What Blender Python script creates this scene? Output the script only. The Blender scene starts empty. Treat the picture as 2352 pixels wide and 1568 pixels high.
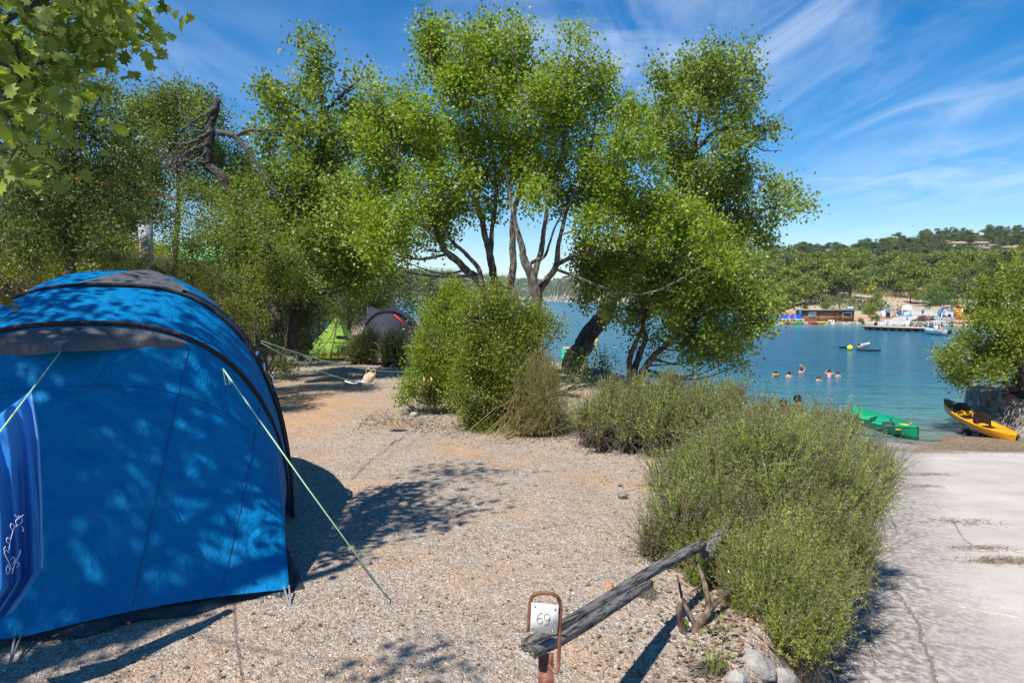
import bpy, math, random
import numpy as np
from mathutils import Vector, Matrix, noise as mnoise
rng = np.random.default_rng(11); random.seed(5)
S = bpy.context.scene; COL = S.collection
# ---------------------------------------------------------------- camera
PW, PH, F, CZ = 2352.0, 1568.0, 1568.0, 1.8
PIT = math.atan(99/1568.0); CP, SP = math.cos(PIT), math.sin(PIT)
def ray(px, py):
    dx = (px-PW/2)/F; dv = (PH/2-py)/F
    y = CP+dv*SP; z = -SP+dv*CP
    return dx/y, z/y
def PY(px, py, Y):
    a, b = ray(px, py); return np.array([a*Y, Y, CZ+b*Y])
def PG(px, py, z=0.0):
    a, b = ray(px, py); Y = (z-CZ)/b; return np.array([a*Y, Y, z])
cd = bpy.data.cameras.new('camera'); cam = bpy.data.objects.new('camera', cd); COL.objects.link(cam)
cam.location = (0, 0, CZ); cam.rotation_euler = (math.pi/2-PIT, 0, 0)
cd.sensor_width = 36; cd.lens = 24; cd.clip_start = 0.05; cd.clip_end = 9000; S.camera = cam
# ---------------------------------------------------------------- objects
def tag(o, label=None, cat=None, group=None, kind=None):
    if label: o['label'] = label
    if cat: o['category'] = cat
    if group: o['group'] = group
    if kind: o['kind'] = kind
    return o
def thing(name, loc, label, cat, group=None, rz=0.0):
    o = bpy.data.objects.new(name, None); COL.objects.link(o); o.location = tuple(float(v) for v in loc)
    o.rotation_euler = (0, 0, rz); o.empty_display_size = 0.2
    return tag(o, label, cat, group)
def mk(name, verts, blocks, mat, parent=None, attrs=None, smooth=False):
    me = bpy.data.meshes.new(name); verts = np.asarray(verts, np.float32).reshape(-1, 3)
    blocks = [np.asarray(b, np.int32) for b in blocks if len(b)]
    me.vertices.add(len(verts)); me.vertices.foreach_set('co', verts.ravel())
    li = np.concatenate([b.ravel() for b in blocks]); tot = np.concatenate([np.full(len(b), b.shape[1], np.int32) for b in blocks])
    st = np.concatenate([[0], np.cumsum(tot)[:-1]]).astype(np.int32)
    me.loops.add(len(li)); me.loops.foreach_set('vertex_index', li)
    me.polygons.add(len(tot)); me.polygons.foreach_set('loop_start', st)
    if smooth: me.polygons.foreach_set('use_smooth', np.ones(len(tot), bool))
    for k, v in (attrs or {}).items():
        a = me.attributes.new(k, 'FLOAT', 'POINT'); a.data.foreach_set('value', np.asarray(v, np.float32))
    me.update(calc_edges=True)
    if mat: me.materials.append(mat)
    o = bpy.data.objects.new(name, me); COL.objects.link(o)
    if parent is not None:
        o.parent = parent; o.matrix_parent_inverse = Matrix.Identity(4)
    return o
class MB:
    """collects shapes; build() links ONE mesh; vertices are given in world space, shifted to parent space on build"""
    def __init__(s): s.v = []; s.f = []; s.n = 0
    def add(s, v, f):
        v = np.asarray(v, float).reshape(-1, 3); s.v.append(v); s.f += [tuple(i+s.n for i in q) for q in f]; s.n += len(v); return s
    def box(s, c, d, R=None):
        x, y, z = [k/2.0 for k in d]
        v = np.array([[-x,-y,-z],[x,-y,-z],[x,y,-z],[-x,y,-z],[-x,-y,z],[x,-y,z],[x,y,z],[-x,y,z]])
        if R is not None: v = v @ np.asarray(R).T
        return s.add(v+np.asarray(c, float), [(0,3,2,1),(4,5,6,7),(0,1,5,4),(1,2,6,5),(2,3,7,6),(3,0,4,7)])
    def tube(s, P, r, n=6, caps=True, flat=1.0, seed=None, wob=0.0):
        P = np.asarray(P, float); m = len(P); r = np.broadcast_to(np.asarray(r, float), (m,)).copy()
        T = np.gradient(P, axis=0); T /= np.linalg.norm(T, axis=1)[:, None]+1e-9
        up = np.array([0, 0, 1.0]) if abs(T[0][2]) < .9 else np.array([1.0, 0, 0])
        A = np.cross(T[0], up); A /= np.linalg.norm(A); V = []
        g = np.random.default_rng(seed if seed is not None else 1)
        for i in range(m):
            A = A-T[i]*(A@T[i]); A /= np.linalg.norm(A)+1e-9; B = np.cross(T[i], A)
            for k in range(n):
                t = 2*math.pi*k/n; rr = r[i]*(1+(g.normal()*wob if wob else 0))
                V.append(P[i]+A*math.cos(t)*rr+B*math.sin(t)*rr*flat)
        Fc = []
        for i in range(m-1):
            for k in range(n):
                a = i*n+k; b = i*n+(k+1) % n; Fc.append((a, b, b+n, a+n))
        if caps: Fc.append(tuple(range(n))[::-1]); Fc.append(tuple(range((m-1)*n, m*n)))
        return s.add(V, Fc)
    def grid(s, G, closed=False):
        G = np.asarray(G, float); m, n = G.shape[:2]; Fc = []
        for i in range(m-1):
            for j in range(n if closed else n-1):
                a = i*n+j; b = i*n+(j+1) % n; Fc.append((a, b, b+n, a+n))
        return s.add(G.reshape(-1, 3), Fc)
    def sphere(s, c, r, n=10, m=7, fn=None):
        r = np.broadcast_to(np.asarray(r, float), (3,)); V = [(0, 0, 1)]
        for i in range(1, m):
            for j in range(n):
                t = math.pi*i/m; p = 2*math.pi*j/n; V.append((math.sin(t)*math.cos(p), math.sin(t)*math.sin(p), math.cos(t)))
        V.append((0, 0, -1)); V = np.array(V)
        if fn is not None: V = V*fn(V)[:, None]
        V = V*r+np.asarray(c, float); Fc = [(0, 1+j, 1+(j+1) % n) for j in range(n)]
        for i in range(m-2):
            for j in range(n):
                a = 1+i*n+j; b = 1+i*n+(j+1) % n; Fc.append((a, a+n, b+n, b))
        e = len(V)-1; o = 1+(m-2)*n; Fc += [(e, o+(j+1) % n, o+j) for j in range(n)]
        return s.add(V, Fc)
    def build(s, name, mat, parent=None, smooth=False):
        v = np.concatenate(s.v)
        if parent is not None: v = toparent(v, parent)
        g = {}
        for q in s.f: g.setdefault(len(q), []).append(q)
        return mk(name, v, [np.array(q) for q in g.values()], mat, parent, None, smooth)
def worldmat(o):
    m = Matrix.LocRotScale(o.location, o.rotation_euler, o.scale)
    return worldmat(o.parent) @ m if o.parent else m
def toparent(v, parent):
    M_ = np.array(worldmat(parent).inverted()); return v @ M_[:3, :3].T+M_[:3, 3]
def smoothpath(P, k=6):
    P = np.asarray(P, float)
    if len(P) < 3:
        t = np.linspace(0, 1, k+1)[:, None]; return P[0]*(1-t)+P[-1]*t
    Q = np.vstack([2*P[0]-P[1], P, 2*P[-1]-P[-2]]); out = []
    for i in range(1, len(Q)-2):
        for t in np.linspace(0, 1, k, endpoint=False):
            a, b, c, d = Q[i-1], Q[i], Q[i+1], Q[i+2]
            out.append(.5*((2*b)+(-a+c)*t+(2*a-5*b+4*c-d)*t*t+(-a+3*b-3*c+d)*t**3))
    out.append(P[-1]); return np.array(out)
def unit(v): return v/(np.linalg.norm(v, axis=-1, keepdims=True)+1e-9)
def sstep(a, b, x): t = np.clip((x-a)/(b-a), 0, 1); return t*t*(3-2*t)
# ---------------------------------------------------------------- materials
def newmat(name):
    m = bpy.data.materials.new(name); m.use_nodes = True; nt = m.node_tree; p = nt.nodes['Principled BSDF']
    return m, nt, p
def N(nt, t, **kw):
    n = nt.nodes.new(t)
    for k, v in kw.items(): setattr(n, k, v)
    return n
def ramp(nt, cols):
    r = N(nt, 'ShaderNodeValToRGB'); e = r.color_ramp.elements
    while len(e) < len(cols): e.new(.5)
    for q, (p, c) in zip(e, cols): q.position = p; q.color = tuple(c)+(1,) if len(c) == 3 else c
    return r
def plain(name, c, rough=.6, metal=0, spec=.5, **kw):
    m, nt, p = newmat(name); p.inputs['Base Color'].default_value = (*c, 1); p.inputs['Roughness'].default_value = rough
    p.inputs['Metallic'].default_value = metal; p.inputs['Specular IOR Level'].default_value = spec; return m
def noisy(name, cols, scale=5, rough=.8, bump=.3, bscale=None, detail=6, stretch=(1, 1, 1), spec=.3, dist=.02, dark=None):
    m, nt, p = newmat(name); L = nt.links
    tc = N(nt, 'ShaderNodeTexCoord'); mp = N(nt, 'ShaderNodeMapping'); mp.inputs['Scale'].default_value = stretch
    L.new(tc.outputs['Object'], mp.inputs[0])
    a = N(nt, 'ShaderNodeTexNoise'); a.inputs['Scale'].default_value = scale; a.inputs['Detail'].default_value = detail
    L.new(mp.outputs[0], a.inputs[0]); n = len(cols)
    r = ramp(nt, [(.3+.4*i/(max(1, n-1)), c) for i, c in enumerate(cols)]); L.new(a.outputs[0], r.inputs[0])
    L.new(r.outputs[0], p.inputs['Base Color']); p.inputs['Roughness'].default_value = rough; p.inputs['Specular IOR Level'].default_value = spec
    if bump:
        b = N(nt, 'ShaderNodeTexNoise'); b.inputs['Scale'].default_value = bscale or scale*4; b.inputs['Detail'].default_value = 5
        L.new(mp.outputs[0], b.inputs[0]); bu = N(nt, 'ShaderNodeBump'); bu.inputs['Strength'].default_value = bump; bu.inputs['Distance'].default_value = dist
        L.new(b.outputs[0], bu.inputs['Height']); L.new(bu.outputs[0], p.inputs['Normal'])
    return m
def leafmat(name, cols, trans=.35, rough=.45, gain=1.0):
    m, nt, p = newmat(name); L = nt.links
    a = N(nt, 'ShaderNodeAttribute', attribute_name='rnd'); n = len(cols)
    r = ramp(nt, [(i/(n-1), tuple(v*gain for v in c)) for i, c in enumerate(cols)]); L.new(a.outputs['Fac'], r.inputs[0])
    L.new(r.outputs[0], p.inputs['Base Color']); p.inputs['Roughness'].default_value = rough; p.inputs['Specular IOR Level'].default_value = .35
    t = N(nt, 'ShaderNodeBsdfTranslucent'); h = N(nt, 'ShaderNodeMixRGB', blend_type='MULTIPLY'); h.inputs[0].default_value = 1
    h.inputs[2].default_value = (1.45, 1.4, .6, 1); L.new(r.outputs[0], h.inputs[1]); L.new(h.outputs[0], t.inputs[0])
    mx = N(nt, 'ShaderNodeMixShader'); mx.inputs[0].default_value = trans
    L.new(p.outputs[0], mx.inputs[1]); L.new(t.outputs[0], mx.inputs[2]); L.new(mx.outputs[0], nt.nodes['Material Output'].inputs[0])
    return m
LM = dict(
 maple=leafmat('maple_leaves', [(.10,.15,.012), (.20,.285,.020), (.31,.42,.04), (.50,.58,.20)], .48),
 oak=leafmat('oak_leaves', [(.09,.135,.020), (.175,.245,.035), (.285,.37,.07), (.50,.57,.27)], .46),
 dark=leafmat('evergreen_leaves', [(.045,.075,.018), (.085,.13,.028), (.14,.20,.05), (.26,.33,.15)], .33),
 light=leafmat('light_leaves', [(.08,.12,.018), (.145,.20,.03), (.23,.30,.055), (.38,.44,.18)], .4),
 yellow=leafmat('yellow_leaves', [(.08,.09,.014), (.15,.15,.025), (.24,.20,.03), (.12,.13,.02)], .3),
 box=leafmat('box_leaves', [(.085,.14,.012), (.19,.27,.015), (.31,.39,.03), (.48,.52,.12)], .46),
 box2=leafmat('box_dull_leaves', [(.085,.12,.018), (.17,.225,.025), (.29,.34,.05), (.46,.46,.13)], .44),
 rose=leafmat('rosemary_needles', [(.14,.18,.03), (.26,.325,.05), (.42,.50,.11), (.62,.70,.28)], .52),
 rose2=leafmat('rosemary_yellow_needles', [(.14,.175,.03), (.255,.31,.05), (.41,.475,.11), (.64,.64,.22)], .52),
 dry=leafmat('dry_needles', [(.17,.14,.08), (.26,.21,.13), (.32,.25,.16), (.2,.17,.10)], .2),
 pine=leafmat('pine_needles', [(.04,.065,.022), (.08,.12,.03), (.14,.19,.05), (.22,.27,.09)], .25),
 olive=leafmat('grey_green_leaves', [(.06,.085,.045), (.10,.135,.07), (.15,.19,.10), (.2,.24,.14)], .25),
 dead=leafmat('dead_leaves', [(.16,.10,.07), (.25,.17,.12), (.30,.21,.15), (.2,.13,.09)], .15),
 willow=leafmat('willow_leaves', [(.07,.12,.03), (.11,.18,.045), (.16,.25,.06), (.2,.29,.09)], .3),
 broom=leafmat('broom_stems', [(.20,.19,.06), (.31,.28,.09), (.42,.37,.15), (.50,.44,.24)], .3),
)
BARK = noisy('bark', [(.04,.034,.027), (.11,.095,.075), (.27,.245,.20)], 14, .95, 1.0, 30, stretch=(1, 1, .4), dist=.03)
BARKD = noisy('dark_bark', [(.03,.026,.022), (.07,.06,.05), (.13,.115,.095)], 16, .95, 1.0, 30, stretch=(1, 1, .4), dist=.03)
TWIG = noisy('twig_bark', [(.10,.08,.06), (.17,.14,.11)], 20, .9, 0)
DEADW = noisy('weathered_wood', [(.075,.068,.062), (.20,.185,.17), (.36,.335,.31)], 9, .9, .9, 45, stretch=(1, 1, 1), dist=.012)
# ---------------------------------------------------------------- leaves
SHAPES = {
 'leaf': (np.array([(0,0,0), (.45,.34,.10), (1,0,-.05), (.45,-.34,.10)]), [(0,1,2,3)]),
 'needle': (np.array([(0,-.12,0), (0,.12,0), (1,.07,0), (1,-.07,0)]), [(0,1,2,3)]),
 'tri': (np.array([(0,0,0), (.55,.5,.12), (.85,.22,0), (1.05,0,-.06), (.85,-.22,0), (.55,-.5,.12)]), [(0,1,2,3,4,5)]),
 'lobed': (np.array([(0,0,0), (.12,.16,.03), (.1,.44,.05), (.33,.27,.03), (.48,.56,.05), (.6,.24,.0), (.8,.3,.0), (.84,.12,-.02), (1.1,0,-.08),
                     (.84,-.12,-.02), (.8,-.3,.0), (.6,-.24,.0), (.48,-.56,.05), (.33,-.27,.03), (.1,-.44,.05), (.12,-.16,.03)]),
            [(0,1,2,3), (0,3,4,5), (0,5,6,7), (0,7,8,9), (0,9,10,11), (0,11,12,13), (0,13,14,15)]),
}
def leafmesh(name, C, size, mat, parent, rnd, shape='leaf', D=None, Nn=None, up=.45, loc=None):
    n = len(C); C = np.asarray(C, float)
    if D is None: D = rng.normal(size=(n, 3)); D[:, 2] -= .25
    D = unit(D)
    if Nn is None: Nn = rng.normal(size=(n, 3)); Nn[:, 2] += up*2.2
    Sd = unit(np.cross(Nn, D)); Nm = np.cross(D, Sd); T, fs = SHAPES[shape]; k = len(T)
    size = np.broadcast_to(size, (n,))
    V = C[:, None, :]+size[:, None, None]*(T[None, :, 0:1]*D[:, None]+T[None, :, 1:2]*Sd[:, None]+T[None, :, 2:3]*Nm[:, None])
    V = V.reshape(-1, 3)
    if parent is not None: V = toparent(V, parent)
    base = (np.arange(n)*k)[:, None]; bl = []
    by = {}
    for f in fs: by.setdefault(len(f), []).append(f)
    for L_, ff in by.items(): bl.append(np.concatenate([base+np.array(f)[None] for f in ff]))
    return mk(name, V, bl, mat, parent, {'rnd': np.repeat(np.clip(rnd, 0, 1), k)})
def twigs_arr(P0, P1, r0, r1, bend=.12):
    n = len(P0); d = P1-P0; L = np.linalg.norm(d, axis=1)[:, None]; M1 = (P0+P1)/2+rng.normal(size=(n, 3))*L*bend
    T = unit(d); A = unit(np.cross(T, rng.normal(size=(n, 3)))); B = np.cross(T, A)
    V = np.zeros((n, 9, 3))
    for i, (P, r) in enumerate(((P0, r0), (M1, (r0+r1)/2), (P1, r1))):
        for k in range(3):
            t = 2*math.pi*k/3; V[:, i*3+k] = P+(A*math.cos(t)+B*math.sin(t))*r
    b = (np.arange(n)*9)[:, None]; f = []
    for i in range(2):
        for k in range(3):
            a = i*3+k; c = i*3+(k+1) % 3; f.append(b+np.array([a, c, c+3, a+3])[None])
    return V.reshape(-1, 3), np.concatenate(f)
DN = 8.0
def crownpts(blobs, per, cs, shell=.5, dens=1.0):
    """blobs: (centre, radii). returns clump centres, blob index"""
    Cs = []; I = []
    for i, (c, R) in enumerate(blobs):
        m = max(4, int(per*dens*(R[0]*R[2])/(cs*cs)))
        d = unit(rng.normal(size=(m, 3))); u = rng.random(m)**shell
        Cs.append(c+d*u[:, None]*R*rng.uniform(.85, 1.15, (m, 1))); I += [i]*m
    return np.concatenate(Cs), np.array(I)
def pxblobs(L, Y, dy=.6, zs=1.0, ys=1.1):
    out = []
    for b in L:
        px, py, r = b[:3]; y = b[3] if len(b) > 3 else Y+rng.uniform(-dy, dy)
        R = r*y/F; out.append((PY(px, py, y), np.array([R, R*ys, R*zs])))
    return out
def pxpath(L, Y, k=5):
    return smoothpath([PY(p[0], p[1], p[2] if len(p) > 2 else Y) for p in L], k)
def plant(name, label, cat, base, blobs, leaf, mat, trunks=(), bark=BARK, group=None, cs=.22, per=1.7, lpc=26, shell=.5,
          shape='leaf', up=.45, twr=.005, trunkname='trunk', limbs=True, spread=.74, tone=.25, gaps=0.0, dn=None, lr=1.0):
    root = thing(name, base, label, cat, group)
    tr = MB(); samples = []
    for P, r in trunks:
        P = np.asarray(P); rr = np.interp(np.linspace(0, 1, len(P)), np.linspace(0, 1, len(r)), r)
        P = P+np.array([[mnoise.noise(Vector(tuple(p*3+7*k))) for k in range(3)] for p in P])*rr[:, None]*.5
        tr.tube(P, rr, 9, wob=.07, seed=len(samples)); samples += [(p, q) for p, q in zip(P, rr)]
    if not samples: samples = [(np.asarray(base, float), .04), (np.asarray(base, float)+[0, 0, .15], .03)]
    SPt = np.array([s[0] for s in samples]); SR = np.array([s[1] for s in samples])
    P0 = []; br = MB(); nodes = {}
    for i, (c, R) in enumerate(blobs):
        d = np.linalg.norm(SPt-c, axis=1)+np.clip(SPt[:, 2]-c[2]+.15, 0, 9)*2.0
        j = int(d.argmin()); p = SPt[j]; L = np.linalg.norm(c-p)
        mid = (p+c)/2+np.array([0, 0, -.10*L])+rng.normal(size=3)*.06*L
        nodes[i] = smoothpath([p, mid, c], 4)
        if limbs and L > .1: br.tube(nodes[i], np.linspace(min(SR[j]*.5, .010+.014*L)*lr, .005, len(nodes[i])), 5, caps=False)
    Cs, I = crownpts(blobs, per*(DN if dn is None else dn), cs, shell)
    if gaps:
        g = np.array([mnoise.noise(Vector(tuple(c/(cs*3.2)))) for c in Cs]); k = g > -gaps; Cs, I = Cs[k], I[k]
    m = len(Cs)
    for q in range(m):
        nd = nodes[I[q]]; P0.append(nd[int(np.linalg.norm(nd-Cs[q], axis=1).argmin())])
    P0 = np.array(P0); V, f = twigs_arr(P0, Cs, twr*1.5, twr*.5)
    cr = rng.normal(0, 1, m); n = m*lpc
    ci = np.repeat(np.arange(m), lpc); off = rng.normal(size=(n, 3))*cs*spread*rng.uniform(.5, 1, (m, 1))[ci]
    P = Cs[ci]+off; outd = unit(Cs-P0)[ci]
    D = outd*.5+unit(off)*.7+rng.normal(size=(n, 3))*.5
    lf = leafmesh('crown' if cat == 'tree' else 'foliage', P, rng.uniform(.6, 1.25, n)*leaf, mat, root,
                  .45+tone*.55*cr[ci]+rng.normal(0, .17, n), shape, D, None, up)
    if trunks: tr.build(trunkname, bark, root, True)
    # limbs and twigs are one part
    if limbs and br.v:
        v2 = np.concatenate(br.v); q4 = [x for x in br.f if len(x) == 4]
        V = np.vstack([v2, V]); f = np.vstack([np.array(q4), f+len(v2)])
    mk('branches', toparent(V, root), [f], bark if cat == 'tree' else TWIG, root, None, True)
    return root
# ---------------------------------------------------------------- terrain
WZ = -3.0
cols = {  # azimuth pixel: knots (distance, picture row) shore .. ridge .. back
 600: [(1500,692),(1530,686),(1580,672),(1650,640),(1750,600),(2200,640)],
 860: [(1500,692),(1530,686),(1580,672),(1650,640),(1750,606),(2200,640)],
 960: [(1500,692),(1530,686),(1580,672),(1650,645),(1750,618),(2200,650)],
 1060: [(1500,692),(1530,686),(1580,672),(1650,648),(1750,627),(2200,660)],
 1180: [(1500,692),(1530,686),(1580,672),(1650,652),(1750,638),(2200,660)],
 1245: [(1300,692),(1330,688),(1380,674),(1450,655),(1560,642),(2000,660)],
 1290: [(900,694),(915,688),(940,676),(980,655),(1030,640),(1300,650)],
 1320: [(800,695),(815,688),(840,676),(880,655),(930,631),(1200,645)],
 1400: [(720,696),(735,688),(760,672),(800,650),(860,620),(1100,640)],
 1500: [(620,698),(635,690),(660,672),(720,650),(790,606),(1000,630)],
 1620: [(330,710),(345,700),(370,690),(450,650),(560,598),(800,620)],
 1700: [(190,728),(200,718),(240,700),(320,640),(480,588),(700,610)],
 1760: [(138,741),(146,733),(190,700),(250,640),(350,604),(470,582)],
 1840: [(126,746),(131,738),(168,700),(235,640),(335,603),(460,576)],
 1950: [(126,746),(131,738),(168,700),(235,640),(335,600),(460,569)],
 2050: [(122,748),(140,727),(175,697),(240,635),(335,598),(460,556)],
 2130: [(118,750),(140,728),(175,697),(240,630),(335,595),(460,542)],
 2352: [(112,752),(136,730),(175,695),(240,628),(335,588),(460,534)],
 3000: [(105,756),(130,730),(175,695),(240,628),(335,588),(460,528)],
}
AK = np.array([(p-1176)/1568.0 for p in cols]); YK = np.array([[q[0] for q in c] for c in cols.values()], float)
ZK = np.array([[CZ+ray(1176, q[1])[1]*q[0] for q in c] for c in cols.values()])
def far_h(x, y):
    y = np.maximum(y, 1); a = x/y; out = np.full(np.shape(x), -7.0)
    ys = [np.interp(a, AK, YK[:, i]) for i in range(6)]; zs = [np.interp(a, AK, ZK[:, i]) for i in range(6)]
    out = np.where(y > ys[0]-25, WZ-2.5+2.5*np.clip((y-ys[0]+25)/25, 0, 1), out)
    for i in range(5):
        t = (y-ys[i])/(ys[i+1]-ys[i]); out = np.where((t >= 0), zs[i]+np.clip(t, 0, 1)*(zs[i+1]-zs[i]), out)
    t = np.clip((y-ys[5])/800, 0, 1); out = np.where(y > ys[5], zs[5]*(1-t*.5), out)
    land = y > ys[1]
    amp = np.clip((y-ys[1])/60, 0, 1)*np.clip(y/400, 0, 2.2)
    out = out+land*amp*(1.1*np.sin(x/17+y/23)*np.sin(y/31-x/40)+.6*np.sin(x/7.3)*np.sin(y/9.1)+.8*np.sin(x/13.7-y/19.0))
    return out
XS = np.array([-60,-12,-6,-3,0,2,4,6,12,17,60]); YSH = np.array([85,75,55,40,27,24,17,14,13,13,13])
def edge_s(x, y): return (x-1.30)*.866-(y-3.3)*.5
def ramp_z(y): return .06-.136*y
def camp_h(x, y):
    d = -(x+6.2+.06*np.maximum(y, 0))
    rise = (3.0*sstep(0, 2.8, d)+.17*np.clip(d-2.8, 0, 60))*sstep(3.0, 7.0, y+np.clip(-x-9, 0, 5))
    ysh = np.interp(x, XS, YSH)
    z = rise+.012*np.sin(x*2.1+y*1.3)+.01*np.sin(x*4.3-y*3.1)
    drop = sstep(ysh-6, ysh+1.5, y); bx = sstep(3.5, 6.5, x)*sstep(8, 10, y); z = z*(1-drop)+drop*((-3.3-np.clip((y-ysh-1)*.3, 0, 3.5))*(1-bx)+np.clip(ramp_z(y)-.1, -6.5, 0)*bx)
    zr = ramp_z(y)-.03; zr = np.where(y < -1, .2-.03, zr); zr = np.maximum(zr, -6.5)
    w = sstep(-.12, .22, edge_s(x, y))
    return z*(1-w)+zr*w
def H(x, y):
    x = np.asarray(x, float); y = np.asarray(y, float)
    return np.where(y > 100, np.maximum(far_h(x, y), -6.5), camp_h(x, y))
def hit(px, py, Y0=100, Y1=1900):
    a, b = ray(px, py); Y = np.linspace(Y0, Y1, 6000); h = H(a*Y, Y); z = CZ+b*Y
    k = np.argmax(h >= z); return np.array([a*Y[k], Y[k], h[k]]) if h[k] >= z[k] else None
ang = np.radians(np.concatenate([np.arange(-180, -44, 4), np.arange(-44, 44, .25), np.arange(44, 180, 4)]))
rad = np.concatenate([np.geomspace(.3, 100, 250), np.geomspace(102, 3800, 210)])
AA, RR = np.meshgrid(ang, rad); GX = RR*np.sin(AA); GY = RR*np.cos(AA); GZ = H(GX, GY)
na = len(ang); nr = len(rad); idx = np.arange(na*nr).reshape(nr, na)
nx = np.roll(idx, -1, axis=1)
q = np.stack([idx[:-1], idx[1:], nx[1:], nx[:-1]], -1).reshape(-1, 4)
V = np.stack([GX, GY, GZ], -1).reshape(-1, 3); V = np.vstack([V, [[0, 0, float(H(0, 0))]]])
cap = np.stack([np.full(na, na*nr), idx[0], np.roll(idx[0], -1)], -1)
def groundmat():
    m, nt, p = newmat('ground_surface'); L = nt.links
    tc = N(nt, 'ShaderNodeTexCoord'); g = tc.outputs['Object']
    def vor(s, feat='F1', out='Color', rn=1.0):
        v = N(nt, 'ShaderNodeTexVoronoi', feature=feat); v.inputs['Scale'].default_value = s; v.inputs['Randomness'].default_value = rn; L.new(g, v.inputs['Vector']); return v
    def noi(s, d=5, ro=.6, vec=None):
        v = N(nt, 'ShaderNodeTexNoise'); v.inputs['Scale'].default_value = s; v.inputs['Detail'].default_value = d; v.inputs['Roughness'].default_value = ro; L.new(vec or g, v.inputs['Vector']); return v
    def mix(f, a, b, mode='MIX'):
        x = N(nt, 'ShaderNodeMixRGB', blend_type=mode)
        for s, v in ((0, f), (1, a), (2, b)):
            if hasattr(v, 'links'): L.new(v, x.inputs[s])
            else: x.inputs[s].default_value = v if s == 0 else (*v, 1)
        return x.outputs[0]
    def rmp(src, cs): r = ramp(nt, cs); L.new(src, r.inputs[0]); return r.outputs[0]
    v1 = vor(120); v2 = vor(46)
    sep = N(nt, 'ShaderNodeSeparateColor'); L.new(v1.outputs['Color'], sep.inputs[0])
    sep2 = N(nt, 'ShaderNodeSeparateColor'); L.new(v2.outputs['Color'], sep2.inputs[0])
    grav = rmp(sep.outputs[0], [(0, (.11,.085,.065)), (.3, (.27,.225,.18)), (.6, (.41,.345,.28)), (.85, (.57,.49,.41)), (1, (.74,.66,.57))])
    big = rmp(sep2.outputs[0], [(0, (.22,.175,.135)), (.5, (.38,.315,.25)), (1, (.60,.51,.42))])
    gm = mix(.45, grav, big)
    red = rmp(sep2.outputs[1], [(0, (1,1,1)), (.82, (1,1,1)), (.9, (.95,.68,.48))]); gm = mix(.6, gm, red, 'MULTIPLY')
    # bare orange soil showing in patches
    soil = rmp(noi(60, 6).outputs[0], [(.3, (.44,.24,.115)), (.7, (.62,.39,.22))])
    pn = rmp(noi(.85, 6, .62).outputs[0], [(.50, (0,0,0)), (.68, (1,1,1))])
    pm = N(nt, 'ShaderNodeMath', operation='MULTIPLY'); L.new(pn, pm.inputs[0]); pm.inputs[1].default_value = .6
    # the trodden earth of the path beyond the tent
    sx = N(nt, 'ShaderNodeSeparateXYZ'); L.new(g, sx.inputs[0])
    def mrange(src, a, b, c, d): r = N(nt, 'ShaderNodeMapRange'); r.inputs[1].default_value = a; r.inputs[2].default_value = b; r.inputs[3].default_value = c; r.inputs[4].default_value = d; L.new(src, r.inputs[0]); return r.outputs[0]
    def mul(a, b):
        r = N(nt, 'ShaderNodeMath', operation='MULTIPLY'); L.new(a, r.inputs[0])
        if hasattr(b, 'links'): L.new(b, r.inputs[1])
        else: r.inputs[1].default_value = b
        return r.outputs[0]
    path = mul(mul(mrange(sx.outputs[1], 8.0, 9.3, 0, 1), mrange(sx.outputs[1], 12.0, 15, 1, 0)), mrange(sx.outputs[0], -3.1, -1.9, 1, 0))
    path = mul(path, rmp(noi(1.3, 6).outputs[0], [(.35, (.25,.25,.25)), (.6, (1,1,1))]))
    mx = N(nt, 'ShaderNodeMath', operation='MAXIMUM'); L.new(pm.outputs[0], mx.inputs[0]); L.new(path, mx.inputs[1])
    near = mix(mx.outputs[0], gm, soil)
    near = mix(.5, near, rmp(noi(2.3, 7).outputs[0], [(.3, (.72,.70,.68)), (.7, (1.1,1.08,1.05))]), 'MULTIPLY')
    # leaf litter below hedge line and left bank
    lit = rmp(noi(30, 7).outputs[0], [(.3, (.045,.035,.022)), (.55, (.13,.095,.06)), (.75, (.25,.19,.12))])
    bank = mul(mrange(sx.outputs[2], .15, .5, 0, 1), mrange(sx.outputs[1], 60, 90, 1, 0))
    near = mix(bank, near, lit)
    # far hillside: scrub, limestone, red earth
    hn = noi(.055, 8, .62); rockc = rmp(noi(.35, 8, .7).outputs[0], [(.3, (.26,.22,.17)), (.6, (.46,.41,.34)), (.8, (.58,.54,.47))])
    scrub = rmp(noi(.5, 8, .7).outputs[0], [(.35, (.035,.045,.018)), (.6, (.075,.085,.03)), (.8, (.15,.13,.07))])
    earth = rmp(noi(.09, 5).outputs[0], [(.45, (.42,.36,.27)), (.62, (.48,.28,.17))])
    rk = mix(mrange(sx.outputs[1], 190, 260, 0, 1), mix(mrange(sx.outputs[2], 3, 8, 0, 1), earth, rockc), rockc)
    low = mul(mrange(sx.outputs[2], 3.5, 7, .30, .0), mrange(sx.outputs[1], 250, 400, 1, .3))
    ad = N(nt, 'ShaderNodeMath', operation='ADD'); L.new(hn.outputs[0], ad.inputs[0]); L.new(low, ad.inputs[1])
    farc = mix(rmp(ad.outputs[0], [(.56, (0,0,0)), (.62, (1,1,1))]), scrub, rk)
    ff = mrange(sx.outputs[1], 90, 100, 0, 1)
    L.new(mix(ff, near, farc), p.inputs['Base Color']); p.inputs['Roughness'].default_value = .95; p.inputs['Specular IOR Level'].default_value = .15
    b1 = N(nt, 'ShaderNodeBump'); b1.invert = True; b1.inputs['Strength'].default_value = .9; b1.inputs['Distance'].default_value = .006; L.new(v1.outputs['Distance'], b1.inputs['Height'])
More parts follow.
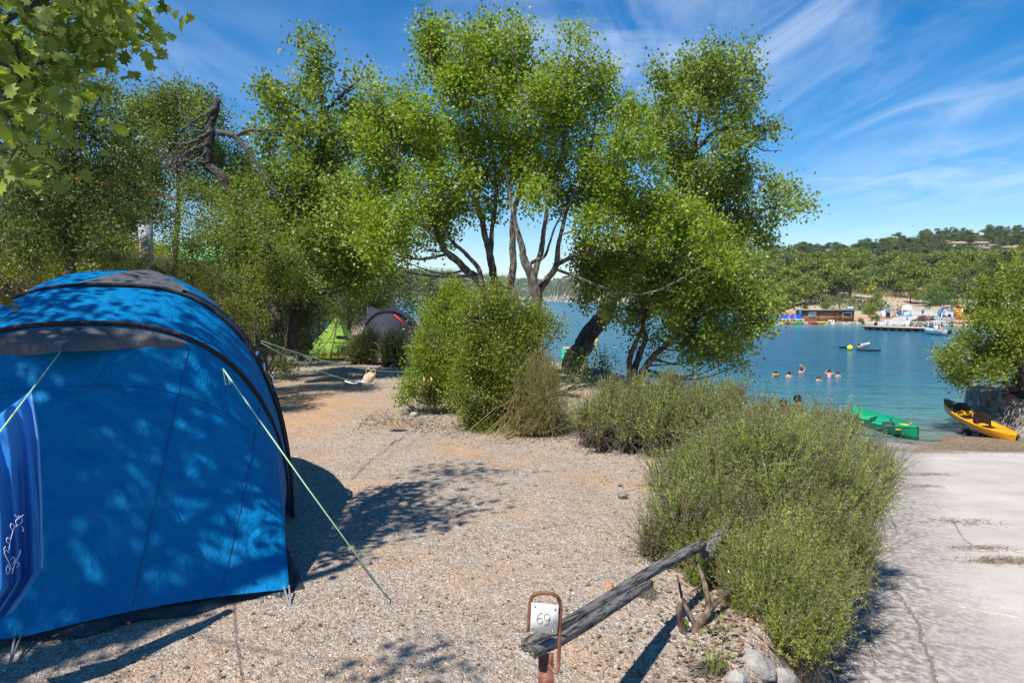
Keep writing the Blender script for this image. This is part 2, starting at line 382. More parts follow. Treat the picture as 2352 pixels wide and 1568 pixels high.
    b2 = N(nt, 'ShaderNodeBump'); b2.invert = True; b2.inputs['Strength'].default_value = .6; b2.inputs['Distance'].default_value = .012; L.new(v2.outputs['Distance'], b2.inputs['Height']); L.new(b1.outputs[0], b2.inputs['Normal'])
    b3 = N(nt, 'ShaderNodeBump'); b3.inputs['Strength'].default_value = .5; b3.inputs['Distance'].default_value = .05; L.new(noi(5, 8).outputs[0], b3.inputs['Height']); L.new(b2.outputs[0], b3.inputs['Normal'])
    L.new(b3.outputs[0], p.inputs['Normal'])
    return m
tag(mk('ground', V, [q, cap], groundmat(), None, None, True), kind='structure')
# water sheet with its depth as an attribute
wx = np.concatenate([np.linspace(-3000, -80, 12), np.linspace(-60, 60, 100), np.linspace(70, 600, 60), np.linspace(650, 3000, 10)])
wy = np.concatenate([np.linspace(16, 60, 90), np.linspace(61, 200, 100), np.geomspace(205, 3500, 60)])
WX, WY = np.meshgrid(wx, wy); dep = WZ-H(WX, WY); gi = np.arange(WX.size).reshape(WX.shape)
wq = np.stack([gi[:-1, :-1], gi[:-1, 1:], gi[1:, 1:], gi[1:, :-1]], -1).reshape(-1, 4)
def watermat():
    m, nt, p = newmat('lake_water'); L = nt.links; g = N(nt, 'ShaderNodeTexCoord').outputs['Object']
    a = N(nt, 'ShaderNodeAttribute', attribute_name='depth')
    n1 = N(nt, 'ShaderNodeTexNoise'); n1.inputs['Scale'].default_value = .05; n1.inputs['Detail'].default_value = 6; L.new(g, n1.inputs[0])
    ad = N(nt, 'ShaderNodeMath', operation='MULTIPLY_ADD'); L.new(n1.outputs[0], ad.inputs[0]); ad.inputs[1].default_value = .25; L.new(a.outputs['Fac'], ad.inputs[2])
    r = ramp(nt, [(0.0, (.30,.24,.15)), (.15, (.16,.20,.16)), (.30, (.07,.23,.25)), (.6, (.025,.17,.23)), (1, (.012,.125,.205))]); L.new(ad.outputs[0], r.inputs[0])
    L.new(r.outputs[0], p.inputs['Base Color']); p.inputs['Roughness'].default_value = .16; p.inputs['IOR'].default_value = 1.33
    mp = N(nt, 'ShaderNodeMapping'); mp.inputs['Scale'].default_value = (.55, 1.5, 1); L.new(g, mp.inputs[0])
    pr = None
    for s, st, di in ((4.5, 1.0, .14), (1.5, 1.0, .6), (.35, .9, 1.2)):
        w = N(nt, 'ShaderNodeTexNoise'); w.inputs['Scale'].default_value = s; w.inputs['Detail'].default_value = 4; L.new(mp.outputs[0], w.inputs[0])
        b = N(nt, 'ShaderNodeBump'); b.inputs['Strength'].default_value = st; b.inputs['Distance'].default_value = di; L.new(w.outputs[0], b.inputs['Height'])
        if pr: L.new(pr.outputs[0], b.inputs['Normal'])
        pr = b
    L.new(pr.outputs[0], p.inputs['Normal']); return m
tag(mk('water', np.stack([WX, WY, np.full(WX.shape, WZ)], -1).reshape(-1, 3), [wq], watermat(), None, {'depth': np.clip(dep/4.0, 0, 1).ravel()}, True), kind='structure')
# slipway of concrete
def rampmat():
    m, nt, p = newmat('slipway_concrete'); L = nt.links; g = N(nt, 'ShaderNodeTexCoord').outputs['Object']
    mp = N(nt, 'ShaderNodeMapping'); mp.inputs['Rotation'].default_value = (0, 0, .5); mp.inputs['Scale'].default_value = (1.3, .9, 1); L.new(g, mp.inputs[0])
    def noi(s, d, v=None): n = N(nt, 'ShaderNodeTexNoise'); n.inputs['Scale'].default_value = s; n.inputs['Detail'].default_value = d; n.inputs['Roughness'].default_value = .65; L.new(v or g, n.inputs[0]); return n.outputs[0]
    r = ramp(nt, [(.3, (.44,.395,.35)), (.5, (.53,.475,.425)), (.7, (.61,.555,.505))]); L.new(noi(.8, 8), r.inputs[0])
    r2 = ramp(nt, [(.30, (.55,.48,.43)), (.40, (.93,.91,.89)), (.6, (1,1,1)), (.72, (1.12,1.12,1.12))]); L.new(noi(55, 4, mp.outputs[0]), r2.inputs[0])
    x = N(nt, 'ShaderNodeMixRGB', blend_type='MULTIPLY'); x.inputs[0].default_value = 1; L.new(r.outputs[0], x.inputs[1]); L.new(r2.outputs[0], x.inputs[2])
    # wet and littered towards the waterline
    s = N(nt, 'ShaderNodeSeparateXYZ'); L.new(g, s.inputs[0])
    ad = N(nt, 'ShaderNodeMath', operation='MULTIPLY_ADD'); L.new(noi(.9, 6), ad.inputs[0]); ad.inputs[1].default_value = 1.6; L.new(s.outputs[1], ad.inputs[2])
    mr = N(nt, 'ShaderNodeMapRange'); mr.inputs[1].default_value = 19.2; mr.inputs[2].default_value = 20.4; L.new(ad.outputs[0], mr.inputs[0])
    lit = ramp(nt, [(.35, (.07,.045,.025)), (.55, (.24,.17,.11)), (.7, (.44,.35,.25))]); L.new(noi(22, 7), lit.inputs[0])
    y = N(nt, 'ShaderNodeMixRGB'); L.new(mr.outputs[0], y.inputs[0]); L.new(x.outputs[0], y.inputs[1]); L.new(lit.outputs[0], y.inputs[2])
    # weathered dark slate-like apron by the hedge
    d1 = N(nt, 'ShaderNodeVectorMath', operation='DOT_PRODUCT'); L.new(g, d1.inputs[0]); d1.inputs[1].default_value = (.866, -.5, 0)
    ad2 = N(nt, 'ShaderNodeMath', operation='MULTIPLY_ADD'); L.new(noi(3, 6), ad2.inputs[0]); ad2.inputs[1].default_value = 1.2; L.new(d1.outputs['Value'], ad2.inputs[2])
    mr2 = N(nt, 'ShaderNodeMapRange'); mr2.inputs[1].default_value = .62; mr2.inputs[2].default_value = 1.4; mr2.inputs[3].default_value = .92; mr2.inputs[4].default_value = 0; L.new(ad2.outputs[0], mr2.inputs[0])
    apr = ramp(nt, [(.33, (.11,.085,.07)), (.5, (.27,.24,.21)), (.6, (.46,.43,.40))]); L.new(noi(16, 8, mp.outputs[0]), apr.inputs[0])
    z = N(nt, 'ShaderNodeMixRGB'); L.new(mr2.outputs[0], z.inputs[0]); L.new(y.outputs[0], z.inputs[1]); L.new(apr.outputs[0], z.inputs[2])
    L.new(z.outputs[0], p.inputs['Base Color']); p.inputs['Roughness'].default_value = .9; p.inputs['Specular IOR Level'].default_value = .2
    b = N(nt, 'ShaderNodeBump'); b.inputs['Strength'].default_value = .5; b.inputs['Distance'].default_value = .008; L.new(noi(70, 6, mp.outputs[0]), b.inputs['Height'])
    L.new(b.outputs[0], p.inputs['Normal']); return m
rs = np.concatenate([np.linspace(.12, 2.4, 24), np.linspace(2.6, 24, 60)]); rt = np.linspace(-3, 27.5, 160)
RS, RT = np.meshgrid(rs, rt); e0 = np.array([1.30, 3.3]); du = np.array([.5, .866]); dn = np.array([.866, -.5])
RX = e0[0]+RS*dn[0]+RT*du[0]; RY = e0[1]+RS*dn[1]+RT*du[1]
RZ = np.minimum(ramp_z(RY), .2)+.012*np.sin(RX*1.3+RY)*np.sin(RY*1.9)-.02*(RS < .2)+.17*sstep(18.8, 21.5, RY)*(np.sin(RX*1.25+1.2*np.sin(RY*.9))*.7+np.sin(RX*3.1+RY*1.3)*.35+.1)
# cast joint line and a slab lip
gi = np.arange(RX.size).reshape(RX.shape); rq = np.stack([gi[:-1, :-1], gi[:-1, 1:], gi[1:, 1:], gi[1:, :-1]], -1).reshape(-1, 4)
tag(mk('slipway', np.stack([RX, RY, RZ], -1).reshape(-1, 3), [rq], rampmat(), None, None, True), kind='structure')
def on_ramp(px, py, dz=.004):
    a, b = ray(px, py); Y = (.06-CZ)/(b+.136); return np.array([a*Y, Y, min(ramp_z(Y), .2)+dz+.012*math.sin(a*Y*1.3+Y)*math.sin(Y*1.9)])
for nm, L_, r, c in (('slipway_joint', [(2030,1338),(2080,1352),(2130,1374),(2180,1388),(2240,1402),(2300,1412),(2400,1428)], .006, (.60,.55,.49)), ('slipway_seam', [(2152,1640),(2146,1568),(2136,1520),(2120,1480),(2112,1440),(2092,1405),(2070,1375),(2050,1350)], .010, (.30,.25,.20)),
        ('slipway_crack', [(2120,1120),(2150,1160),(2190,1200),(2215,1240),(2250,1262)], .005, (.42,.37,.32))):
    P = smoothpath([on_ramp(*q) for q in L_], 14); P = P+rng.normal(size=P.shape)*[r*.7, r*.7, 0]
    tag(MB().tube(P, r*rng.uniform(.5, 1.3, len(P)), 5, flat=.35).build(nm, noisy(nm+'_mat', [tuple(v*.7 for v in c), c], 30, .95, .3), None, True), kind='structure')
# ---------------------------------------------------------------- gravel and stones
def stones(n, xy, sz, zoff=0.3):
    x, y = xy; z = H(x, y); T = np.array([(1,0,0), (-1,0,0), (0,1,0), (0,-1,0), (0,0,1), (0,0,-1)], float)
    fs = np.array([(0,2,4), (2,1,4), (1,3,4), (3,0,4), (2,0,5), (1,2,5), (3,1,5), (0,3,5)])
    sc = sz[:, None]*rng.uniform(.55, 1.2, (n, 3)); sc[:, 2] *= .6; th = rng.uniform(0, 6.28, n)
    V = T[None]*sc[:, None]*rng.uniform(.7, 1.2, (n, 6, 1))+rng.normal(size=(n, 6, 3))*sz[:, None, None]*.18
    c, s = np.cos(th)[:, None], np.sin(th)[:, None]; vx = V[..., 0]*c-V[..., 1]*s; vy = V[..., 0]*s+V[..., 1]*c
    V = np.stack([vx+x[:, None], vy+y[:, None], V[..., 2]+(z+sc[:, 2]*zoff)[:, None]], -1)
    return V.reshape(-1, 3), ((np.arange(n)*6)[:, None, None]+fs[None]).reshape(-1, 3)
GRAV = leafmat('gravel_stones', [(.14,.105,.08), (.28,.22,.17), (.43,.355,.285), (.58,.49,.41), (.74,.66,.57)], 0, .9)
n = 52000; yy = 2.3+8.5*rng.random(n)**1.5; ax = rng.uniform(-.78, .62, n); xx = ax*yy
k = edge_s(xx, yy) < .0; xx, yy = xx[k], yy[k]; n = len(xx); sz = rng.uniform(.003, .0085, n)*(1+(rng.random(n) < .035)*1.4)
V, f = stones(n, (xx, yy), sz)
tag(mk('gravel', V, [f], GRAV, None, {'rnd': np.repeat(np.clip(rng.normal(.5, .24, n), 0, 1), 6)}, False), 'grey and beige gravel covering the camping pitch', 'gravel', kind='stuff')
STONE = noisy('limestone', [(.10,.09,.08), (.30,.27,.235), (.50,.46,.41)], 7, .95, 1, 24, dist=.03)
STONER = noisy('red_stone', [(.40,.18,.09), (.52,.26,.14)], 9, .9, .4, 20)
def rock(name, p, r, label, mat=STONE, group=None, seed=0, flat=.6):
    o = MB(); sd = seed*3.7
    o.sphere(p, np.array([r, r*.8, r*flat]), 16, 10, lambda V: np.array([1+.38*mnoise.noise(Vector(tuple(v*1.7+sd)))+.16*mnoise.noise(Vector(tuple(v*4+sd))) for v in V]))
    ob = o.build(name, mat, None, False); return tag(ob, label, 'rock', group)
for i, (px, py, r, lab, mt) in enumerate([
  (1398, 1347, .035, 'rust coloured stone on the gravel just above the weathered rail', STONER), (934, 940, .13, 'pale flat stone at the foot of the left box bush', STONE),
  (950, 952, .07, 'small pale stone beside the flat one under the box bush', STONE), (1430, 1138, .05, 'lone white stone on the gravel left of the big rosemary', STONE),
  (1424, 1112, .022, 'little white pebble just behind the lone white stone', STONE),
  (880, 976, .035, 'beige pebble on the path near the fallen shadows', STONE), (842, 1291, .035, 'grey pebble under the long tent guy line', STONE)]):
    rock('stone', PG(px, py, .01), r, lab, mt, None, i)
for i, (px, py, Y, r, lab) in enumerate([(1735, 1535, 3.28, .16, 'largest grey stone at the lower right under the rosemary'),
  (1800, 1560, 3.3, .13, 'dark layered boulder at the frame bottom beside the slipway'), (1690, 1560, 3.1, .09, 'small tan rock at the frame bottom left of the large boulder'),
  (1860, 1530, 3.75, .15, 'shaded retaining rock under the overhanging rosemary sprigs'), (1905, 1480, 4.2, .16, 'retaining rock where the hedge meets the pale slipway')]):
    p = PY(px, py, Y); rock('boulder', p, r*.55, lab, STONE, 'rocks edging the slipway', i+20, .8)
# leaf litter and drift sticks
n = 5200; yy = rng.uniform(2.6, 12, n); t = rng.normal(0, .28, n)-.25; e = np.stack([1.30+(yy-3.3)*.577+t*.866, yy-t*.5], -1)
kk = e[:, 0] < 7; e = e[kk]; C = np.column_stack([e, H(e[:, 0], e[:, 1])+.008])
ob = leafmesh('leaf_litter', C, rng.uniform(.02, .05, len(C)), LM['dead'], None, rng.random(len(C)), 'leaf', rng.normal(size=(len(C), 3))*[1, 1, .15], np.tile([0, 0, 1.0], (len(C), 1))+rng.normal(size=(len(C), 3))*.4)
tag(ob, 'dry brown leaf litter under the rosemary hedge', 'leaf litter', kind='stuff')
DRIFT = noisy('drift_wood_bits', [(.20,.15,.10), (.36,.29,.21)], 20, .9, 0)
n = 3600; xx = rng.uniform(-2.2, 2.6, n); yy = 9.3-.35*xx+rng.normal(0, .45, n); C = np.column_stack([xx, yy, H(xx, yy)+.008])
tag(leafmesh('leaf_litter', C, rng.uniform(.02, .045, n), LM['dead'], None, rng.random(n), 'leaf', rng.normal(size=(n, 3))*[1, 1, .15], np.tile([0, 0, 1.0], (n, 1))+rng.normal(size=(n, 3))*.4), 'brown leaf litter fringing the central box bushes', 'leaf litter', kind='stuff')
n = 1500; yy = 2.4+9*rng.random(n)**1.2; xx = rng.uniform(-.75, .5, n)*yy; C = np.column_stack([xx, yy, H(xx, yy)+.008]); ok = edge_s(xx, yy) < 0
tag(leafmesh('fallen_leaves', C[ok], rng.uniform(.012, .035, ok.sum()), LM['dead'], None, rng.random(ok.sum()), 'leaf', rng.normal(size=(ok.sum(), 3))*[1, 1, .1], np.tile([0, 0, 1.0], (ok.sum(), 1))+rng.normal(size=(ok.sum(), 3))*.35), 'small dry leaves strewn over the gravel pitch', 'leaves', kind='stuff')
n = 1300; yy = 2.4+8*rng.random(n)**1.2; xx = rng.uniform(-.75, .5, n)*yy; ok = edge_s(xx, yy) < 0; P0 = np.column_stack([xx, yy, H(xx, yy)+.006])[ok]; th = rng.uniform(0, 6.28, len(P0)); Ls = rng.uniform(.02, .09, len(P0))
V, f = twigs_arr(P0, P0+np.column_stack([np.cos(th)*Ls, np.sin(th)*Ls, rng.uniform(0, .008, len(P0))]), .0016, .0008); tag(mk('fallen_twigs', V, [f], TWIG), 'thin dry twigs strewn over the gravel pitch', 'twigs', kind='stuff')
def strand(name, cx, cy, sx, sy, n, label, rz=0.3):
    a = rng.normal(size=(n, 2))*[sx, sy]; c, s = math.cos(rz), math.sin(rz); x = cx+a[:, 0]*c-a[:, 1]*s; y = cy+a[:, 0]*s+a[:, 1]*c
    z = np.minimum(ramp_z(y), .2)+.012; P0 = np.column_stack([x, y, z+rng.uniform(0, .015, n)]); th = rng.normal(rz, .5, n); Ls = rng.uniform(.04, .16, n)
    P1 = P0+np.column_stack([np.cos(th)*Ls, np.sin(th)*Ls, rng.normal(0, .01, n)]); P1[:, 2] = np.maximum(P1[:, 2], np.minimum(ramp_z(P1[:, 1]), .2)+.006)
    V, f = twigs_arr(P0, P1, .0035, .0015); tag(mk(name, V, [f], DRIFT), label, 'twigs', kind='stuff')
for px, py, sx, sy, nn, lab in ((2300, 1290, .2, .07, 200, 'heap of dry twigs at the right edge of the slipway'), (2115, 1090, .3, .12, 120, 'olive brown band of drift twigs across the slipway'),
                       (2105, 1117, .22, .08, 80, 'thin drift of twigs below the olive brown band'), (2250, 1262, .2, .07, 90, 'loose scatter of twigs behind the heap'), (2190, 1200, .3, .12, 110, 'faint trail of twigs in the middle of the slipway')):
    a, b = ray(px, py); Y = (.06-CZ)/(b+.136); strand('drift_twigs', a*Y, Y, sx, sy, nn, lab, .0)
n = 5200; x = rng.uniform(9, 17.8, n); y = 20.6+rng.normal(0, .8, n)+.06*(x-13); strandP = np.column_stack([x, y, ramp_z(y)+.02]); th = rng.normal(0, .6, n); Ls = rng.uniform(.05, .25, n)
V, f = twigs_arr(strandP, strandP+np.column_stack([np.cos(th)*Ls, np.sin(th)*Ls, rng.uniform(-.005, .02, n)]), .006, .003)
tag(mk('drift_debris', V, [f], DRIFT), 'brown line of driftwood bits along the waterline of the slipway', 'driftwood', kind='stuff')
# ---------------------------------------------------------------- the big blue tent
Rr = np.array([-1.345, 4.02, .05]); U_ = np.array([-.8987, -.4385, 0]); N_ = np.array([-.4385, .8987, 0])
def fabric(name, c, trans=.25, rough=.45, wr=.5, fine=1.0):
    m, nt, p = newmat(name); L = nt.links; g = N(nt, 'ShaderNodeTexCoord').outputs['Object']
    p.inputs['Base Color'].default_value = (*c, 1); p.inputs['Roughness'].default_value = rough; p.inputs['Specular IOR Level'].default_value = .15
    a = N(nt, 'ShaderNodeTexNoise'); a.inputs['Scale'].default_value = 2.6; a.inputs['Detail'].default_value = 3; a.inputs['Distortion'].default_value = 1.2; L.new(g, a.inputs[0])
    mp = N(nt, 'ShaderNodeMapping'); mp.inputs['Scale'].default_value = (7, 7, 2.2); L.new(g, mp.inputs[0])
    c_ = N(nt, 'ShaderNodeTexNoise'); c_.inputs['Scale'].default_value = 1.6; c_.inputs['Detail'].default_value = 3; c_.inputs['Distortion'].default_value = 2.5; L.new(mp.outputs[0], c_.inputs[0])
    rg = N(nt, 'ShaderNodeMath', operation='SUBTRACT'); rg.inputs[1].default_value = .5; L.new(c_.outputs[0], rg.inputs[0])
    ab = N(nt, 'ShaderNodeMath', operation='ABSOLUTE'); L.new(rg.outputs[0], ab.inputs[0])
    b = N(nt, 'ShaderNodeBump'); b.inputs['Strength'].default_value = min(1, wr*1.3); b.inputs['Distance'].default_value = .07; L.new(a.outputs[0], b.inputs['Height'])
    b2 = N(nt, 'ShaderNodeBump'); b2.inputs['Strength'].default_value = min(1, wr*1.3*fine); b2.inputs['Distance'].default_value = .035; L.new(ab.outputs[0], b2.inputs['Height']); L.new(b.outputs[0], b2.inputs['Normal'])
    L.new(b2.outputs[0], p.inputs['Normal'])
    t = N(nt, 'ShaderNodeBsdfTranslucent'); t.inputs[0].default_value = (*c, 1); mx = N(nt, 'ShaderNodeMixShader'); mx.inputs[0].default_value = trans
    L.new(p.outputs[0], mx.inputs[1]); L.new(t.outputs[0], mx.inputs[2]); L.new(mx.outputs[0], nt.nodes['Material Output'].inputs[0]); return m
BLUE = fabric('blue_fabric', (0, .20, .47), .2, .6, .75, .55); GREYF = fabric('grey_fabric', (.12, .124, .135), .15, .7)
BLACKF = fabric('black_piping', (.035, .025, .024), .0, .6, .8); GREENF = fabric('green_fabric', (.26, .42, .07), .3, .5); PALEG = fabric('pale_green_fabric', (.25, .62, .25), .3, .5)
DARKF = fabric('charcoal_fabric', (.035, .038, .055), .05, .6); ROPE = plain('green_cord', (.50, .75, .42), .6); ROPEW = plain('white_cord', (.8, .8, .78), .7)
REDF = plain('red_trim', (.55, .03, .02), .6); PLAST = noisy('black_groundsheet', [(.02,.025,.03), (.05,.06,.07)], 8, .3, .8, 14)
def arch(par, th):
    W_, Hh, p1, p2, a0, a1, q, s0 = par; c = np.cos(th); s = np.abs(np.sin(th))
    Sx = s0+W_/2*(1-np.sign(c)*np.abs(c)**p1); Z = Hh*s**p2; a = a0+(a1-a0)*(Z/Hh)**q
    return Rr+Sx[:, None]*U_+a[:, None]*N_+np.stack([0*Z, 0*Z, Z-.05], -1)
PA = (2.62, 1.635, .766, .936, 1.863, .886, .394, -.191); PB = (2.50, 1.889, .733, .929, 1.49, 1.55, 2.7, -.227)
PB2 = (2.46, 1.90, .733, .929, 1.72, 1.74, 2.7, -.26); PC = (2.40, 2.03, .75, .93, 1.9, 2.40, 1.2, -.20); PDk = (2.42, 1.75, .75, .93, 2.6, 3.3, 1.0, -.20); PE = (2.45, .06, .6, .3, 3.9, 4.1, 1.0, -.2)
ths = np.linspace(.004, math.pi-.004, 140)
tent = thing('dome_tent', Rr+U_*1.25+N_*1.8-[0, 0, .05], 'large blue dome tent with black arched seams in the left foreground', 'tent')
A_, B_, B2_, C_, D_, E_ = [arch(p, ths) for p in (PA, PB, PB2, PC, PDk, PE)]
def loft(rings, k=6, bulge=.0, noise_=.006):
    G = []
    for a, b in zip(rings[:-1], rings[1:]):
        for t in np.linspace(0, 1, k, endpoint=False): G.append(a*(1-t)+b*t+np.array([0, 0, bulge])*math.sin(math.pi*t))
    G.append(rings[-1]); G = np.array(G)
    if noise_:
        nz = np.array([[mnoise.noise(Vector(tuple(v*2.3))) for v in r] for r in G]); G = G+nz[..., None]*noise_*3*np.array([.6, -.6, .5])
    return G
MB().grid(loft([A_, B_, B2_, C_, D_, E_], 6, .02)).build('canopy', BLUE, tent, True)
# front wall falls from the front arch to the pegged base line
s_ = np.array([p @ U_ for p in A_-Rr]); a_ = np.array([p @ N_ for p in A_-Rr]); Wd = 2.66
base = []
for th in ths:
    t = th/math.pi
    if t < .16: k = t/.16; s, a, z = -.19+.19*k, 1.83*(1-k), .03*k
    elif t > .84: k = (1-t)/.16; s, a, z = Wd+.19-.19*k, 1.83*(1-k), .03*k
    else:
        k = (t-.16)/.68; s = Wd*k; pg = abs(math.sin(math.pi*k*2)); a = .03*pg; z = .02+.025*pg
        if .42 < k < .58: a -= .0
    base.append(Rr+U_*s+N_*a+np.array([0, 0, z-.02]))
base = np.array(base); rows = []
for k in np.linspace(0, 1, 40):
    P = A_*(1-k)+base*k; bow = math.sin(math.pi*k)
    P = P-N_*(.05*bow)*np.sin(ths)[:, None]
    cr = np.exp(-((ths/math.pi-.16)/.10)**2)[:, None]*np.sin(ths*75)[:, None]*.007*bow + np.exp(-((ths/math.pi-.3)/.12)**2)[:, None]*math.sin(k*60)*.004*(k < .5)
    nz = np.array([mnoise.noise(Vector(tuple(p*1.6))) for p in P])[:, None]*.03*bow
    rows.append(P+N_*(cr+nz))
rows = np.array(rows); MB().grid(rows).build('front_wall', BLUE, tent, True)
SEAM = plain('seam_tape', (.0, .10, .27), .7)
for q in ([rows[k][52]-N_*.004 for k in range(0, 39)], [rows[9][j]-N_*.004 for j in range(30, 128)], [rows[k][30+int(k*.15)]*(1-k*.15%1)+rows[k][31+int(k*.15)]*(k*.15%1)-N_*.004 for k in range(2, 39)], [rows[k][78]-N_*.004 for k in range(9, 39)]): MB().tube(q, .0035, 4, flat=.5).build('seam', SEAM, tent, True)
for pr, o in ((PA, .0), ): pass
# grey storm flap propped out below the front arch
apx = np.array([PW/2+F*p[0]/(p[1]*CP-(p[2]-CZ)*SP) for p in A_]); i0 = int(np.argmax(apx < 436)); i1 = min(len(A_)-14, i0+62); n_ = i1-i0; tip = PY(140, 806, 3.95)
top = A_[i0:i1]-N_*.02+[0, 0, -.02]; drop = np.interp(apx[i0:i1], [-700, -300, 0, 60, 140, 250, 400, 436], [.03, .08, .12, .15, .17, .15, .07, .02])
low = top-N_*(drop*.55)[:, None]-np.array([0, 0, 1.0])*drop[:, None]
jt = int(np.argmin(np.linalg.norm(low-tip, axis=1))); w = np.exp(-((np.arange(n_)-jt)/4.0)**2)[:, None]; low = low*(1-w)+tip*w
MB().grid(loft([top, (top+low)/2-N_*.03, low], 5, 0, .002)).build('storm_flap', GREYF, tent, True)
# black sleeves over the poles
def sleeve(P, w, off, name='pole_sleeve', lo=0, hi=None, mat=BLACKF):
    P = P[lo:hi]; m = MB(); m.tube(P+off, w, 8, flat=.7, wob=.05); return m.build(name, mat, tent, True)
sleeve(A_, .017, -N_*.012+[0, 0, .008]); sleeve(B_, .018, np.array([.012, 0, .012])); sleeve(B2_, .016, np.array([.012, 0, .012]))
# grey roof cap between the rear arches
bpx = np.array([PW/2+F*p[0]/(p[1]*CP-(p[2]-CZ)*SP) for p in B_]); q0, q1 = int(np.argmax(bpx < 425)), int(np.argmax(bpx < 175))
ww = (np.sin(np.linspace(0, math.pi, q1-q0))**.7)[:, None]
roof = loft([B_[q0:q1]+[0, 0, -.0], B2_[q0:q1], B2_[q0:q1]*(1-ww)+C_[q0:q1]*ww], 5, .02, 0)
kk = np.linspace(-1, 1, roof.shape[1]); roof = roof+np.array([0, 0, .022]); m = MB().grid(roof); m.build('roof_vent', GREYF, tent, True)
# blue webbing loops, buckle, mesh window strip, groundsheet, skirt, pegs
WEB = plain('blue_webbing', (.01, .12, .42), .6)
for j in (24, 30, 33):
    a, b = B_[j], B2_[j]; MB().tube([a+[.02, 0, .035], (a+b)/2+[.02, 0, .05], b+[.02, 0, .035]], .012, 5, flat=.3).build('webbing_loop', WEB, tent)
j0, j1 = 25, 32; G = np.array([B_[j0:j1]*(1-t)+B2_[j0:j1]*t+[.016, 0, .018] for t in (.15, .85)]); MB().grid(G).build('side_window', plain('clear_window_film', (.05, .16, .26), .12, 0, .8), tent)
TAB = plain('reflective_tab', (.7, .72, .74), .3)
for q in (B_[30], B2_[26]): MB().box(q+[.03, 0, .03], (.008, .02, .06)).build('reflector_tab', TAB, tent)
bk = np.array([-1.97, 5.75, .16]); MB().tube([bk, bk+[.05, -.04, .02], bk+[.04, -.06, -.06], bk+[0, -.02, -.06], bk], .011, 5).build('buckle', plain('lime_buckle', (.25, .8, .08), .4), tent)
skirt = MB(); G = []
for k in (0, .5, 1):
    G.append([Rr+U_*s+N_*(.03+.07*math.sin(6*s)**2-.045*k*(1 if s < 1.3 else .5)-.01)+np.array([0, 0, .05*(1-k)+.012*k*abs(math.sin(9*s))-.045]) for s in np.linspace(.02, 2.45, 60)])
skirt.grid(np.array(G)); skirt.build('groundsheet', PLAST, tent, True)
MB().grid(np.array([[Rr+U_*s+N_*a+np.array([0, 0, -.035]) for s in np.linspace(-.1, 2.5, 8)] for a in (.05, 1, 2, 3.9)])).build('floor', PLAST, tent)
for q, (s, a) in enumerate(((1.33, -.06), (0, -.08))):
    b0 = Rr+U_*s+N_*(a+.08)+np.array([0, 0, .02]); b1 = Rr+U_*(s+.02)+N_*(a-.12)-np.array([0, 0, .045])
    MB().tube([b0, b1], .006, 5).tube([b0+U_*.03, b1], .006, 5).build('peg_strap', plain('grey_strap', (.25, .25, .25), .8), tent)
def cord(name, P, label, r=.0035, mat=ROPE, sag=0.0, extra=None):
    P = np.asarray(P, float)
    if sag: t = np.linspace(0, 1, 14)[:, None]; P = P[0]*(1-t)+P[-1]*t-np.array([0, 0, 1])*sag*4*t*(1-t)
    root = thing(name, P[0], label, 'rope'); MB().tube(P, r, 5).build('cord', mat, root, True)
    for nm, mb, mt in (extra or []): mb.build(nm, mt, root)
    return root
g0 = PY(512, 846, 4.02); g1 = PG(893, 1376, .01)
c = MB().tube([g1+[-.02, .02, .03], g1+[.03, -.03, -.05]], .005, 5)
lp = MB().tube([g0, g0+[.03, 0, -.05], g0+[.035, .01, -.09], g0+[.015, 0, -.10], g0], .003, 5)
cord('guy_line', [g0, g0*.5+g1*.5-[0, 0, .01], g1], 'pale green guy line pegged into the gravel from the tent front', .0042, ROPE, 0, [('peg', c, plain('steel_peg', (.4, .4, .4), .4, 1)), ('loop', lp, ROPE)])
tw0 = PY(72, 896, 3.0)
cord('guy_line', [tip, tw0, tw0+(tw0-tip)*1.6], 'short green guy line from the grey flap holding the blue towel', .0035)
# towel over the line: thick folded cloth with white stitched swirls
td = unit(tw0-tip); TW = noisy('blue_terry', [(.008,.09,.36), (.02,.19,.58), (.05,.27,.68)], 3, .95, .8, 260, stretch=(1, 1, .5), dist=.004)
towel = thing('towel', tw0, 'blue terry towel with white stitched swirls hanging from the guy line', 'towel')
def towel_pt(u, v, off=0):
    px = np.interp(v, [0, .2, .5, .8, .9, 1], [72, 88, 95, 97, 66, 30])-u*150; py = np.interp(v, [0, 1], [897+u*110, 1405+u*70])
    px += (1-v)*0; Y = 3.0-.22*u+.035*math.sin(u*26+v*2)*(.35+.65*v)+.02*math.sin(u*11-v*3)
    return PY(px, py, Y+off)
G = np.array([[towel_pt(u, v) for v in np.linspace(0, 1, 50)] for u in np.linspace(0, 1, 46)])
G2 = np.array([[towel_pt(u, v*.8, .035) for v in np.linspace(0, 1, 50)] for u in np.linspace(0, 1, 46)])
tm = MB().grid(np.concatenate([G[:, ::-1], G2], axis=1)); tm.build('terry_cloth', TW, towel, True)
m = MB(); m.tube([towel_pt(.01, v, -.004) for v in np.linspace(.02, .8, 30)], .006, 5); m.build('hem', plain('pale_blue_hem', (.10, .28, .62), .9), towel)
def swirl(pts): return [PY(x, y, 3.0-.22*max(0, (95-x)/150)-.05) for x, y in smoothpath([(a, b, 0) for a, b in pts], 6)[:, :2]]
m = MB()
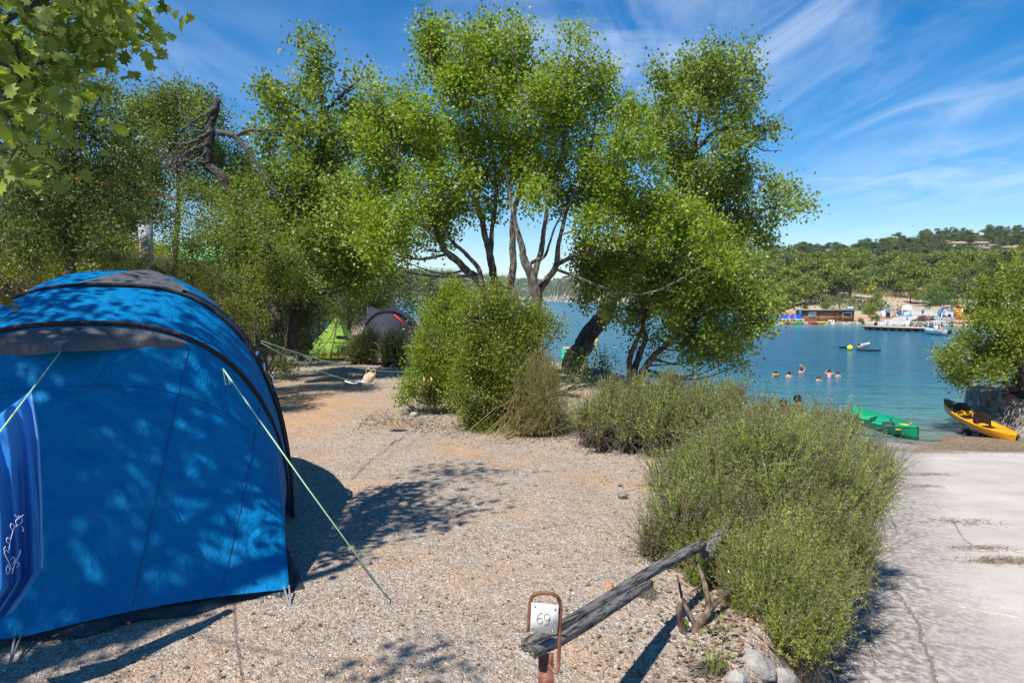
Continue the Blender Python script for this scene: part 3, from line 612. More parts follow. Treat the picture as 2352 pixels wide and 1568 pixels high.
for pts in ([(42,1184),(50,1190),(49,1200),(40,1205),(36,1196),(44,1188),(54,1182)], [(40,1205),(33,1212),(29,1222),(25,1236),(22,1252),(20,1268)], [(44,1192),(38,1186),(34,1182)],
            [(30,1216),(24,1210),(26,1202),(33,1208),(28,1220)], [(24,1238),(17,1234),(15,1242),(22,1248)], [(20,1268),(14,1262),(10,1268),(14,1278),(20,1290),(24,1300)], [(24,1286),(30,1278),(34,1284),(28,1296)],
            [(13,1254),(9,1260),(12,1266)], [(18,1296),(14,1306),(17,1318),(22,1308),(18,1296)], [(47,1262),(44,1274),(38,1284),(34,1294),(30,1308),(28,1316)], [(34,1294),(40,1290),(44,1296),(38,1302)], [(30,1306),(26,1302),(24,1308)], [(50,1208),(54,1214),(52,1220)]):
    m.tube(swirl(pts), .0028, 4, flat=.5)
m.build('embroidery', plain('white_thread', (.62, .66, .85), .9), towel)
# clothes lines from the tent to the bush
l0 = PY(600, 782, 5.9); l1 = PY(985, 848, 10.6); l2 = PY(988, 853, 10.6); t = np.linspace(0, 1, 16)[:, None]
def sagline(a, b, s): return a*(1-t)+b*t-np.array([0, 0, 1])*s*4*t*(1-t)
La = sagline(l0, l1, .13); Lb = sagline(l0+[0, 0, -.02], l2, .27)
cord('clothes_line', La, 'upper pale green clothes line tied from the tent into the box bush', .003)
cord('clothes_line', Lb, 'lower sagging clothes line with white knot below the upper one', .003, ROPE, 0, [('knot', MB().tube(smoothpath([Lb[6]+[-.1, 0, 0], Lb[6]+[0, 0, -.03], Lb[7]+[-.05, 0, .02], Lb[7], Lb[8]]), .009, 6, wob=.3), ROPEW)])
WOODP = noisy('peg_wood', [(.45,.28,.14), (.6,.42,.25)], 20, .8, 0)
for pt, lab in ((Lb[10], 'wooden clothes peg hanging beside the straw bag'), (Lb[13]+[.1, 0, 0], 'left of two wooden pegs clipped on the line at the bush'), (Lb[13]+[.2, .05, 0], 'right of two wooden pegs clipped on the line at the bush')):
    o = MB().box(pt+[0, 0, -.035], (.016, .02, .085)).box(pt+[.012, 0, -.045], (.01, .02, .08)).build('clothes_peg', WOODP); tag(o, lab, 'clothes peg', 'pegs on the clothes line')
STRAW = noisy('straw_mesh', [(.42,.27,.15), (.66,.46,.29), (.8,.6,.42)], 24, .9, 1.0, 80, dist=.01)
bY = float(La[9][1]); bag = thing('bag', La[9], 'beige straw bag with two handles hanging from the clothes line', 'bag')
out = [(833,870),(836,862),(842,856),(848,853),(857,854),(863,857),(862,866),(857,875),(850,883),(842,885),(834,882),(830,876)]
cx_, cy_ = 847, 870; body = MB(); rings = []
for dpt, sc in ((-.052, .02), (-.05, .25), (-.04, .8), (-.01, 1.0), (.02, 1.0), (.045, .8), (.05, .25), (.052, .02)):
    rings.append([PY(cx_+(x-cx_)*sc, cy_+(y-cy_)*sc, bY+dpt) for x, y in out])
body.grid(np.array(rings), True); body.build('body', STRAW, bag, True)
for q in ([(841,857),(842,848),(847,846),(852,850),(851,858)], [(855,858),(855,850),(859,847),(862,852),(862,860)]):
    MB().tube(smoothpath([PY(x, y, bY-.03) for x, y in q]), .012, 5, flat=.5).build('handle', STRAW, bag, True)
# ---------------------------------------------------------------- number post and weathered rails
RUST = noisy('rusty_paint', [(.11,.035,.02), (.20,.075,.045), (.30,.14,.09)], 18, .45, .3, 60); PLATE = noisy('white_enamel', [(.74,.73,.68), (.82,.81,.76)], 6, .35, .03)
sp = PY(1262, 1600, 2.35); sp[2] = 0; post = thing('pitch_sign', sp, 'rusty looped post carrying a white number plate reading 69', 'sign')
hp = smoothpath([PY(x, y, Y) for x, y, Y in ((1213,1448,2.35), (1216,1405,2.35), (1220,1374,2.35), (1232,1363,2.35), (1252,1361,2.35), (1272,1364,2.35), (1284,1376,2.35), (1287,1400,2.35), (1285,1470,2.35), (1282,1530,2.34), (1277,1543,2.34), (1268,1536,2.35), (1260,1525,2.36))], 6)
MB().tube(hp, .0068, 10).build('hoop', RUST, post, True)
pa = PY(1249, 1500, 2.40); pb = pa.copy(); pb[2] = -.1; m = MB(); 
m.box((pa+pb)/2+[.01, 0, 0], (.052, .006, pa[2]-pb[2])); m.box((pa+pb)/2+[-.015, .022, 0], (.006, .040, pa[2]-pb[2])); m.build('angle_post', RUST, post)
tl, tr, bl_, br_ = [PY(x, y, 2.335) for x, y in ((1221,1383), (1283,1389), (1217,1448), (1278,1456))]
def onplate(u, v, d=0.0): return tl*(1-u)*(1-v)+tr*u*(1-v)+bl_*(1-u)*v+br_*u*v+np.array([0, -d, 0])
m = MB(); fr = [onplate(*q, .0015) for q in ((0,0),(1,0),(1,1),(0,1))]; bk_ = [onplate(*q, -.0015) for q in ((0,0),(1,0),(1,1),(0,1))]
m.add(fr+bk_, [(0,3,2,1),(4,5,6,7),(0,1,5,4),(1,2,6,5),(2,3,7,6),(3,0,4,7)]); m.build('number_plate', PLATE, post)
six = [(.45,.33),(.36,.32),(.28,.40),(.235,.52),(.25,.64),(.33,.70),(.42,.66),(.445,.58),(.40,.51),(.32,.50),(.25,.56)]
nine = [(.70,.47),(.66,.54),(.58,.56),(.51,.50),(.505,.40),(.56,.335),(.64,.335),(.70,.40),(.715,.52),(.69,.64),(.62,.72),(.53,.715)]
m = MB()
for st in (six, nine): m.tube([onplate(u, v, .0022) for u, v, _ in smoothpath([(a, b, 0) for a, b in st], 6)], .0014, 6, flat=.6)
m.build('numerals', plain('black_enamel', (.02, .02, .02), .4), post)
STEEL = plain('steel', (.5, .5, .5), .3, 1)
for u, v in ((.12,.10), (.88,.13), (.10,.86), (.86,.90)): MB().sphere(onplate(u, v, .003), (.0042, .003, .0042), 10, 6).build('screw', STEEL, post, True)
HOLE = plain('dark_hole', (.05, .04, .04), .8)
for u, v in ((.11,.50), (.89,.53), (.47,.04)): MB().sphere(onplate(u, v, .0018), (.0016, .001, .0016), 8, 5).build('screw_hole', HOLE, post)
def pole_wood(P, r, seed, m, n=20):
    P = smoothpath(P, 10); k = len(P); T = unit(np.gradient(P, axis=0)); A = unit(np.cross(T, [0, 0, 1.0])); B = np.cross(A, T); G = []
    for i in range(k):
        ring = []
        for j in range(n):
            a = 2*math.pi*j/n; f = 1+.16*mnoise.noise(Vector((math.cos(a)*1.6+seed, math.sin(a)*1.6, i*.05)))+.07*mnoise.noise(Vector((math.cos(a)*6+seed, math.sin(a)*6, i*.10)))
            f -= .25*max(0, mnoise.noise(Vector((a*2.2, seed, i*.02)))-.25)
            rr = r[0]+(r[1]-r[0])*i/(k-1); ring.append(P[i]+(A[i]*math.cos(a)+B[i]*math.sin(a))*rr*f)
        G.append(ring)
    for e, sgn in ((0, -1), (-1, 1)):
        c0 = P[e]; inner = [c0+(np.array(v)-c0)*.55-T[e]*sgn*-.006*(1 if j % 3 else 2.2) for j, v in enumerate(G[e])]
        if e == 0: G.insert(0, inner); G.insert(0, [c0-T[0]*.002+(np.array(v)-c0)*.05 for v in inner])
        else: G.append(inner); G.append([c0+(np.array(v)-c0)*.05 for v in inner])
    m.grid(np.array(G), True)
def grainmat():
    m, nt, p = newmat('rail_wood'); L = nt.links; g = N(nt, 'ShaderNodeTexCoord').outputs['Object']; mp = N(nt, 'ShaderNodeMapping', vector_type='TEXTURE'); mp.inputs['Rotation'].default_value = (0, .11, .985); mp.inputs['Scale'].default_value = (1, .075, .075); L.new(g, mp.inputs[0])
    a = N(nt, 'ShaderNodeTexNoise'); a.inputs['Scale'].default_value = 7.5; a.inputs['Detail'].default_value = 10; a.inputs['Roughness'].default_value = .68; L.new(mp.outputs[0], a.inputs[0])
    r = ramp(nt, [(.34, (.012,.010,.009)), (.42, (.07,.062,.055)), (.52, (.17,.155,.14)), (.68, (.34,.315,.29))]); L.new(a.outputs[0], r.inputs[0]); L.new(r.outputs[0], p.inputs['Base Color']); p.inputs['Roughness'].default_value = .92
    r2 = ramp(nt, [(.34, (0,0,0)), (.44, (.8,.8,.8)), (.7, (1,1,1))]); L.new(a.outputs[0], r2.inputs[0]); b = N(nt, 'ShaderNodeBump'); b.inputs['Strength'].default_value = 1; b.inputs['Distance'].default_value = .02; L.new(r2.outputs[0], b.inputs['Height']); L.new(b.outputs[0], p.inputs['Normal']); return m
GRAIN = grainmat()
rail = thing('wooden_rail', PY(1240, 1485, 2.40), 'weathered grey split log rail running from the number post into the rosemary', 'fence rail')
m = MB(); pole_wood([PY(1207, 1482, 2.42), PY(1290, 1440, 2.6), PY(1400, 1372, 3.0), PY(1500, 1308, 3.45), PY(1612, 1250, 4.0)], (.0235, .031), 1.3, m); m.build('log', GRAIN, rail, True)
m = MB(); pole_wood([PY(1226, 1496, 2.36), PY(1300, 1460, 2.52), PY(1400, 1397, 2.9), PY(1490, 1338, 3.35)], (.022, .024), 5.1, m); m.build('log', GRAIN, rail, True)
r2 = MB(); pole_wood([PY(1622, 1272, 4.05), PY(1650, 1232, 4.25), PY(1682, 1185, 4.5)], (.042, .034), 8.8, r2); tag(r2.build('wooden_rail', GRAIN, None, True), 'short weathered log stub poking out of the rosemary beyond the long rail', 'fence rail')
st = MB(); 
for P, r in (([(1572,1500,3.55),(1568,1440,3.6),(1560,1410,3.6),(1563,1382,3.62)], (.024,.014)), ([(1574,1498,3.56),(1600,1440,3.62),(1626,1400,3.7),(1618,1340,3.8),(1600,1290,3.9)], (.03,.009)), ([(1626,1400,3.7),(1660,1370,3.8),(1700,1330,3.95)], (.02,.008)), ([(1600,1440,3.62),(1570,1380,3.7),(1555,1320,3.9)], (.014,.005))):
    st.tube(pxpath(P, 3.6, 6), np.linspace(r[0], r[1], (len(P)-1)*6+1), 10, wob=.12, seed=3)
tag(st.build('woody_stump', noisy('stump_bark', [(.04,.028,.02), (.14,.095,.07), (.26,.19,.14)], 22, .95, 1, 60, stretch=(1, 1, .25), dist=.02), None, True), 'gnarled forked rosemary stem standing bare below the rail', 'stump')
m = MB(); pole_wood([PY(1262, 903, 9.3), PY(1295, 906, 9.4), PY(1332, 910, 9.5)], (.03, .03), 2.2, m, 10); tag(m.build('wooden_rail', GRAIN, None, True), 'grey rail between the dry broom and the rear rosemary', 'fence rail')
rl = thing('wooden_rail', PY(855, 780, 19.6), 'thin pale rail in front of the green and dark tents', 'fence rail')
m = MB(); pole_wood([PY(773, 774, 19.6), PY(855, 781, 19.6), PY(937, 789, 19.6)], (.05, .045), 7.2, m, 10); m.build('log', GRAIN, rl, True)
for px, py in ((812, 779), (905, 786)):
    p = PY(px, py, 19.68); MB().tube([p, [p[0], p[1], -.1]], .05, 8).build('post', GRAIN, rl, True)
for q, (cx_, cy_, w, lab) in enumerate(((1105, 0, 0, ''),)):
    pass
# ---------------------------------------------------------------- vegetation
GB = lambda px, Y, z=0.0: np.array([ray(px, 700)[0]*Y, Y, z])
def gz(p): p = np.array(p, float); p[2] = float(H(p[0], p[1])); return p
Ym = 12.5
stems = [
 (pxpath([(1200,905),(1175,770),(1114,675),(1096,641),(1069,619),(1030,583),(1013,558),(985,500),(950,420),(920,350)], Ym), (.11,.02)),
 (pxpath([(1106,658),(1102,630),(1094,608),(1070,585),(1050,565),(1010,530),(960,515),(900,500)], Ym-.2), (.05,.015)),
 (pxpath([(1204,905),(1185,780),(1147,668),(1132,624),(1124,580),(1114,535),(1100,480),(1080,400),(1040,300),(1000,200),(985,110)], Ym+.2), (.10,.015)),
 (pxpath([(1126,590),(1130,540),(1136,480),(1140,400),(1120,300),(1110,180)], Ym+.3), (.05,.015)),
 (pxpath([(1210,905),(1205,780),(1185,690),(1171,661),(1180,615),(1178,560),(1178,500),(1205,400),(1214,346),(1196,228),(1185,110)], Ym), (.10,.018)),
 (pxpath([(1228,905),(1232,737),(1232,683),(1222,640),(1205,600),(1200,575),(1188,531),(1176,470),(1160,380)], Ym-.3), (.125,.02)),
 (pxpath([(1224,646),(1238,600),(1246,560),(1249,530),(1262,450),(1290,350),(1300,250),(1330,150)], Ym-.1), (.06,.015)),
 (pxpath([(1236,672),(1256,640),(1276,612),(1282,575),(1288,540),(1310,460),(1350,380),(1370,260)], Ym), (.07,.015)),
 (pxpath([(1280,610),(1300,598),(1320,588),(1352,577),(1400,540),(1450,480),(1490,420)], Ym+.2), (.045,.015)),
 (pxpath([(1210,612),(1228,600),(1250,590),(1262,560),(1275,520),(1300,480)], Ym-.3), (.035,.012)),
]
mbl = pxblobs([(985,55,30),(990,95,34),(1000,140,42),(1025,60,16),(955,215,42),(930,250,40),(975,270,50),(1040,190,50),(1075,110,38),(1090,75,24),(1130,60,26),(1160,75,30),(1187,45,12),(1190,90,34),(1120,130,50),(1190,160,50),
 (1245,120,30),(1270,160,40),(1310,75,18),(1330,100,30),(1320,150,42),(1375,140,22),(1395,170,22),(1370,200,42),(1385,250,30),(1080,210,60),(1150,230,60),(1230,220,60),(1300,240,60),(1350,290,45),(1000,340,60),(1080,310,60),(1160,320,60),(1240,310,65),(1310,330,55),
 (900,210,24),(865,215,28),(850,260,36),(890,290,45),(830,300,34),(940,330,50),(870,350,48),(900,420,48),(850,420,40),(960,420,50),(1030,420,55),(1110,400,55),(1190,400,50),(1270,400,55),(1350,390,55),(830,490,38),(880,500,42),(940,500,42),(1000,490,46),(850,560,34),(905,560,34),(960,560,28),(1010,540,30),(870,610,22),(925,600,20),
 (1060,480,44),(1120,470,36),(1230,455,34),(1300,450,44),(1370,450,50),(1410,390,48),(1430,320,42),(1440,250,30),(1435,210,16),(1470,270,28),(1420,460,50),(1480,400,46),(1490,340,36),(1460,480,50),(1400,520,44),(1340,510,36),(1350,560,30),(1520,460,50),(1540,520,44),(1490,540,46),(1590,510,44),(1630,540,40),(1560,580,40),(1450,580,38),(1650,590,34),(1400,590,30)], Ym, .9)
plant('maple_tree', 'bright green many-stemmed tree in the middle, its pale trunks fanning out above the bushes', 'tree', gz(GB(1212, Ym)), mbl, .053, LM['maple'], stems, cs=.20, per=1.75, lpc=33, shell=.42, shape='tri', gaps=.28)
Yo = 16.5
ostem = [(pxpath([(1312,850),(1326,815),(1358,765),(1386,717),(1404,684),(1426,640),(1450,601),(1490,530),(1550,440),(1590,350),(1610,250),(1625,150)], Yo), (.26,.03)),
 (pxpath([(1400,690),(1425,672),(1460,668),(1520,655),(1600,640),(1680,620)], Yo+.2), (.12,.02)), (pxpath([(1450,600),(1530,560),(1620,520),(1720,490),(1800,470)], Yo), (.10,.015)),
 (pxpath([(1590,350),(1650,300),(1700,295),(1750,290),(1790,290)], Yo), (.06,.01)), (pxpath([(1600,300),(1560,240),(1530,190)], Yo), (.05,.01)), (pxpath([(1700,380),(1725,335),(1755,346),(1796,346)], Yo), (.03,.008)), (pxpath([(1620,220),(1690,170),(1722,100)], Yo), (.03,.008))]
obl = pxblobs([(1636,110,24),(1600,135,30),(1580,160,26),(1650,150,40),(1690,150,30),(1722,110,12),(1712,150,24),(1725,185,20),(1508,150,12),(1520,178,22),(1560,200,40),(1620,210,50),(1680,215,40),(1735,215,14),(1530,240,38),(1590,270,50),(1650,275,45),(1700,260,28),
 (1470,290,26),(1510,310,38),(1570,335,46),(1640,340,46),(1690,330,30),(1720,310,20),(1755,300,20),(1780,290,12),(1540,380,40),(1600,400,48),(1660,400,42),(1700,380,26),(1735,392,16),(1755,380,10),(1590,450,40),(1650,460,40),(1700,440,32),(1740,440,28),(1780,430,26),(1815,440,22),(1838,432,10),
 (1770,480,30),(1810,480,20),(1845,470,14),(1857,480,8),(1720,500,38),(1660,520,42),(1690,560,44),(1740,550,34),(1765,580,20),(1620,570,42),(1560,520,30),(1520,600,40),(1480,610,40)], Yo, .9)
plant('oak_tree', 'tall dark green oak leaning right from a thick trunk over the water', 'tree', gz(GB(1308, Yo)), obl, .068, LM['oak'], ostem, BARKD, cs=.25, per=1.9, lpc=34, shell=.45, shape='tri', gaps=.22)
Yt = 13.6
tst = [(pxpath([(1449,890),(1447,850),(1448,816),(1461,785),(1474,763),(1478,720)], Yt), (.07,.03)), (pxpath([(1451,888),(1454,860),(1465,825),(1474,798),(1484,775),(1476,750),(1490,700),(1520,650)], Yt+.1), (.08,.02)),
 (pxpath([(1455,888),(1472,862),(1488,835),(1505,816),(1533,789),(1556,761),(1600,730),(1660,710),(1720,720)], Yt-.1), (.08,.02)), (pxpath([(1533,789),(1560,770),(1620,760),(1700,770)], Yt), (.04,.01))]
tbl = pxblobs([(1345,600,34),(1375,640,34),(1350,680,20),(1400,610,40),(1440,640,44),(1500,640,48),(1560,630,48),(1620,630,48),(1680,625,44),(1730,630,38),(1765,650,24),(1430,700,36),(1410,715,24),(1480,700,40),(1540,690,45),(1600,690,48),(1660,690,48),(1720,690,42),(1770,700,26),
 (1465,745,26),(1530,740,34),(1590,745,38),(1650,750,40),(1710,750,36),(1760,740,24),(1570,780,28),(1620,800,26),(1670,795,30),(1715,790,26),(1740,800,14),(1680,825,14),(1700,838,8),(1590,820,18),(1545,790,16),(1480,780,10),(1512,770,14),(1450,745,12),(1458,790,9),(1510,812,8),(1640,822,10)], Yt, .8)
plant('oak_tree', 'low spreading oak with three slim stems hanging over the lake behind the rosemary', 'tree', gz(GB(1450, Yt)), tbl, .060, LM['oak'], tst, BARKD, cs=.2, per=1.9, lpc=33, shell=.45, shape='tri', gaps=.2)
# left wood
def left(name, label, Y, bl, mat, leaf=.07, tr=(), gx=None, cat='tree', dy=.8, bark=BARKD, cs=.26, per=1.9, lpc=24, gaps=.28, shape='leaf', tone=.25, **kw):
    leaf *= .82; lpc = int(lpc*1.4); base = gz(GB(gx if gx is not None else bl[0][0], Y))
    T = []
    for P, r in tr:
        q = pxpath(P, Y); T.append((q, r))
    if not tr and cat == 'tree':
        b = pxblobs(bl, Y, 0); top = np.mean([x[0] for x in b], axis=0); T = [(smoothpath([base-[0, 0, .1], base*.5+top*.5+[.1, 0, .1], top+[0, 0, .2]]), (.10, .03))]
    return plant(name, label, cat, base, pxblobs(bl, Y, dy), leaf, mat, T, bark, cs=cs, per=per, lpc=lpc, gaps=gaps, shape=shape, tone=tone, **kw)
left('oak_tree', 'open crowned oak with sky showing through, standing left of the bright middle tree', 16, [(700,100,20),(725,110,20),(755,105,12),(690,125,12),(735,150,30),(700,185,34),(765,175,26),(590,185,14),(570,200,10),(610,205,22),(640,235,34),(680,250,40),(740,225,40),(790,200,26),(820,180,16),(800,240,36),(830,270,26),(760,290,44),(700,305,36),(650,290,26),(590,300,20),(560,310,16),(620,340,30),(680,370,36),(760,360,44),(820,330,34),(800,400,40),(850,180,12)],
     LM['oak'], .09, [([(700,800),(708,620),(726,500),(722,420),(738,330),(742,260),(732,180),(722,120)], (.16,.02)), ([(722,420),(690,350),(650,310),(600,300),(540,312)], (.07,.02)), ([(738,300),(690,250),(630,215),(580,195)], (.05,.012)), ([(742,260),(790,215),(825,180),(838,150)], (.05,.01))], 700, shape='tri', gaps=.1, per=1.8)
left('oak_tree', 'broad mid green oak filling the wood behind the pyramid tent', 14.5, [(620,420,46),(700,430,50),(560,440,38),(560,480,40),(650,490,54),(740,470,54),(800,450,46),(850,480,30),(830,530,44),(760,540,54),(690,560,54),(610,560,48),(800,600,44),(840,600,30),(740,620,46),(680,640,44),(640,620,40),(820,650,30),(770,660,30),(730,670,30),(850,640,16)],
     LM['oak'], .085, [([(668,800),(676,740),(690,650),(694,570),(680,500),(690,440)], (.15,.05)), ([(700,560),(760,500),(800,470),(825,450)], (.10,.03)), ([(690,480),(650,430),(615,400),(600,380)], (.09,.03))], 668, shape='tri', gaps=.12, cs=.24)
left('young_tree', 'pale green leafy tree rising behind the dead snag on the left', 19, [(250,210,24),(330,240,30),(380,290,36),(480,230,24),(560,400,40),(480,350,40),(400,215,28),(370,235,34),(430,225,30),(350,265,34),(410,270,42),(460,270,36),(320,290,34),(300,250,20),(280,280,26),(340,330,44),(400,340,46),(460,340,44),(500,270,26),(520,310,32),(545,350,30),(510,380,40),(300,350,40),(360,400,44),(430,410,44),(490,440,40),(270,320,26)], LM['light'], .07, gx=400, shape='tri')
left('holm_oak', 'dark evergreen holm oak massed at the left edge above the tent', 9.5, [(40,110,60),(100,150,60),(30,200,70),(130,120,34),(170,230,50),(190,180,30),(230,230,36),(270,260,24),(60,250,70),(140,240,60),(200,290,60),(270,320,44),(320,370,36),(60,350,80),(150,370,70),(240,400,60),(310,430,34),(60,450,80),(160,470,70),(250,480,50),(60,540,60),(150,550,55),(230,550,40)], LM['dark'], .06, gx=120, cs=.2, dy=1.0)
left('bushy_tree', 'mid green bushy tree between the cabinet and the dead snag', 16.5, [(440,440,44),(500,470,44),(460,510,44),(540,520,44),(400,490,36),(520,570,36),(590,600,30),(450,560,24),(560,450,36)], LM['light'], .06, gx=480, tone=.3)
left('bushy_tree', 'leafy green tree in front of the lower half of the dead snag', 12.4, [(545,470,36),(600,510,40),(560,540,44),(500,560,40),(440,580,34),(620,570,40),(660,600,40),(530,600,36),(590,620,34),(700,650,34),(640,660,36),(470,520,24),(400,560,26)], LM['light'], .055, gx=600, cs=.19, tone=.3)
left('bushy_tree', 'dim green tree filling the bank between the cabinet and the left edge', 13.5, [(60,450,60),(130,480,50),(200,480,50),(260,470,40),(300,500,30),(100,540,50),(190,540,44),(260,540,30),(40,400,60),(150,400,50),(360,470,34),(380,520,26)], LM['dark'], .06, gx=180, cs=.22)
left('hedge_bush', 'dark evergreen bush right behind the tent roof at the far left', 10.5, [(20,600,44),(80,600,44),(150,595,44),(215,585,40),(270,595,34),(320,610,26),(60,640,40),(140,640,40),(220,640,40),(300,650,36)], LM['box2'], .04, gx=150, cat='bush', cs=.16)
left('hedge_bush', 'dark bush closing the path end between the pyramid tent and the charcoal tent', 25, [(740,700,26),(780,690,30),(820,680,28),(850,665,24),(800,720,26),(760,730,22),(825,735,16),(870,660,16)], LM['dark'], .09, gx=790, cat='bush', cs=.3)
left('hedge_bush', 'brownish hedge bush behind the upper right curve of the blue tent', 11.5, [(390,625,26),(440,635,34),(500,630,38),(560,640,34),(470,690,44),(540,700,44),(590,730,34),(420,670,36),(600,670,36)], LM['box2'], .042, gx=500, cat='bush', cs=.17, tone=.4)
left('shrub', 'yellowing shrub on the bank above the right end of the blue tent', 13, [(560,590,26),(600,590,28),(640,600,26),(585,620,24),(660,630,22)], LM['yellow'], .05, gx=600, cat='bush', cs=.18)
left('shrub', 'dark feathery shrub at the path edge just right of the tent', 15, [(620,740,36),(660,710,38),(700,730,34),(650,775,34),(640,835,26),(690,825,22),(610,840,24),(660,850,20),(600,770,30),(690,770,26),(720,700,30),(620,800,16)], LM['dark'], .05, gx=650, cat='bush', cs=.17, gaps=.5)
left('shrub', 'shaded green shrub in front of the bank left of the pyramid tent', 18, [(560,710,34),(720,760,22),(700,660,40),(750,720,26),(780,730,22),(640,660,34)], LM['dark'], .06, gx=690, cat='bush', cs=.22)
left('shrub', 'yellow green broom bush behind the charcoal tent', 29, [(840,690,22),(862,688,20),(872,700,14),(825,705,20),(850,712,16)], LM['yellow'], .08, gx=845, cat='bush', cs=.3)
for q, (L_, Y, mt, lab) in enumerate((([(895,650,30),(925,640,28),(900,680,26),(935,675,26)], 42, 'olive', 'grey green waterside bush nearest the wood in the gap behind the dark tent'), ([(965,645,28),(990,655,28),(955,675,24),(1000,680,22)], 48, 'olive', 'rounded grey green bush in the middle of the waterside thicket'),
      ([(1035,660,24),(1060,665,24),(1020,680,22),(1050,685,20)], 52, 'olive', 'last grey green bush of the thicket before the open water'), ([(940,700,30),(1000,700,30),(1060,700,20)], 34, 'light', 'brighter green scrub below the grey thicket'), ([(975,630,10),(970,650,10),(1045,625,8),(1040,640,9)], 40, 'light', 'two thin sapling tips standing above the waterside thicket'))):
    left('waterside_bush', lab, Y, L_, LM[mt], .15, gx=L_[0][0], cat='bush', cs=.42, gaps=.1)
# tall wood behind, closing the view on the bank
for q, (px, Y, lab, mt) in enumerate(((90, 24, 'tall dark tree far back at the left edge of the wood', 'dark'), (250, 26, 'shaded tree far back behind the grey cabinet', 'dark'), (560, 25, 'shaded tree far back behind the green awning', 'oak'), (700, 27, 'shaded tree at the back of the wood above the pyramid tent', 'oak'), (800, 30, 'last tree at the right end of the back row of the wood', 'oak'))):
    L_ = [(px+random.uniform(-75, 75), 430+random.uniform(-40, 230), random.uniform(38, 60)) for _ in range(17)]
    left('woodland_tree', lab, Y, L_, LM[mt], .13, gx=px, cs=.40, gaps=.3, per=2.2, group='shaded trees at the back of the wood')
# dead snag
snag = thing('dead_tree', gz(GB(590, 14.0)), 'broken dead tree trunk with bare twisted limbs rising above the wood', 'tree')
m = MB(); P = pxpath([(640,760),(620,620),(590,520),(559,469),(526,442),(510,403),(474,383),(477,357),(483,311),(480,281),(498,255),(500,228)], 14, 5); P = P+np.array([[mnoise.noise(Vector(tuple(p*4+9*k))) for k in range(3)] for p in P])*.05
m.tube(P, np.interp(np.linspace(0, 1, len(P)), [0, .5, .62, .8, 1], [.12, .085, .10, .08, .055]), 12, wob=.10, seed=4); m.build('trunk', noisy('dead_bark', [(.02,.017,.015), (.07,.06,.052), (.17,.15,.13)], 14, .95, 1, 40, dist=.04), snag, True)
m = MB()
for L_, r in (([(484,300),(455,320),(420,330),(390,328)], .04), ([(480,330),(440,345),(400,372),(385,400)], .03), ([(497,250),(470,262),(440,285),(410,300)], .04), ([(502,303),(538,314),(570,350),(600,400),(640,450)], .06), ([(538,314),(570,300),(620,302),(680,308)], .035),
             ([(560,330),(545,360),(530,380)], .015), ([(470,300),(440,300),(410,318)], .018), ([(476,350),(430,380),(400,390)], .02), ([(600,470),(570,500),(548,520)], .04), ([(440,285),(425,262),(400,255)], .012), ([(420,330),(400,350),(380,350)], .01), ([(478,370),(440,372),(410,362),(385,370)], .016), ([(500,235),(490,215),(488,205)], .008), ([(505,235),(508,215),(506,200)], .008)):
    P = pxpath(L_, 13.9, 5); P = P+rng.normal(size=P.shape)*.012; m.tube(P, np.linspace(r, r*.25, len(P)), 7, wob=.1)
m.build('bare_branches', noisy('bare_grey_bark', [(.05,.045,.04), (.15,.135,.12)], 20, .9, .5), snag, True)
bl = pxblobs([(400,360,24),(440,350,22),(420,390,20),(385,380,14)], 14, .2); Cs, I = crownpts(bl, 1.2, .18); k = np.repeat(np.arange(len(Cs)), 18); P = Cs[k]+rng.normal(size=(len(k), 3))*.12
leafmesh('withered_leaves', P, rng.uniform(.03, .06, len(k)), LM['dead'], snag, rng.random(len(k)))
V, f = twigs_arr(np.repeat(Cs, 3, 0), np.repeat(Cs, 3, 0)+rng.normal(size=(len(Cs)*3, 3))*.25, .006, .002); mk('withered_twigs', toparent(V, snag), [f], TWIG, snag)
# overhanging tree at the left edge and above the tent
oh = []
for px, py, r, Y in ((10,60,60,3.4),(40,110,60,3.5),(90,60,50,3.7),(130,30,40,3.9),(150,70,40,3.9),(60,170,60,3.5),(20,200,60,3.3),(110,140,45,3.8),(170,120,30,4.0),(210,85,24,4.2),(250,70,22,4.3),(275,50,14,4.3),(285,95,12,4.3),(190,40,16,4.2),(60,-10,60,3.6),(160,-20,50,3.9),(200,-30,24,4.0),(305,-16,10,3.6),(240,0,10,4.0),(30,280,45,3.3),(10,350,30,3.2),(90,230,26,3.5),(200,150,18,4.1),(150,180,24,3.9)):
    oh.append((PY(px, py, Y), np.array([r*Y/F]*3)))
for c, r in (((-4.2, 1.2, 5.2), .7), ((-4.4, 2.0, 5.0), 1.2), ((-4.8, .2, 4.6), .9), ((-4.4, .4, 5.6), .6), ((-3.2, 2.4, 5.6), .8), ((-5.2, 3.2, 5.6), 1.0), ((-4.5, 1.0, 4.0), .9), ((-2.75, 2.5, 5.3), .3), ((-3.9, 2.1, 5.0), .6), ((-4.6, 2.6, 5.0), .6), ((-4.4, 1.7, 5.2), .6), ((-3.0, 3.2, 6.2), .6), ((-4.9, .6, 5.0), .8), ((-4.5, .5, 5.1), .6), ((-5.3, 1.6, 5.0), .8), ((-4.4, 1.3, 5.3), .8), ((-4.6, -.1, 5.0), .6), ((-3.35, 2.1, 5.0), .45), ((-3.1, 2.9, 5.1), .45), ((-2.5, .35, 5.0), .30)):
    oh.append((np.array(c), np.array([r, r, r*.55])))
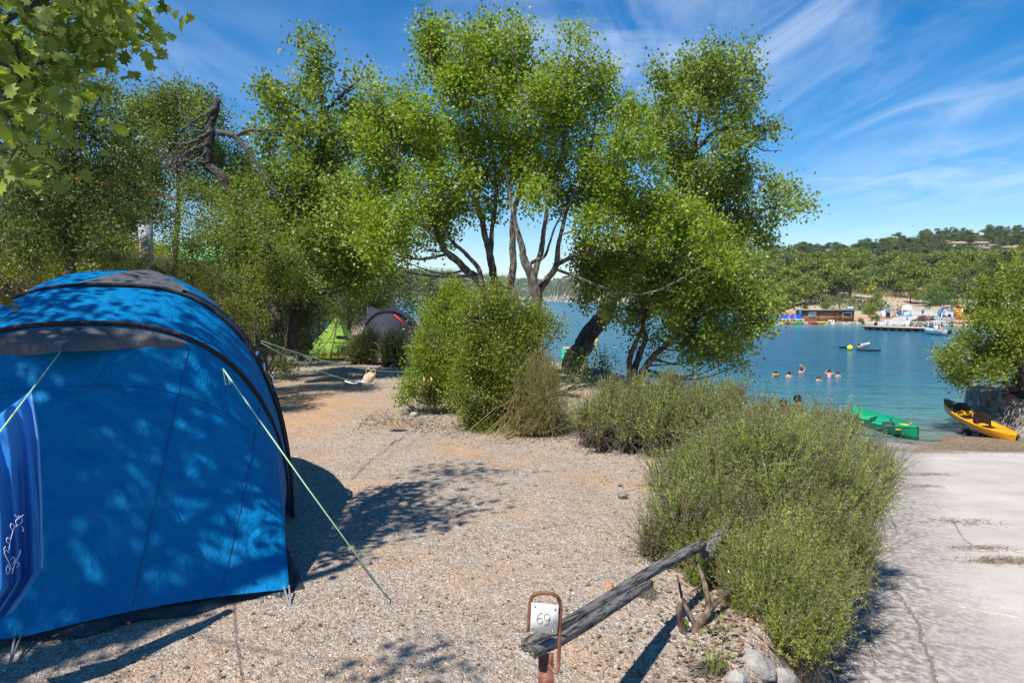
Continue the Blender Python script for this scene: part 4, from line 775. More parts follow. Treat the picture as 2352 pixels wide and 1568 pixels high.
otr = [(smoothpath([(-5.2, -.6, -.1), (-5.0, -.3, 1.5), (-4.5, .4, 3.2), (-3.9, .9, 4.6), (-3.2, 1.4, 5.4)]), (.2, .05)), (smoothpath([(-4.5, .4, 3.2), (-3.6, 1.6, 3.9), tuple(PY(-60, 120, 3.2)), tuple(PY(60, 110, 3.6)), tuple(PY(180, 90, 4.1)), tuple(PY(260, 70, 4.3))]), (.03, .004)),
       (smoothpath([tuple(PY(-60, 120, 3.2)), tuple(PY(20, 250, 3.3)), tuple(PY(60, 300, 3.4))]), (.03, .006)), (smoothpath([tuple(PY(-20, 60, 3.4)), tuple(PY(130, -10, 3.8)), tuple(PY(300, -20, 3.6))]), (.02, .005))]
plant('overhanging_tree', 'large lobed leaves of a near tree hanging into the top left corner', 'tree', (-5.2, -.6, 0), oh, .075, LM['oak'], otr, BARKD, cs=.22, per=.95, lpc=13, shell=.6, shape='lobed', gaps=.3, up=.3, limbs=True, dn=7.0, lr=.35)
C = np.array([PY(x, y, 3.0) for x, y in ((300,-14),(316,4),(322,16),(240,14),(252,26),(262,8),(10,350),(24,362),(4,330),(40,268),(60,285),(85,240),(120,250),(14,690),(20,700),(6,712),(30,716))])
tg = thing('leafy_twig', C[13], 'single brown edged leaf spray dangling at the left edge over the tent roof', 'twig')
leafmesh('leaves', C[13:]+[0, 0, .02], np.array([.06, .05, .045, .03]), LM['yellow'], tg, np.array([.1, .3, .6, .2]), 'lobed')
MB().tube([C[13], C[13]+[-.15, -.02, .12], C[13]+[-.4, -.05, .2]], .0025, 5).build('stem', TWIG, tg)
# box bushes, broom and herbs around the pitch
plant('box_bush', 'tall bright yellow green box bush at the left of the central clump', 'bush', gz(GB(980, 10.6)), pxblobs([(1042,670,25),(1072,690,32),(1022,700,32),(1002,730,38),(1052,740,42),(982,780,42),(1042,800,47),(1092,780,38),(972,840,42),(1018,860,47),(1068,850,42),(938,890,34),(988,905,36),(1038,905,34),(923,915,16),(1102,720,25)], 10.6, .3), .033, LM['box'], (), cs=.13, per=2.8, lpc=30, gaps=.35)
plant('box_bush', 'wide dull green box bush in the centre with upright leafy tips', 'bush', gz(GB(1150, 9.4)), pxblobs([(1145,650,11),(1140,672,20),(1110,690,30),(1150,700,34),(1090,730,41),(1150,750,51),(1200,720,30),(1235,740,34),(1255,735,18),(1280,760,13),(1210,780,51),(1100,790,51),(1160,820,57),(1080,850,46),(1130,880,55),(1190,880,51),(1060,910,34),(1090,950,41),(1140,955,44),(1190,950,39),(1240,850,39),(1290,745,9),(1180,985,18),(1110,985,18)], 9.4, .3), .032, LM['box2'], (), cs=.125, per=2.8, lpc=30, gaps=.33)
plant('box_bush', 'small fresh green bush at the foot of the leaning oak trunk', 'bush', gz(GB(1360, 14.5)), pxblobs([(1340,820,26),(1370,810,26),(1395,800,16),(1385,840,26),(1350,850,26),(1400,840,14),(1370,875,20),(1350,800,14),(1390,865,18),(1330,850,20)], 14.5, .3), .045, LM['light'], (), cs=.17, per=2.0, lpc=26, gaps=.1)
plant('leafy_bush', 'light green sapling leaves between the broom and the small fresh green bush', 'bush', gz(GB(1330, 13.2)), pxblobs([(1325,835,20),(1345,822,14),(1315,860,18)], 13.2, .2), .06, LM['light'], (), cs=.2, per=1.6, lpc=16)
b0 = gz(GB(1215, 9.0)); br = thing('broom_shrub', b0, 'straw coloured broom with dry wiry stems in front of the box bush', 'bush')
n = 480; tgt = []; 
for i in range(n):
    px = 1240+rng.normal(0, 40); py = 985-rng.random()**.7*(200-abs(px-1240)*.9); tgt.append(PY(px, py, 8.9+rng.normal(0, .25)))
P1 = np.array(tgt); P0 = b0+rng.normal(size=(n, 3))*[.28, .15, 0]+[0.1, 0, .05]; V, f = twigs_arr(P0, P1, .0045, .0018, .09)
mk('stems', toparent(V, br), [f], LM['broom'], br, {'rnd': np.repeat(rng.random(n), 9)})
n = 1700; k = rng.integers(0, 480, n); Pm = P0[k]+(P1[k]-P0[k])*rng.uniform(.45, 1, (n, 1)); V, f = twigs_arr(Pm, Pm+unit((P1-P0)[k]+rng.normal(size=(n, 3))*.5)*rng.uniform(.08, .25, (n, 1)), .0022, .001, .05)
mk('twigs', toparent(V, br), [f], LM['broom'], br, {'rnd': np.repeat(rng.random(n), 9)})
def rosemary(name, label, base, blobs, shoots, Ls, needles, nl, mat, dryfrac=.25, group=None, spiky=1.0, dn=1.0):
    root = thing(name, base, label, 'bush', group); W = np.array([b[1][0]**2 for b in blobs]); W /= W.sum()
    I = rng.choice(len(blobs), shoots, p=W); d = unit(rng.normal(size=(shoots, 3))+[0, -.25, .35]); C = np.array([b[0] for b in blobs]); R = np.array([b[1] for b in blobs])
    tip = C[I]+d*R[I]*(rng.random(shoots)**.35)[:, None]; keep = tip[:, 2] > H(tip[:, 0], tip[:, 1])+.02; tip, d, I = tip[keep], d[keep], I[keep]; m = len(tip)
    D = unit(d*.8+np.array([0, 0, 1.0])*rng.uniform(.3, 1.5, (m, 1))+rng.normal(size=(m, 3))*.28); L = rng.uniform(*Ls, m)*(1+.65*(rng.random(m) < .2))
    b0 = tip-D*L[:, None]*.4; tip2 = b0+D*L[:, None]; V, f = twigs_arr(b0-D*L[:, None]*.6, tip2, .0022*dn, .001*dn, .03); mk('shoots', toparent(V, root), [f], TWIG, root)
    dry = rng.random(m) < np.clip(dryfrac*(1.6-1.6*(tip[:, 2]-tip[:, 2].min())/(np.ptp(tip[:, 2])+.01)), 0, 1); nzv = np.array([mnoise.noise(Vector(tuple(p*3.0)))+.5*mnoise.noise(Vector(tuple(p*8.0+5))) for p in tip]); tone = rng.normal(.52, .15, m)+.5*nzv
    dry |= (nzv < -.30)&(rng.random(m) < (.8 if dryfrac > .2 else .15))
    for nm, sel, mt, kk in (('foliage', ~dry, mat, needles), ('dry_foliage', dry, LM['dry'], int(needles*.6))):
        j = np.where(sel)[0]
        if not len(j): continue
        r = np.repeat(j, kk); t = rng.random(len(r)); P = b0[r]+D[r]*(L[r]*t)[:, None]; q = unit(np.cross(D[r], rng.normal(size=(len(r), 3)))); ND = unit(D[r]*rng.uniform(.5, 1.1, (len(r), 1))+q)
        leafmesh(nm, P, nl*rng.uniform(.6, 1.15, len(r))*(1-.45*t), mt, root, tone[r]+rng.normal(0, .10, len(r))+.18*t-.05, 'needle', ND, rng.normal(size=(len(r), 3))+[0, -.3, .8])
    # woody stems from the base
    ns = 160 if dn > 1.5 else 420; cand = np.where(edge_s(tip[:, 0], tip[:, 1]) < -.05)[0]; k = cand[rng.integers(0, len(cand), ns)]; g = tip[k].copy(); g[:, 2] = H(g[:, 0], g[:, 1]); P0 = np.asarray(base)*.35+g*.65; P0[:, 2] = g[:, 2]-.03; V, f = twigs_arr(P0+rng.normal(size=(ns, 3))*[.05, .05, 0], b0[k], .007*dn**.5, .002*dn**.5, .12)
    mk('woody_stems', toparent(V, root), [f], TWIG, root); return root
RB = lambda L: [(PY(x, y, Y), np.array([r*Y/F, r*Y/F*1.15, r*Y/F])) for x, y, r, Y in L]
rosemary('rosemary_bush', 'very large silvery green rosemary bush filling the right foreground beside the slipway', gz(GB(1720, 4.9)), RB([(1560,1200,80,4.6),(1500,1230,46,4.6),(1640,1170,110,4.8),(1540,1100,60,5.0),(1560,1095,50,5.1),(1650,1085,90,5.1),(1750,1060,120,5.0),(1870,1110,110,5.0),(1950,1150,70,4.9),(1960,1230,50,4.8),(1530,1290,40,4.5),
  (1650,1052,60,5.6),(1740,1027,60,5.6),(1840,1027,70,5.7),(1920,1057,70,5.7),(1990,1097,60,5.8),(2020,1080,40,5.7),(2000,1130,50,5.4),(1970,1047,40,6.0),(1900,1007,40,6.0),(1780,1180,120,4.7),(1700,1250,90,4.5),(1880,1220,90,4.6)]), 6600, (.14, .32), 34, .025, LM['rose'], .38)
rosemary('rosemary_bush', 'yellowish rosemary mound in the lower right corner overhanging the grey boulders', gz(GB(1800, 3.9)), RB([(1600,1260,60,4.45),(1670,1220,70,4.5),(1900,1250,60,4.4),(1800,1250,70,4.3),(1640,1290,60,4.3),(1600,1340,34,4.2),(1960,1270,50,4.4),(1700,1300,60,4.1),(1760,1330,80,4.0),(1850,1320,80,4.1),(1920,1330,46,4.2),(1980,1330,22,4.3),(1740,1400,70,3.8),(1830,1410,80,3.8),(1890,1440,46,3.7),(1780,1460,50,3.6),(1850,1480,46,3.6),(1860,1380,60,3.9),(1700,1370,40,3.9)]), 4000, (.12, .30), 36, .024, LM['rose2'], .14)
rosemary('rosemary_bush', 'low grey green rosemary hedge at the water side between the broom and the large bush', gz(GB(1500, 8.0)), RB([(1350,964,34,8.2),(1400,949,44,8.2),(1460,954,50,8.0),(1530,954,56,7.8),(1600,962,50,7.6),(1660,957,40,7.6),(1400,909,26,8.4),(1470,904,30,8.2),(1540,899,34,8.2),(1610,917,34,8.1),(1680,922,34,8.0),(1750,959,34,7.8),(1820,974,34,7.6),(1890,979,30,7.6),(1950,984,26,7.6),(1440,985,30,7.8),(1500,990,34,7.6),(1570,985,30,7.6),(1370,990,20,7.9)]), 4200, (.16, .36), 22, .036, LM['rose'], .3, dn=1.5)
rosemary('rosemary_bush', 'small rosemary at the left end of the thin rail before the pyramid tent', gz(GB(830, 18.6)), RB([(828,805,24,18.6),(845,790,22,18.6),(855,812,20,18.6),(815,820,14,18.6),(855,780,10,18.6)]), 520, (.3, .6), 22, .08, LM['rose'], .3, dn=3)
rosemary('rosemary_bush', 'rosemary half hidden behind the left box bush near the dark tent', gz(GB(910, 18)), RB([(905,800,22,18),(920,815,22,18),(890,820,16,18),(915,780,12,18)]), 360, (.3, .6), 22, .08, LM['rose'], .3, dn=3)
for px, py, lab, k in ((1640,1545,'small sprig of rosemary sprouting left of the grey boulder',10), (1480,1365,'tiny tuft of weeds under the middle of the rail',4), (1265,1420,'',0)):
    if k: rosemary('herb_tuft', lab, PG(px, py), [(PG(px, py)+[0, 0, .05], np.array([.07, .06, .05]))], 26 if k > 5 else 12, (.05, .11), 24, .018, LM['rose2'], .1)
c0 = PG(1620, 1470); leafmesh_o = thing('seedling', c0, 'few fresh round green leaves around the forked stump', 'plant'); C = c0+rng.normal(size=(26, 3))*[.12, .15, .02]+[0, 0, .05]
leafmesh('leaves', C, rng.uniform(.02, .04, 26), LM['light'], leafmesh_o, rng.random(26), 'tri'); V, f = twigs_arr(C*[1, 1, 0], C, .002, .001); mk('stems', toparent(V, leafmesh_o), [f], TWIG, leafmesh_o)
# tree on the stone platform at the right edge
Yr = 24.0
rt_ = plant('round_tree', 'full rounded olive green tree at the right edge over the stone wall', 'tree', PY(2350, 925, Yr), pxblobs([(2330,640,34),(2290,660,34),(2370,630,60),(2260,700,34),(2320,700,50),(2250,745,30),(2290,750,44),(2350,760,60),(2225,780,26),(2185,800,24),(2175,825,24),(2215,820,34),(2260,810,40),(2310,810,44),(2190,850,26),(2230,860,30),(2275,850,28),(2320,832,26),(2360,815,34),(2205,880,14),(2245,878,14),(2156,806,10),(2400,700,80),(2400,800,70)], Yr, 1.2), .10, LM['box2'], [(pxpath([(2352,925),(2350,870),(2340,800),(2335,720)], Yr), (.2, .06)), (pxpath([(2350,870),(2300,830),(2240,810)], Yr), (.08, .02))], BARKD, cs=.3, per=2.2, lpc=28, shell=.4, gaps=.06)
# ---------------------------------------------------------------- stone platform
WALLM = None
def drystone(name, scale=3, c=((.09,.075,.06), (.26,.22,.18), (.42,.37,.31))):
    m, nt, p = newmat(name); L = nt.links; g = N(nt, 'ShaderNodeTexCoord').outputs['Object']
    v = N(nt, 'ShaderNodeTexVoronoi'); v.inputs['Scale'].default_value = scale; L.new(g, v.inputs['Vector']); e = N(nt, 'ShaderNodeTexVoronoi', feature='DISTANCE_TO_EDGE'); e.inputs['Scale'].default_value = scale; L.new(g, e.inputs['Vector'])
    s = N(nt, 'ShaderNodeSeparateColor'); L.new(v.outputs['Color'], s.inputs[0]); r = ramp(nt, [(0, c[0]), (.5, c[1]), (1, c[2])]); L.new(s.outputs[0], r.inputs[0])
    ed = ramp(nt, [(0, (.45,.42,.4)), (.05, (1,1,1))]); L.new(e.outputs['Distance'], ed.inputs[0]); x = N(nt, 'ShaderNodeMixRGB', blend_type='MULTIPLY'); x.inputs[0].default_value = 1; L.new(r.outputs[0], x.inputs[1]); L.new(ed.outputs[0], x.inputs[2])
    n = N(nt, 'ShaderNodeTexNoise'); n.inputs['Scale'].default_value = scale*5; n.inputs['Detail'].default_value = 6; L.new(g, n.inputs[0]); y = N(nt, 'ShaderNodeMixRGB', blend_type='OVERLAY'); y.inputs[0].default_value = .7; L.new(x.outputs[0], y.inputs[1]); L.new(n.outputs[0], y.inputs[2])
    L.new(y.outputs[0], p.inputs['Base Color']); p.inputs['Roughness'].default_value = .95; b = N(nt, 'ShaderNodeBump'); b.inputs['Strength'].default_value = 1; b.inputs['Distance'].default_value = .25/scale; L.new(ed.outputs[0], b.inputs['Height']); L.new(b.outputs[0], p.inputs['Normal']); return m
DS = drystone('platform_masonry', 5.5, ((.12,.10,.085), (.30,.255,.21), (.46,.40,.33))); base = thing('stone_platform', (19.9, 24.6, -3.2), 'curved drystone platform wall at the right edge behind the orange kayak', 'wall')
ring = []
for q in np.linspace(0, 1, 60):
    a = math.pi*(.5+1.0*q)+.25; ring.append((20.1+2.75*math.cos(a)*1.0, 25.0+3.1*math.sin(a)))
ring = np.array(ring); rows = []
for z, s in ((-3.4, 1.02), (-2.6, 1.0), (-1.75, .98), (-1.70, .95), (-1.69, .5)):
    c = np.array([20.1, 25.0]); rr = c+(ring-c)*s; rows.append(np.column_stack([rr, np.full(60, z)+.03*np.sin(np.arange(60)*1.1)]))
rows = np.array(rows); m = MB().grid(rows[:4]); m.build('masonry', DS, base, True); m = MB().grid(rows[2:]+[0, 0, .012]); c = rows[-1]; m.add(np.vstack([c+[0, 0, .012], [[20.1, 25, -1.67]]]), [(i, i+1, 60) for i in range(59)]); m.build('top_slab', noisy('platform_top', [(.16,.14,.12), (.30,.27,.23), (.5,.46,.4)], 3, .9, .5), base, True)
# ---------------------------------------------------------------- small tents and camp things
gt = thing('pyramid_tent', PY(765, 822, 20.5)*[1, 1, 0], 'small lime green pyramid tent on the path behind the clothes lines', 'tent')
ap = PY(776, 724, 20.9); cr = [PY(708, 805, 20.2), PY(712, 822, 19.6), PY(806, 822, 19.4), PY(834, 802, 21.2), PY(760, 795, 22.6)]
for c_ in cr: c_[2] = max(.06, min(c_[2], .16))
cr[0][2] = .35
def panel(a, b, c, k=10, sag=.05):
    G = []
    for i in range(k+1):
        t = i/k; l = a*(1-t)+b*t; r = a*(1-t)+c*t; G.append([l*(1-s)+r*s+np.array([0, .02, -sag])*math.sin(math.pi*t)*(.4+.6*math.sin(math.pi*s)) for s in np.linspace(0, 1, 8)])
    return np.array(G)
m = MB()
for i in range(5): m.grid(panel(ap, cr[i], cr[(i+1) % 5]))
m.build('canopy', GREENF, gt, True)
lw = [cr[1]+(cr[2]-cr[1])*t+np.array([0, .06, -.01]) for t in np.linspace(.02, .98, 12)]
MB().grid(np.array([[p+[0, 0, .14*math.sin(math.pi*i/11)+.03] for i, p in enumerate(lw)], [p*[1, 1, 0]+[0, .03, .02] for p in lw]])).build('inner_floor', plain('ochre_inner', (.28, .22, .03), .8), gt)
mid = (cr[1]+cr[2])/2; MB().tube([ap, ap*.5+mid*.5+[0, -.035, -.03], mid+[0, -.03, .03]], .012, 5).build('zip', plain('dark_zip', (.10, .16, .03), .7), gt)
MB().tube([mid+[-.4, -.03, .42], mid+[0, -.06, .46], mid+[.45, -.03, .42]], .012, 5).build('seam', plain('dark_seam', (.12, .2, .03), .7), gt)
MB().tube([cr[0], cr[0]+[-.25, -.3, -.33]], .01, 5).build('tent_pole', plain('pole_grey', (.3, .3, .3), .5), gt)
dt = thing('tunnel_tent', PY(885, 790, 22.5)*[1, 1, 0], 'dark charcoal tunnel tent with a thin red seam behind the rail', 'tent')
G = []
for Y, w, z0, dx in ((21.5, .0, 0, 0), (22.0, .35, 0, 0), (23.0, .5, 0, .1), (24.6, .5, 0, .3)):
    pass
top = [(826,790),(828,770),(838,745),(852,728),(866,718),(885,713),(905,714),(925,724),(945,742),(958,770),(962,795)]
ra = [PY(x, y, 22.0) for x, y in top]; rb = [PY(x+12, y-3, 24.4) for x, y in top]; c0 = PY(885, 775, 21.6)
mm = MB(); mm.grid(np.array([[c0+(p-c0)*s-np.array([0, .25*(1-s), 0]) for p in ra] for s in np.linspace(.03, 1, 8)])); mm.grid(loft([np.array(ra), np.array(rb)], 5, .04, .004)); mm.build('canopy', DARKF, dt, True)
MB().tube([PY(905, 722, 21.85), PY(922, 738, 21.85), PY(936, 757, 21.9)], .03, 5).build('red_seam', REDF, dt, True)
MB().tube([PY(x, y, 21.92) for x, y in top[2:]], .03, 6).build('pole_sleeve', BLACKF, dt, True)
tp = thing('tarpaulin', PY(865, 712, 24.5), 'dark tarpaulin raised at a corner above the charcoal tent', 'tarpaulin')
MB().grid(np.array([[PY(a[0], a[1], 24.6) for a in ((846,702),(862,708),(882,714))], [PY(a[0], a[1], 24.4) for a in ((843,722),(862,724),(884,724))], [PY(a[0], a[1], 24.2) for a in ((836,745),(860,740),(884,735))]])).build('sheet', DARKF, tp)
MB().tube([PY(846, 700, 24.6), PY(838, 790, 24.6)], .03, 6).build('pole', plain('tarp_pole', (.05, .05, .05), .6), tp)
sh = MB(); sh.grid(np.array([[PY(x, y+2*math.sin(x), 26) for x in range(882, 931, 6)] for y in (715, 722, 732)])); tag(sh.build('cloth', plain('pale_cloth', (.35, .42, .55), .8)), 'pale blue grey cloth strung between the dark tent and the thicket', 'cloth')
MT = MB(); p0 = PY(890, 798, 20.3); MT.box([p0[0], p0[1], .02], (.9, 1.0, .03)); tag(MT.build('groundsheet_mat', plain('mat_grey', (.34, .36, .38), .8)), 'grey mat on the ground in front of the charcoal tent', 'mat')
# folding chair, hung cloth
ch = thing('folding_chair', PY(742, 790, 22.3)*[1, 1, 0], 'blue folding camping chair left of the pyramid tent', 'chair'); TEAL = plain('teal_fabric', (.01, .30, .48), .7); YEL = plain('yellow_tube', (.6, .45, .05), .5)
cx_, cY = PY(742, 790, 22.3)[0], 22.3
MB().box((cx_, cY+.2, .82), (.42, .03, .28)).build('backrest', TEAL, ch); MB().box((cx_, cY-.02, .42), (.44, .42, .04)).build('seat', TEAL, ch)
for sx in (-.22, .22):
    MB().tube([(cx_+sx, cY+.2, 0), (cx_+sx, cY+.2, .95)], .016, 6).build('leg', YEL, ch); MB().tube([(cx_+sx, cY-.22, 0), (cx_+sx, cY-.2, .45)], .016, 6).build('leg', YEL, ch)
cs_ = thing('camp_chair', PY(716, 800, 22)*[1, 1, 0], 'dark camp chair draped with a white cloth at the left of the blue one', 'chair'); c0 = PY(716, 790, 22)
MB().box((c0[0], 22.05, .42), (.5, .45, .04)).build('seat', BLACKF, cs_); MB().box((c0[0]+.02, 22.28, .72), (.5, .03, .5)).build('backrest', BLACKF, cs_)
for sx in (-.24, .24):
    for sy in (-.2, .22): MB().tube([(c0[0]+sx, 22.05+sy, 0), (c0[0]+sx*.9, 22.05+sy, .45)], .015, 5).build('leg', BLACKF, cs_)
G = [[(c0[0]-.16+.3*u+.04*v, 22.2-.12*math.sin(v*2)+.03*math.sin(u*14), 1.0-.62*v+.03*math.sin(u*9)) for u in np.linspace(0, 1, 14)] for v in np.linspace(0, 1, 8)]
tag(MB().grid(np.array(G)).build('draped_cloth', fabric('white_cotton', (.55, .6, .62), .2, .8), None, True), 'white cloth draped over the dark camp chair', 'cloth')
# grey electric cabinet, awning on the upper pitch, barrier tape
el = thing('electric_cabinet', gz(PY(334, 590, 18)), 'tall grey concrete cabinet post standing among the bushes on the bank', 'cabinet'); p = PY(334, 510, 18); zt = p[2]; zb = float(H(p[0], 18))-.1
CG = noisy('grey_concrete', [(.26,.28,.28), (.36,.38,.38)], 4, .8, .2); MB().box((p[0], 18, (zt+zb)/2), (.27, .22, zt-zb)).build('housing', CG, el); MB().box((p[0], 17.98, zt+.012), (.31, .27, .04)).build('cap', plain('dark_cap', (.12, .12, .12), .7), el)
MB().box((p[0]+.02, 17.885, zt-.38), (.19, .012, .5)).build('door', plain('cabinet_door', (.30, .33, .33), .5), el); MB().tube(pxpath([(321,552),(324,560),(325,570),(328,582)], 17.8), .012, 5).build('red_cable', plain('red_cable', (.6, .05, .03), .5), el)
aw = thing('awning_tent', gz(PY(450, 600, 23)), 'pale green tent roof glimpsed through the trees on the upper pitch', 'tent')
MB().grid(np.array([[PY(x, y0-(6 if x > 400 else 0)*1.0, 22.4) for x in np.linspace(362, 560, 12)] for y0 in (604,)] + [[PY(x, 585+abs(x-440)*.04, 22.8) for x in np.linspace(385, 548, 12)]] + [[PY(x, 563+abs(x-440)*.06, 23.8) for x in np.linspace(395, 530, 12)]])).build('canopy', PALEG, aw, True)
MB().grid(np.array([[PY(x, 600, 22.6) for x in np.linspace(370, 555, 6)], [PY(x, 640, 22.6) for x in np.linspace(370, 555, 6)]])).build('side_wall', PALEG, aw)
ORG = plain('orange_tape', (.75, .10, .03), .5)
for lab, L_ in (('orange barrier tape strung across the wood on the upper left', [(150,402),(170,408),(215,418),(270,425),(330,440),(400,456)]), ('orange barrier tape hanging down beside the bank above the cabinet', [(262,428),(274,450),(288,480),(296,520),(290,560)])):
    P = pxpath(L_, 9.3, 6); m = MB(); m.grid(np.array([P+[0, 0, .008], P-[0, 0, .008]])); m.grid(np.array([P-[0, .002, .008], P+[0, -.002, .008]])); tag(m.build('barrier_tape', ORG), lab, 'tape')
net = thing('tarpaulin', PY(1330, 810, 21), 'bright green tarpaulin on the shore behind the leaning oak trunk', 'tarpaulin')
MB().grid(np.array([[PY(x, y+3*math.sin(x*.3), Y) for x in range(1290, 1345, 6)] for y, Y in ((802, 22.5), (808, 21.5), (826, 20.9), (842, 20.7))])).build('sheet', plain('green_sheet', (.02, .42, .22), .5), net)
MB().box(PY(1322, 799, 23), (.9, .5, .05)).build('plank', WOODP, net)
# ---------------------------------------------------------------- boats
def hull(L, W, Dp, n=24, tipw=.02, rock=.12, flat=.5, m_=12, sheer=.10):
    """rows along x of cross-section points from port rim round the keel to starboard rim"""
    R = []
    for i in range(n+1):
        t = i/n; u = 2*t-1; w = W/2*(1-abs(u)**2.4)**.75+tipw; zb = rock*abs(u)**3; zt = Dp+sheer*u*u
        ring = []
        for j in range(m_+1):
            a = math.pi*j/m_; y = math.cos(a)*w; s = math.sin(a)**flat; ring.append((L*u/2*(1-.03*s*abs(u)**8), y*(1-.10*s), zt-(zt-zb)*s))
        R.append(ring)
    return np.array(R)
def placer(near, far, roll=0.0):
    a = np.array(far, float)-np.array(near, float); X = unit(a); Yv = unit(np.cross([0, 0, 1.0], X)); Zv = np.cross(X, Yv); Yv, Zv = Yv*math.cos(roll)+Zv*math.sin(roll), Zv*math.cos(roll)-Yv*math.sin(roll); c = (np.array(near)+np.array(far))/2
    return lambda P: np.asarray(P, float)@np.array([X, Yv, Zv])+c
def boat_part(name, m, mat, root, T, smooth=True):
    v = T(np.concatenate(m.v)); mm = MB(); mm.v = [v]; mm.f = m.f; mm.n = len(v); return mm.build(name, mat, root, smooth)
CG_ = plain('green_plastic', (.005, .34, .16), .35); CG2 = plain('green_plastic_inside', (.01, .42, .22), .5); YLW = plain('yellow_blade', (.80, .50, .03), .45); BLK = plain('black_plastic', (.02, .02, .02), .5)
nearp = np.array([13.72, 22.75, -3.02]); farp = np.array([13.75, 27.2, -3.06]); T = placer(nearp, farp, -.16)
can = thing('canoe', nearp*.5+farp*.5, 'green open canoe beached nose first beside the rosemary', 'canoe')
h = hull(4.5, .98, .36, 26, .012, .06, .42, 12, .16); m = MB().grid(h); boat_part('hull', m, CG_, can, T)
hi = h*[.985, .93, 1]+[0, 0, .02]; hi[:, :, 2] = np.maximum(hi[:, :, 2], .05); boat_part('inner_hull', MB().grid(hi[:, ::-1]), CG2, can, T)
m = MB(); m.tube(h[:, 0], .016, 6); m.tube(h[:, -1], .016, 6); boat_part('gunwale', m, plain('dark_green_rim', (.01, .20, .10), .4), can, T)
for x in (-1.0, 1.2): boat_part('seat', MB().box((x, 0, .28), (.28, .72, .03)), CG2, can, T)
boat_part('deck_plate', MB().grid(np.array([h[:4, 0]+[0, 0, .006], h[:4, -1]+[0, 0, .006]])), CG_, can, T)
m = MB(); 
for x, t_ in ((-1.55, 'a'), (-1.2, 'b')):
    for q in range(3): m.box((x+q*.075, .412-.012*(q) if 0 else .0, 0), (.05, .004, .05))
boat_part('bailer_bag', MB().sphere((-.35, 0, .22), (.28, .2, .14), 12, 8, lambda V: np.array([1+.25*mnoise.noise(Vector(tuple(v*2.5))) for v in V])), plain('dark_bag', (.05, .06, .09), .7), can, T)
for (a, b, lab) in (((-.2, -.25, .33), (-1.35, .22, .36), 'yellow bladed canoe paddle lying over the left rim of the green canoe'), ((.3, .28, .34), (-1.05, -.05, .40), 'second yellow bladed paddle lying inside the green canoe')):
    a = np.array(a); b = np.array(b); d = unit(b-a); A = T([a])[0]; Bp = T([b])[0]; pd = thing('paddle', A, lab, 'paddle', 'paddles in the green canoe')
    boat_part('shaft', MB().tube([a-d*.5, a, b], .015, 6), BLK, pd, T); s = np.cross(d, [0, 0, 1.0]); m = MB(); tri = []
    prof = [(0, .02), (.05, .06), (.14, .10), (.34, .10), (.42, .07)]
    m.grid(np.array([[b+d*x+s*w*k+np.array([0, 0, z]) for k, z in ((-1, 0), (0, .012), (1, 0), (0, -.012), (-1, 0))] for x, w in prof])); boat_part('blade', m, YLW, pd, T)
def glyph_strokes(m, strokes, fn, r=.006):
    for s in strokes: m.tube([fn(*p) for p in s], r, 4, flat=.5)
# registration marks on the canoe side nearest the camera
side = lambda u, v: h[2+int(round(u*10)), 11]*(1-v)+h[2+int(round(u*10)), 9]*v if False else np.array([-1.95+u*1.2, -.43*(1-abs((-1.95+u*1.2)/2.25)**2.4)**.75-.018, .42-.10*v])
m = MB(); glyph_strokes(m, [[(.62,.1),(.62,.8)], [(.66,.1),(.72,.1),(.70,.45),(.66,.45)], [(.76,.1),(.82,.1),(.82,.8),(.76,.8)], [(.35,.15),(.35,.8),(.42,.8)], [(.45,.15),(.52,.15),(.52,.5),(.45,.5)], [(.56,.1),(.56,.7)]], side, .010); boat_part('marking', m, plain('yellow_paint', (.75, .70, .08), .5), can, T)
ORY = noisy('orange_plastic', [(.72,.30,.008), (.85,.40,.01)], 2, .35, .05, spec=.5); CUSH = fabric('padded_cushion', (.022, .014, .013), 0, .9, .8)
nearp = np.array([15.85, 21.3, -2.86]); farp = np.array([16.15, 25.2, -2.42]); T = placer(nearp, farp)
kay = thing('kayak', nearp*.5+farp*.5, 'orange two seat kayak tilted on a trolley against the stone platform', 'kayak')
h = hull(4.15, .84, .27, 28, .03, .10, .45, 12, .13); deck = []
for i, r in enumerate(h):
    a, b = r[0], r[-1]; u = 2*i/28-1; row = []
    for s in np.linspace(0, 1, 15):
        p = a*(1-s)+b*s; c = 2*s-1; z = .05*(1-c*c); well = 0
        for w0, wl in ((-.62, .50), (.55, .50), (1.55, .30)):
            q = abs((p[0]-w0)/wl); well = max(well, (1-sstep(.75, 1.0, q))*(1-sstep(.55, .8, abs(c))))
        row.append(p+[0, 0, z-.15*well])
    deck.append(row)
boat_part('hull', MB().grid(h), ORY, kay, T); boat_part('deck', MB().grid(np.array(deck)[:, ::-1]), ORY, kay, T)
boat_part('nose_fitting', MB().sphere((-2.1, 0, .36), (.06, .05, .05), 8, 6), BLK, kay, T)
for x in (-.36, .86):
    s = boat_part('seat', MB().box((x-.22, 0, .19), (.34, .40, .05)), CUSH, kay, T)
    G = np.array([[(x+.06+.10*v+.06*(1-(2*u-1)**2), (u-.5)*.56, .18+.42*v*(1-.35*abs(2*u-1)**3)) for u in np.linspace(0, 1, 12)] for v in np.linspace(0, 1, 7)])
    boat_part('backrest', MB().grid(G).grid((G+[.045, 0, 0])[:, ::-1]), CUSH, kay, T)
    boat_part('strap', MB().tube([(x+.12, .28, .5), (x-.1, .36, .42), (x-.35, .38, .32)], .012, 5).tube([(x+.12, -.28, .5), (x-.1, -.36, .42), (x-.35, -.38, .32)], .012, 5), BLK, kay, T)
for x in (-1.25, .1, 1.62): boat_part('hatch', MB().sphere((x, 0, .335 if x != .1 else .33), (.22, .13, .018), 16, 6), plain('hatch_grey', (.05, .06, .07), .5), kay, T)
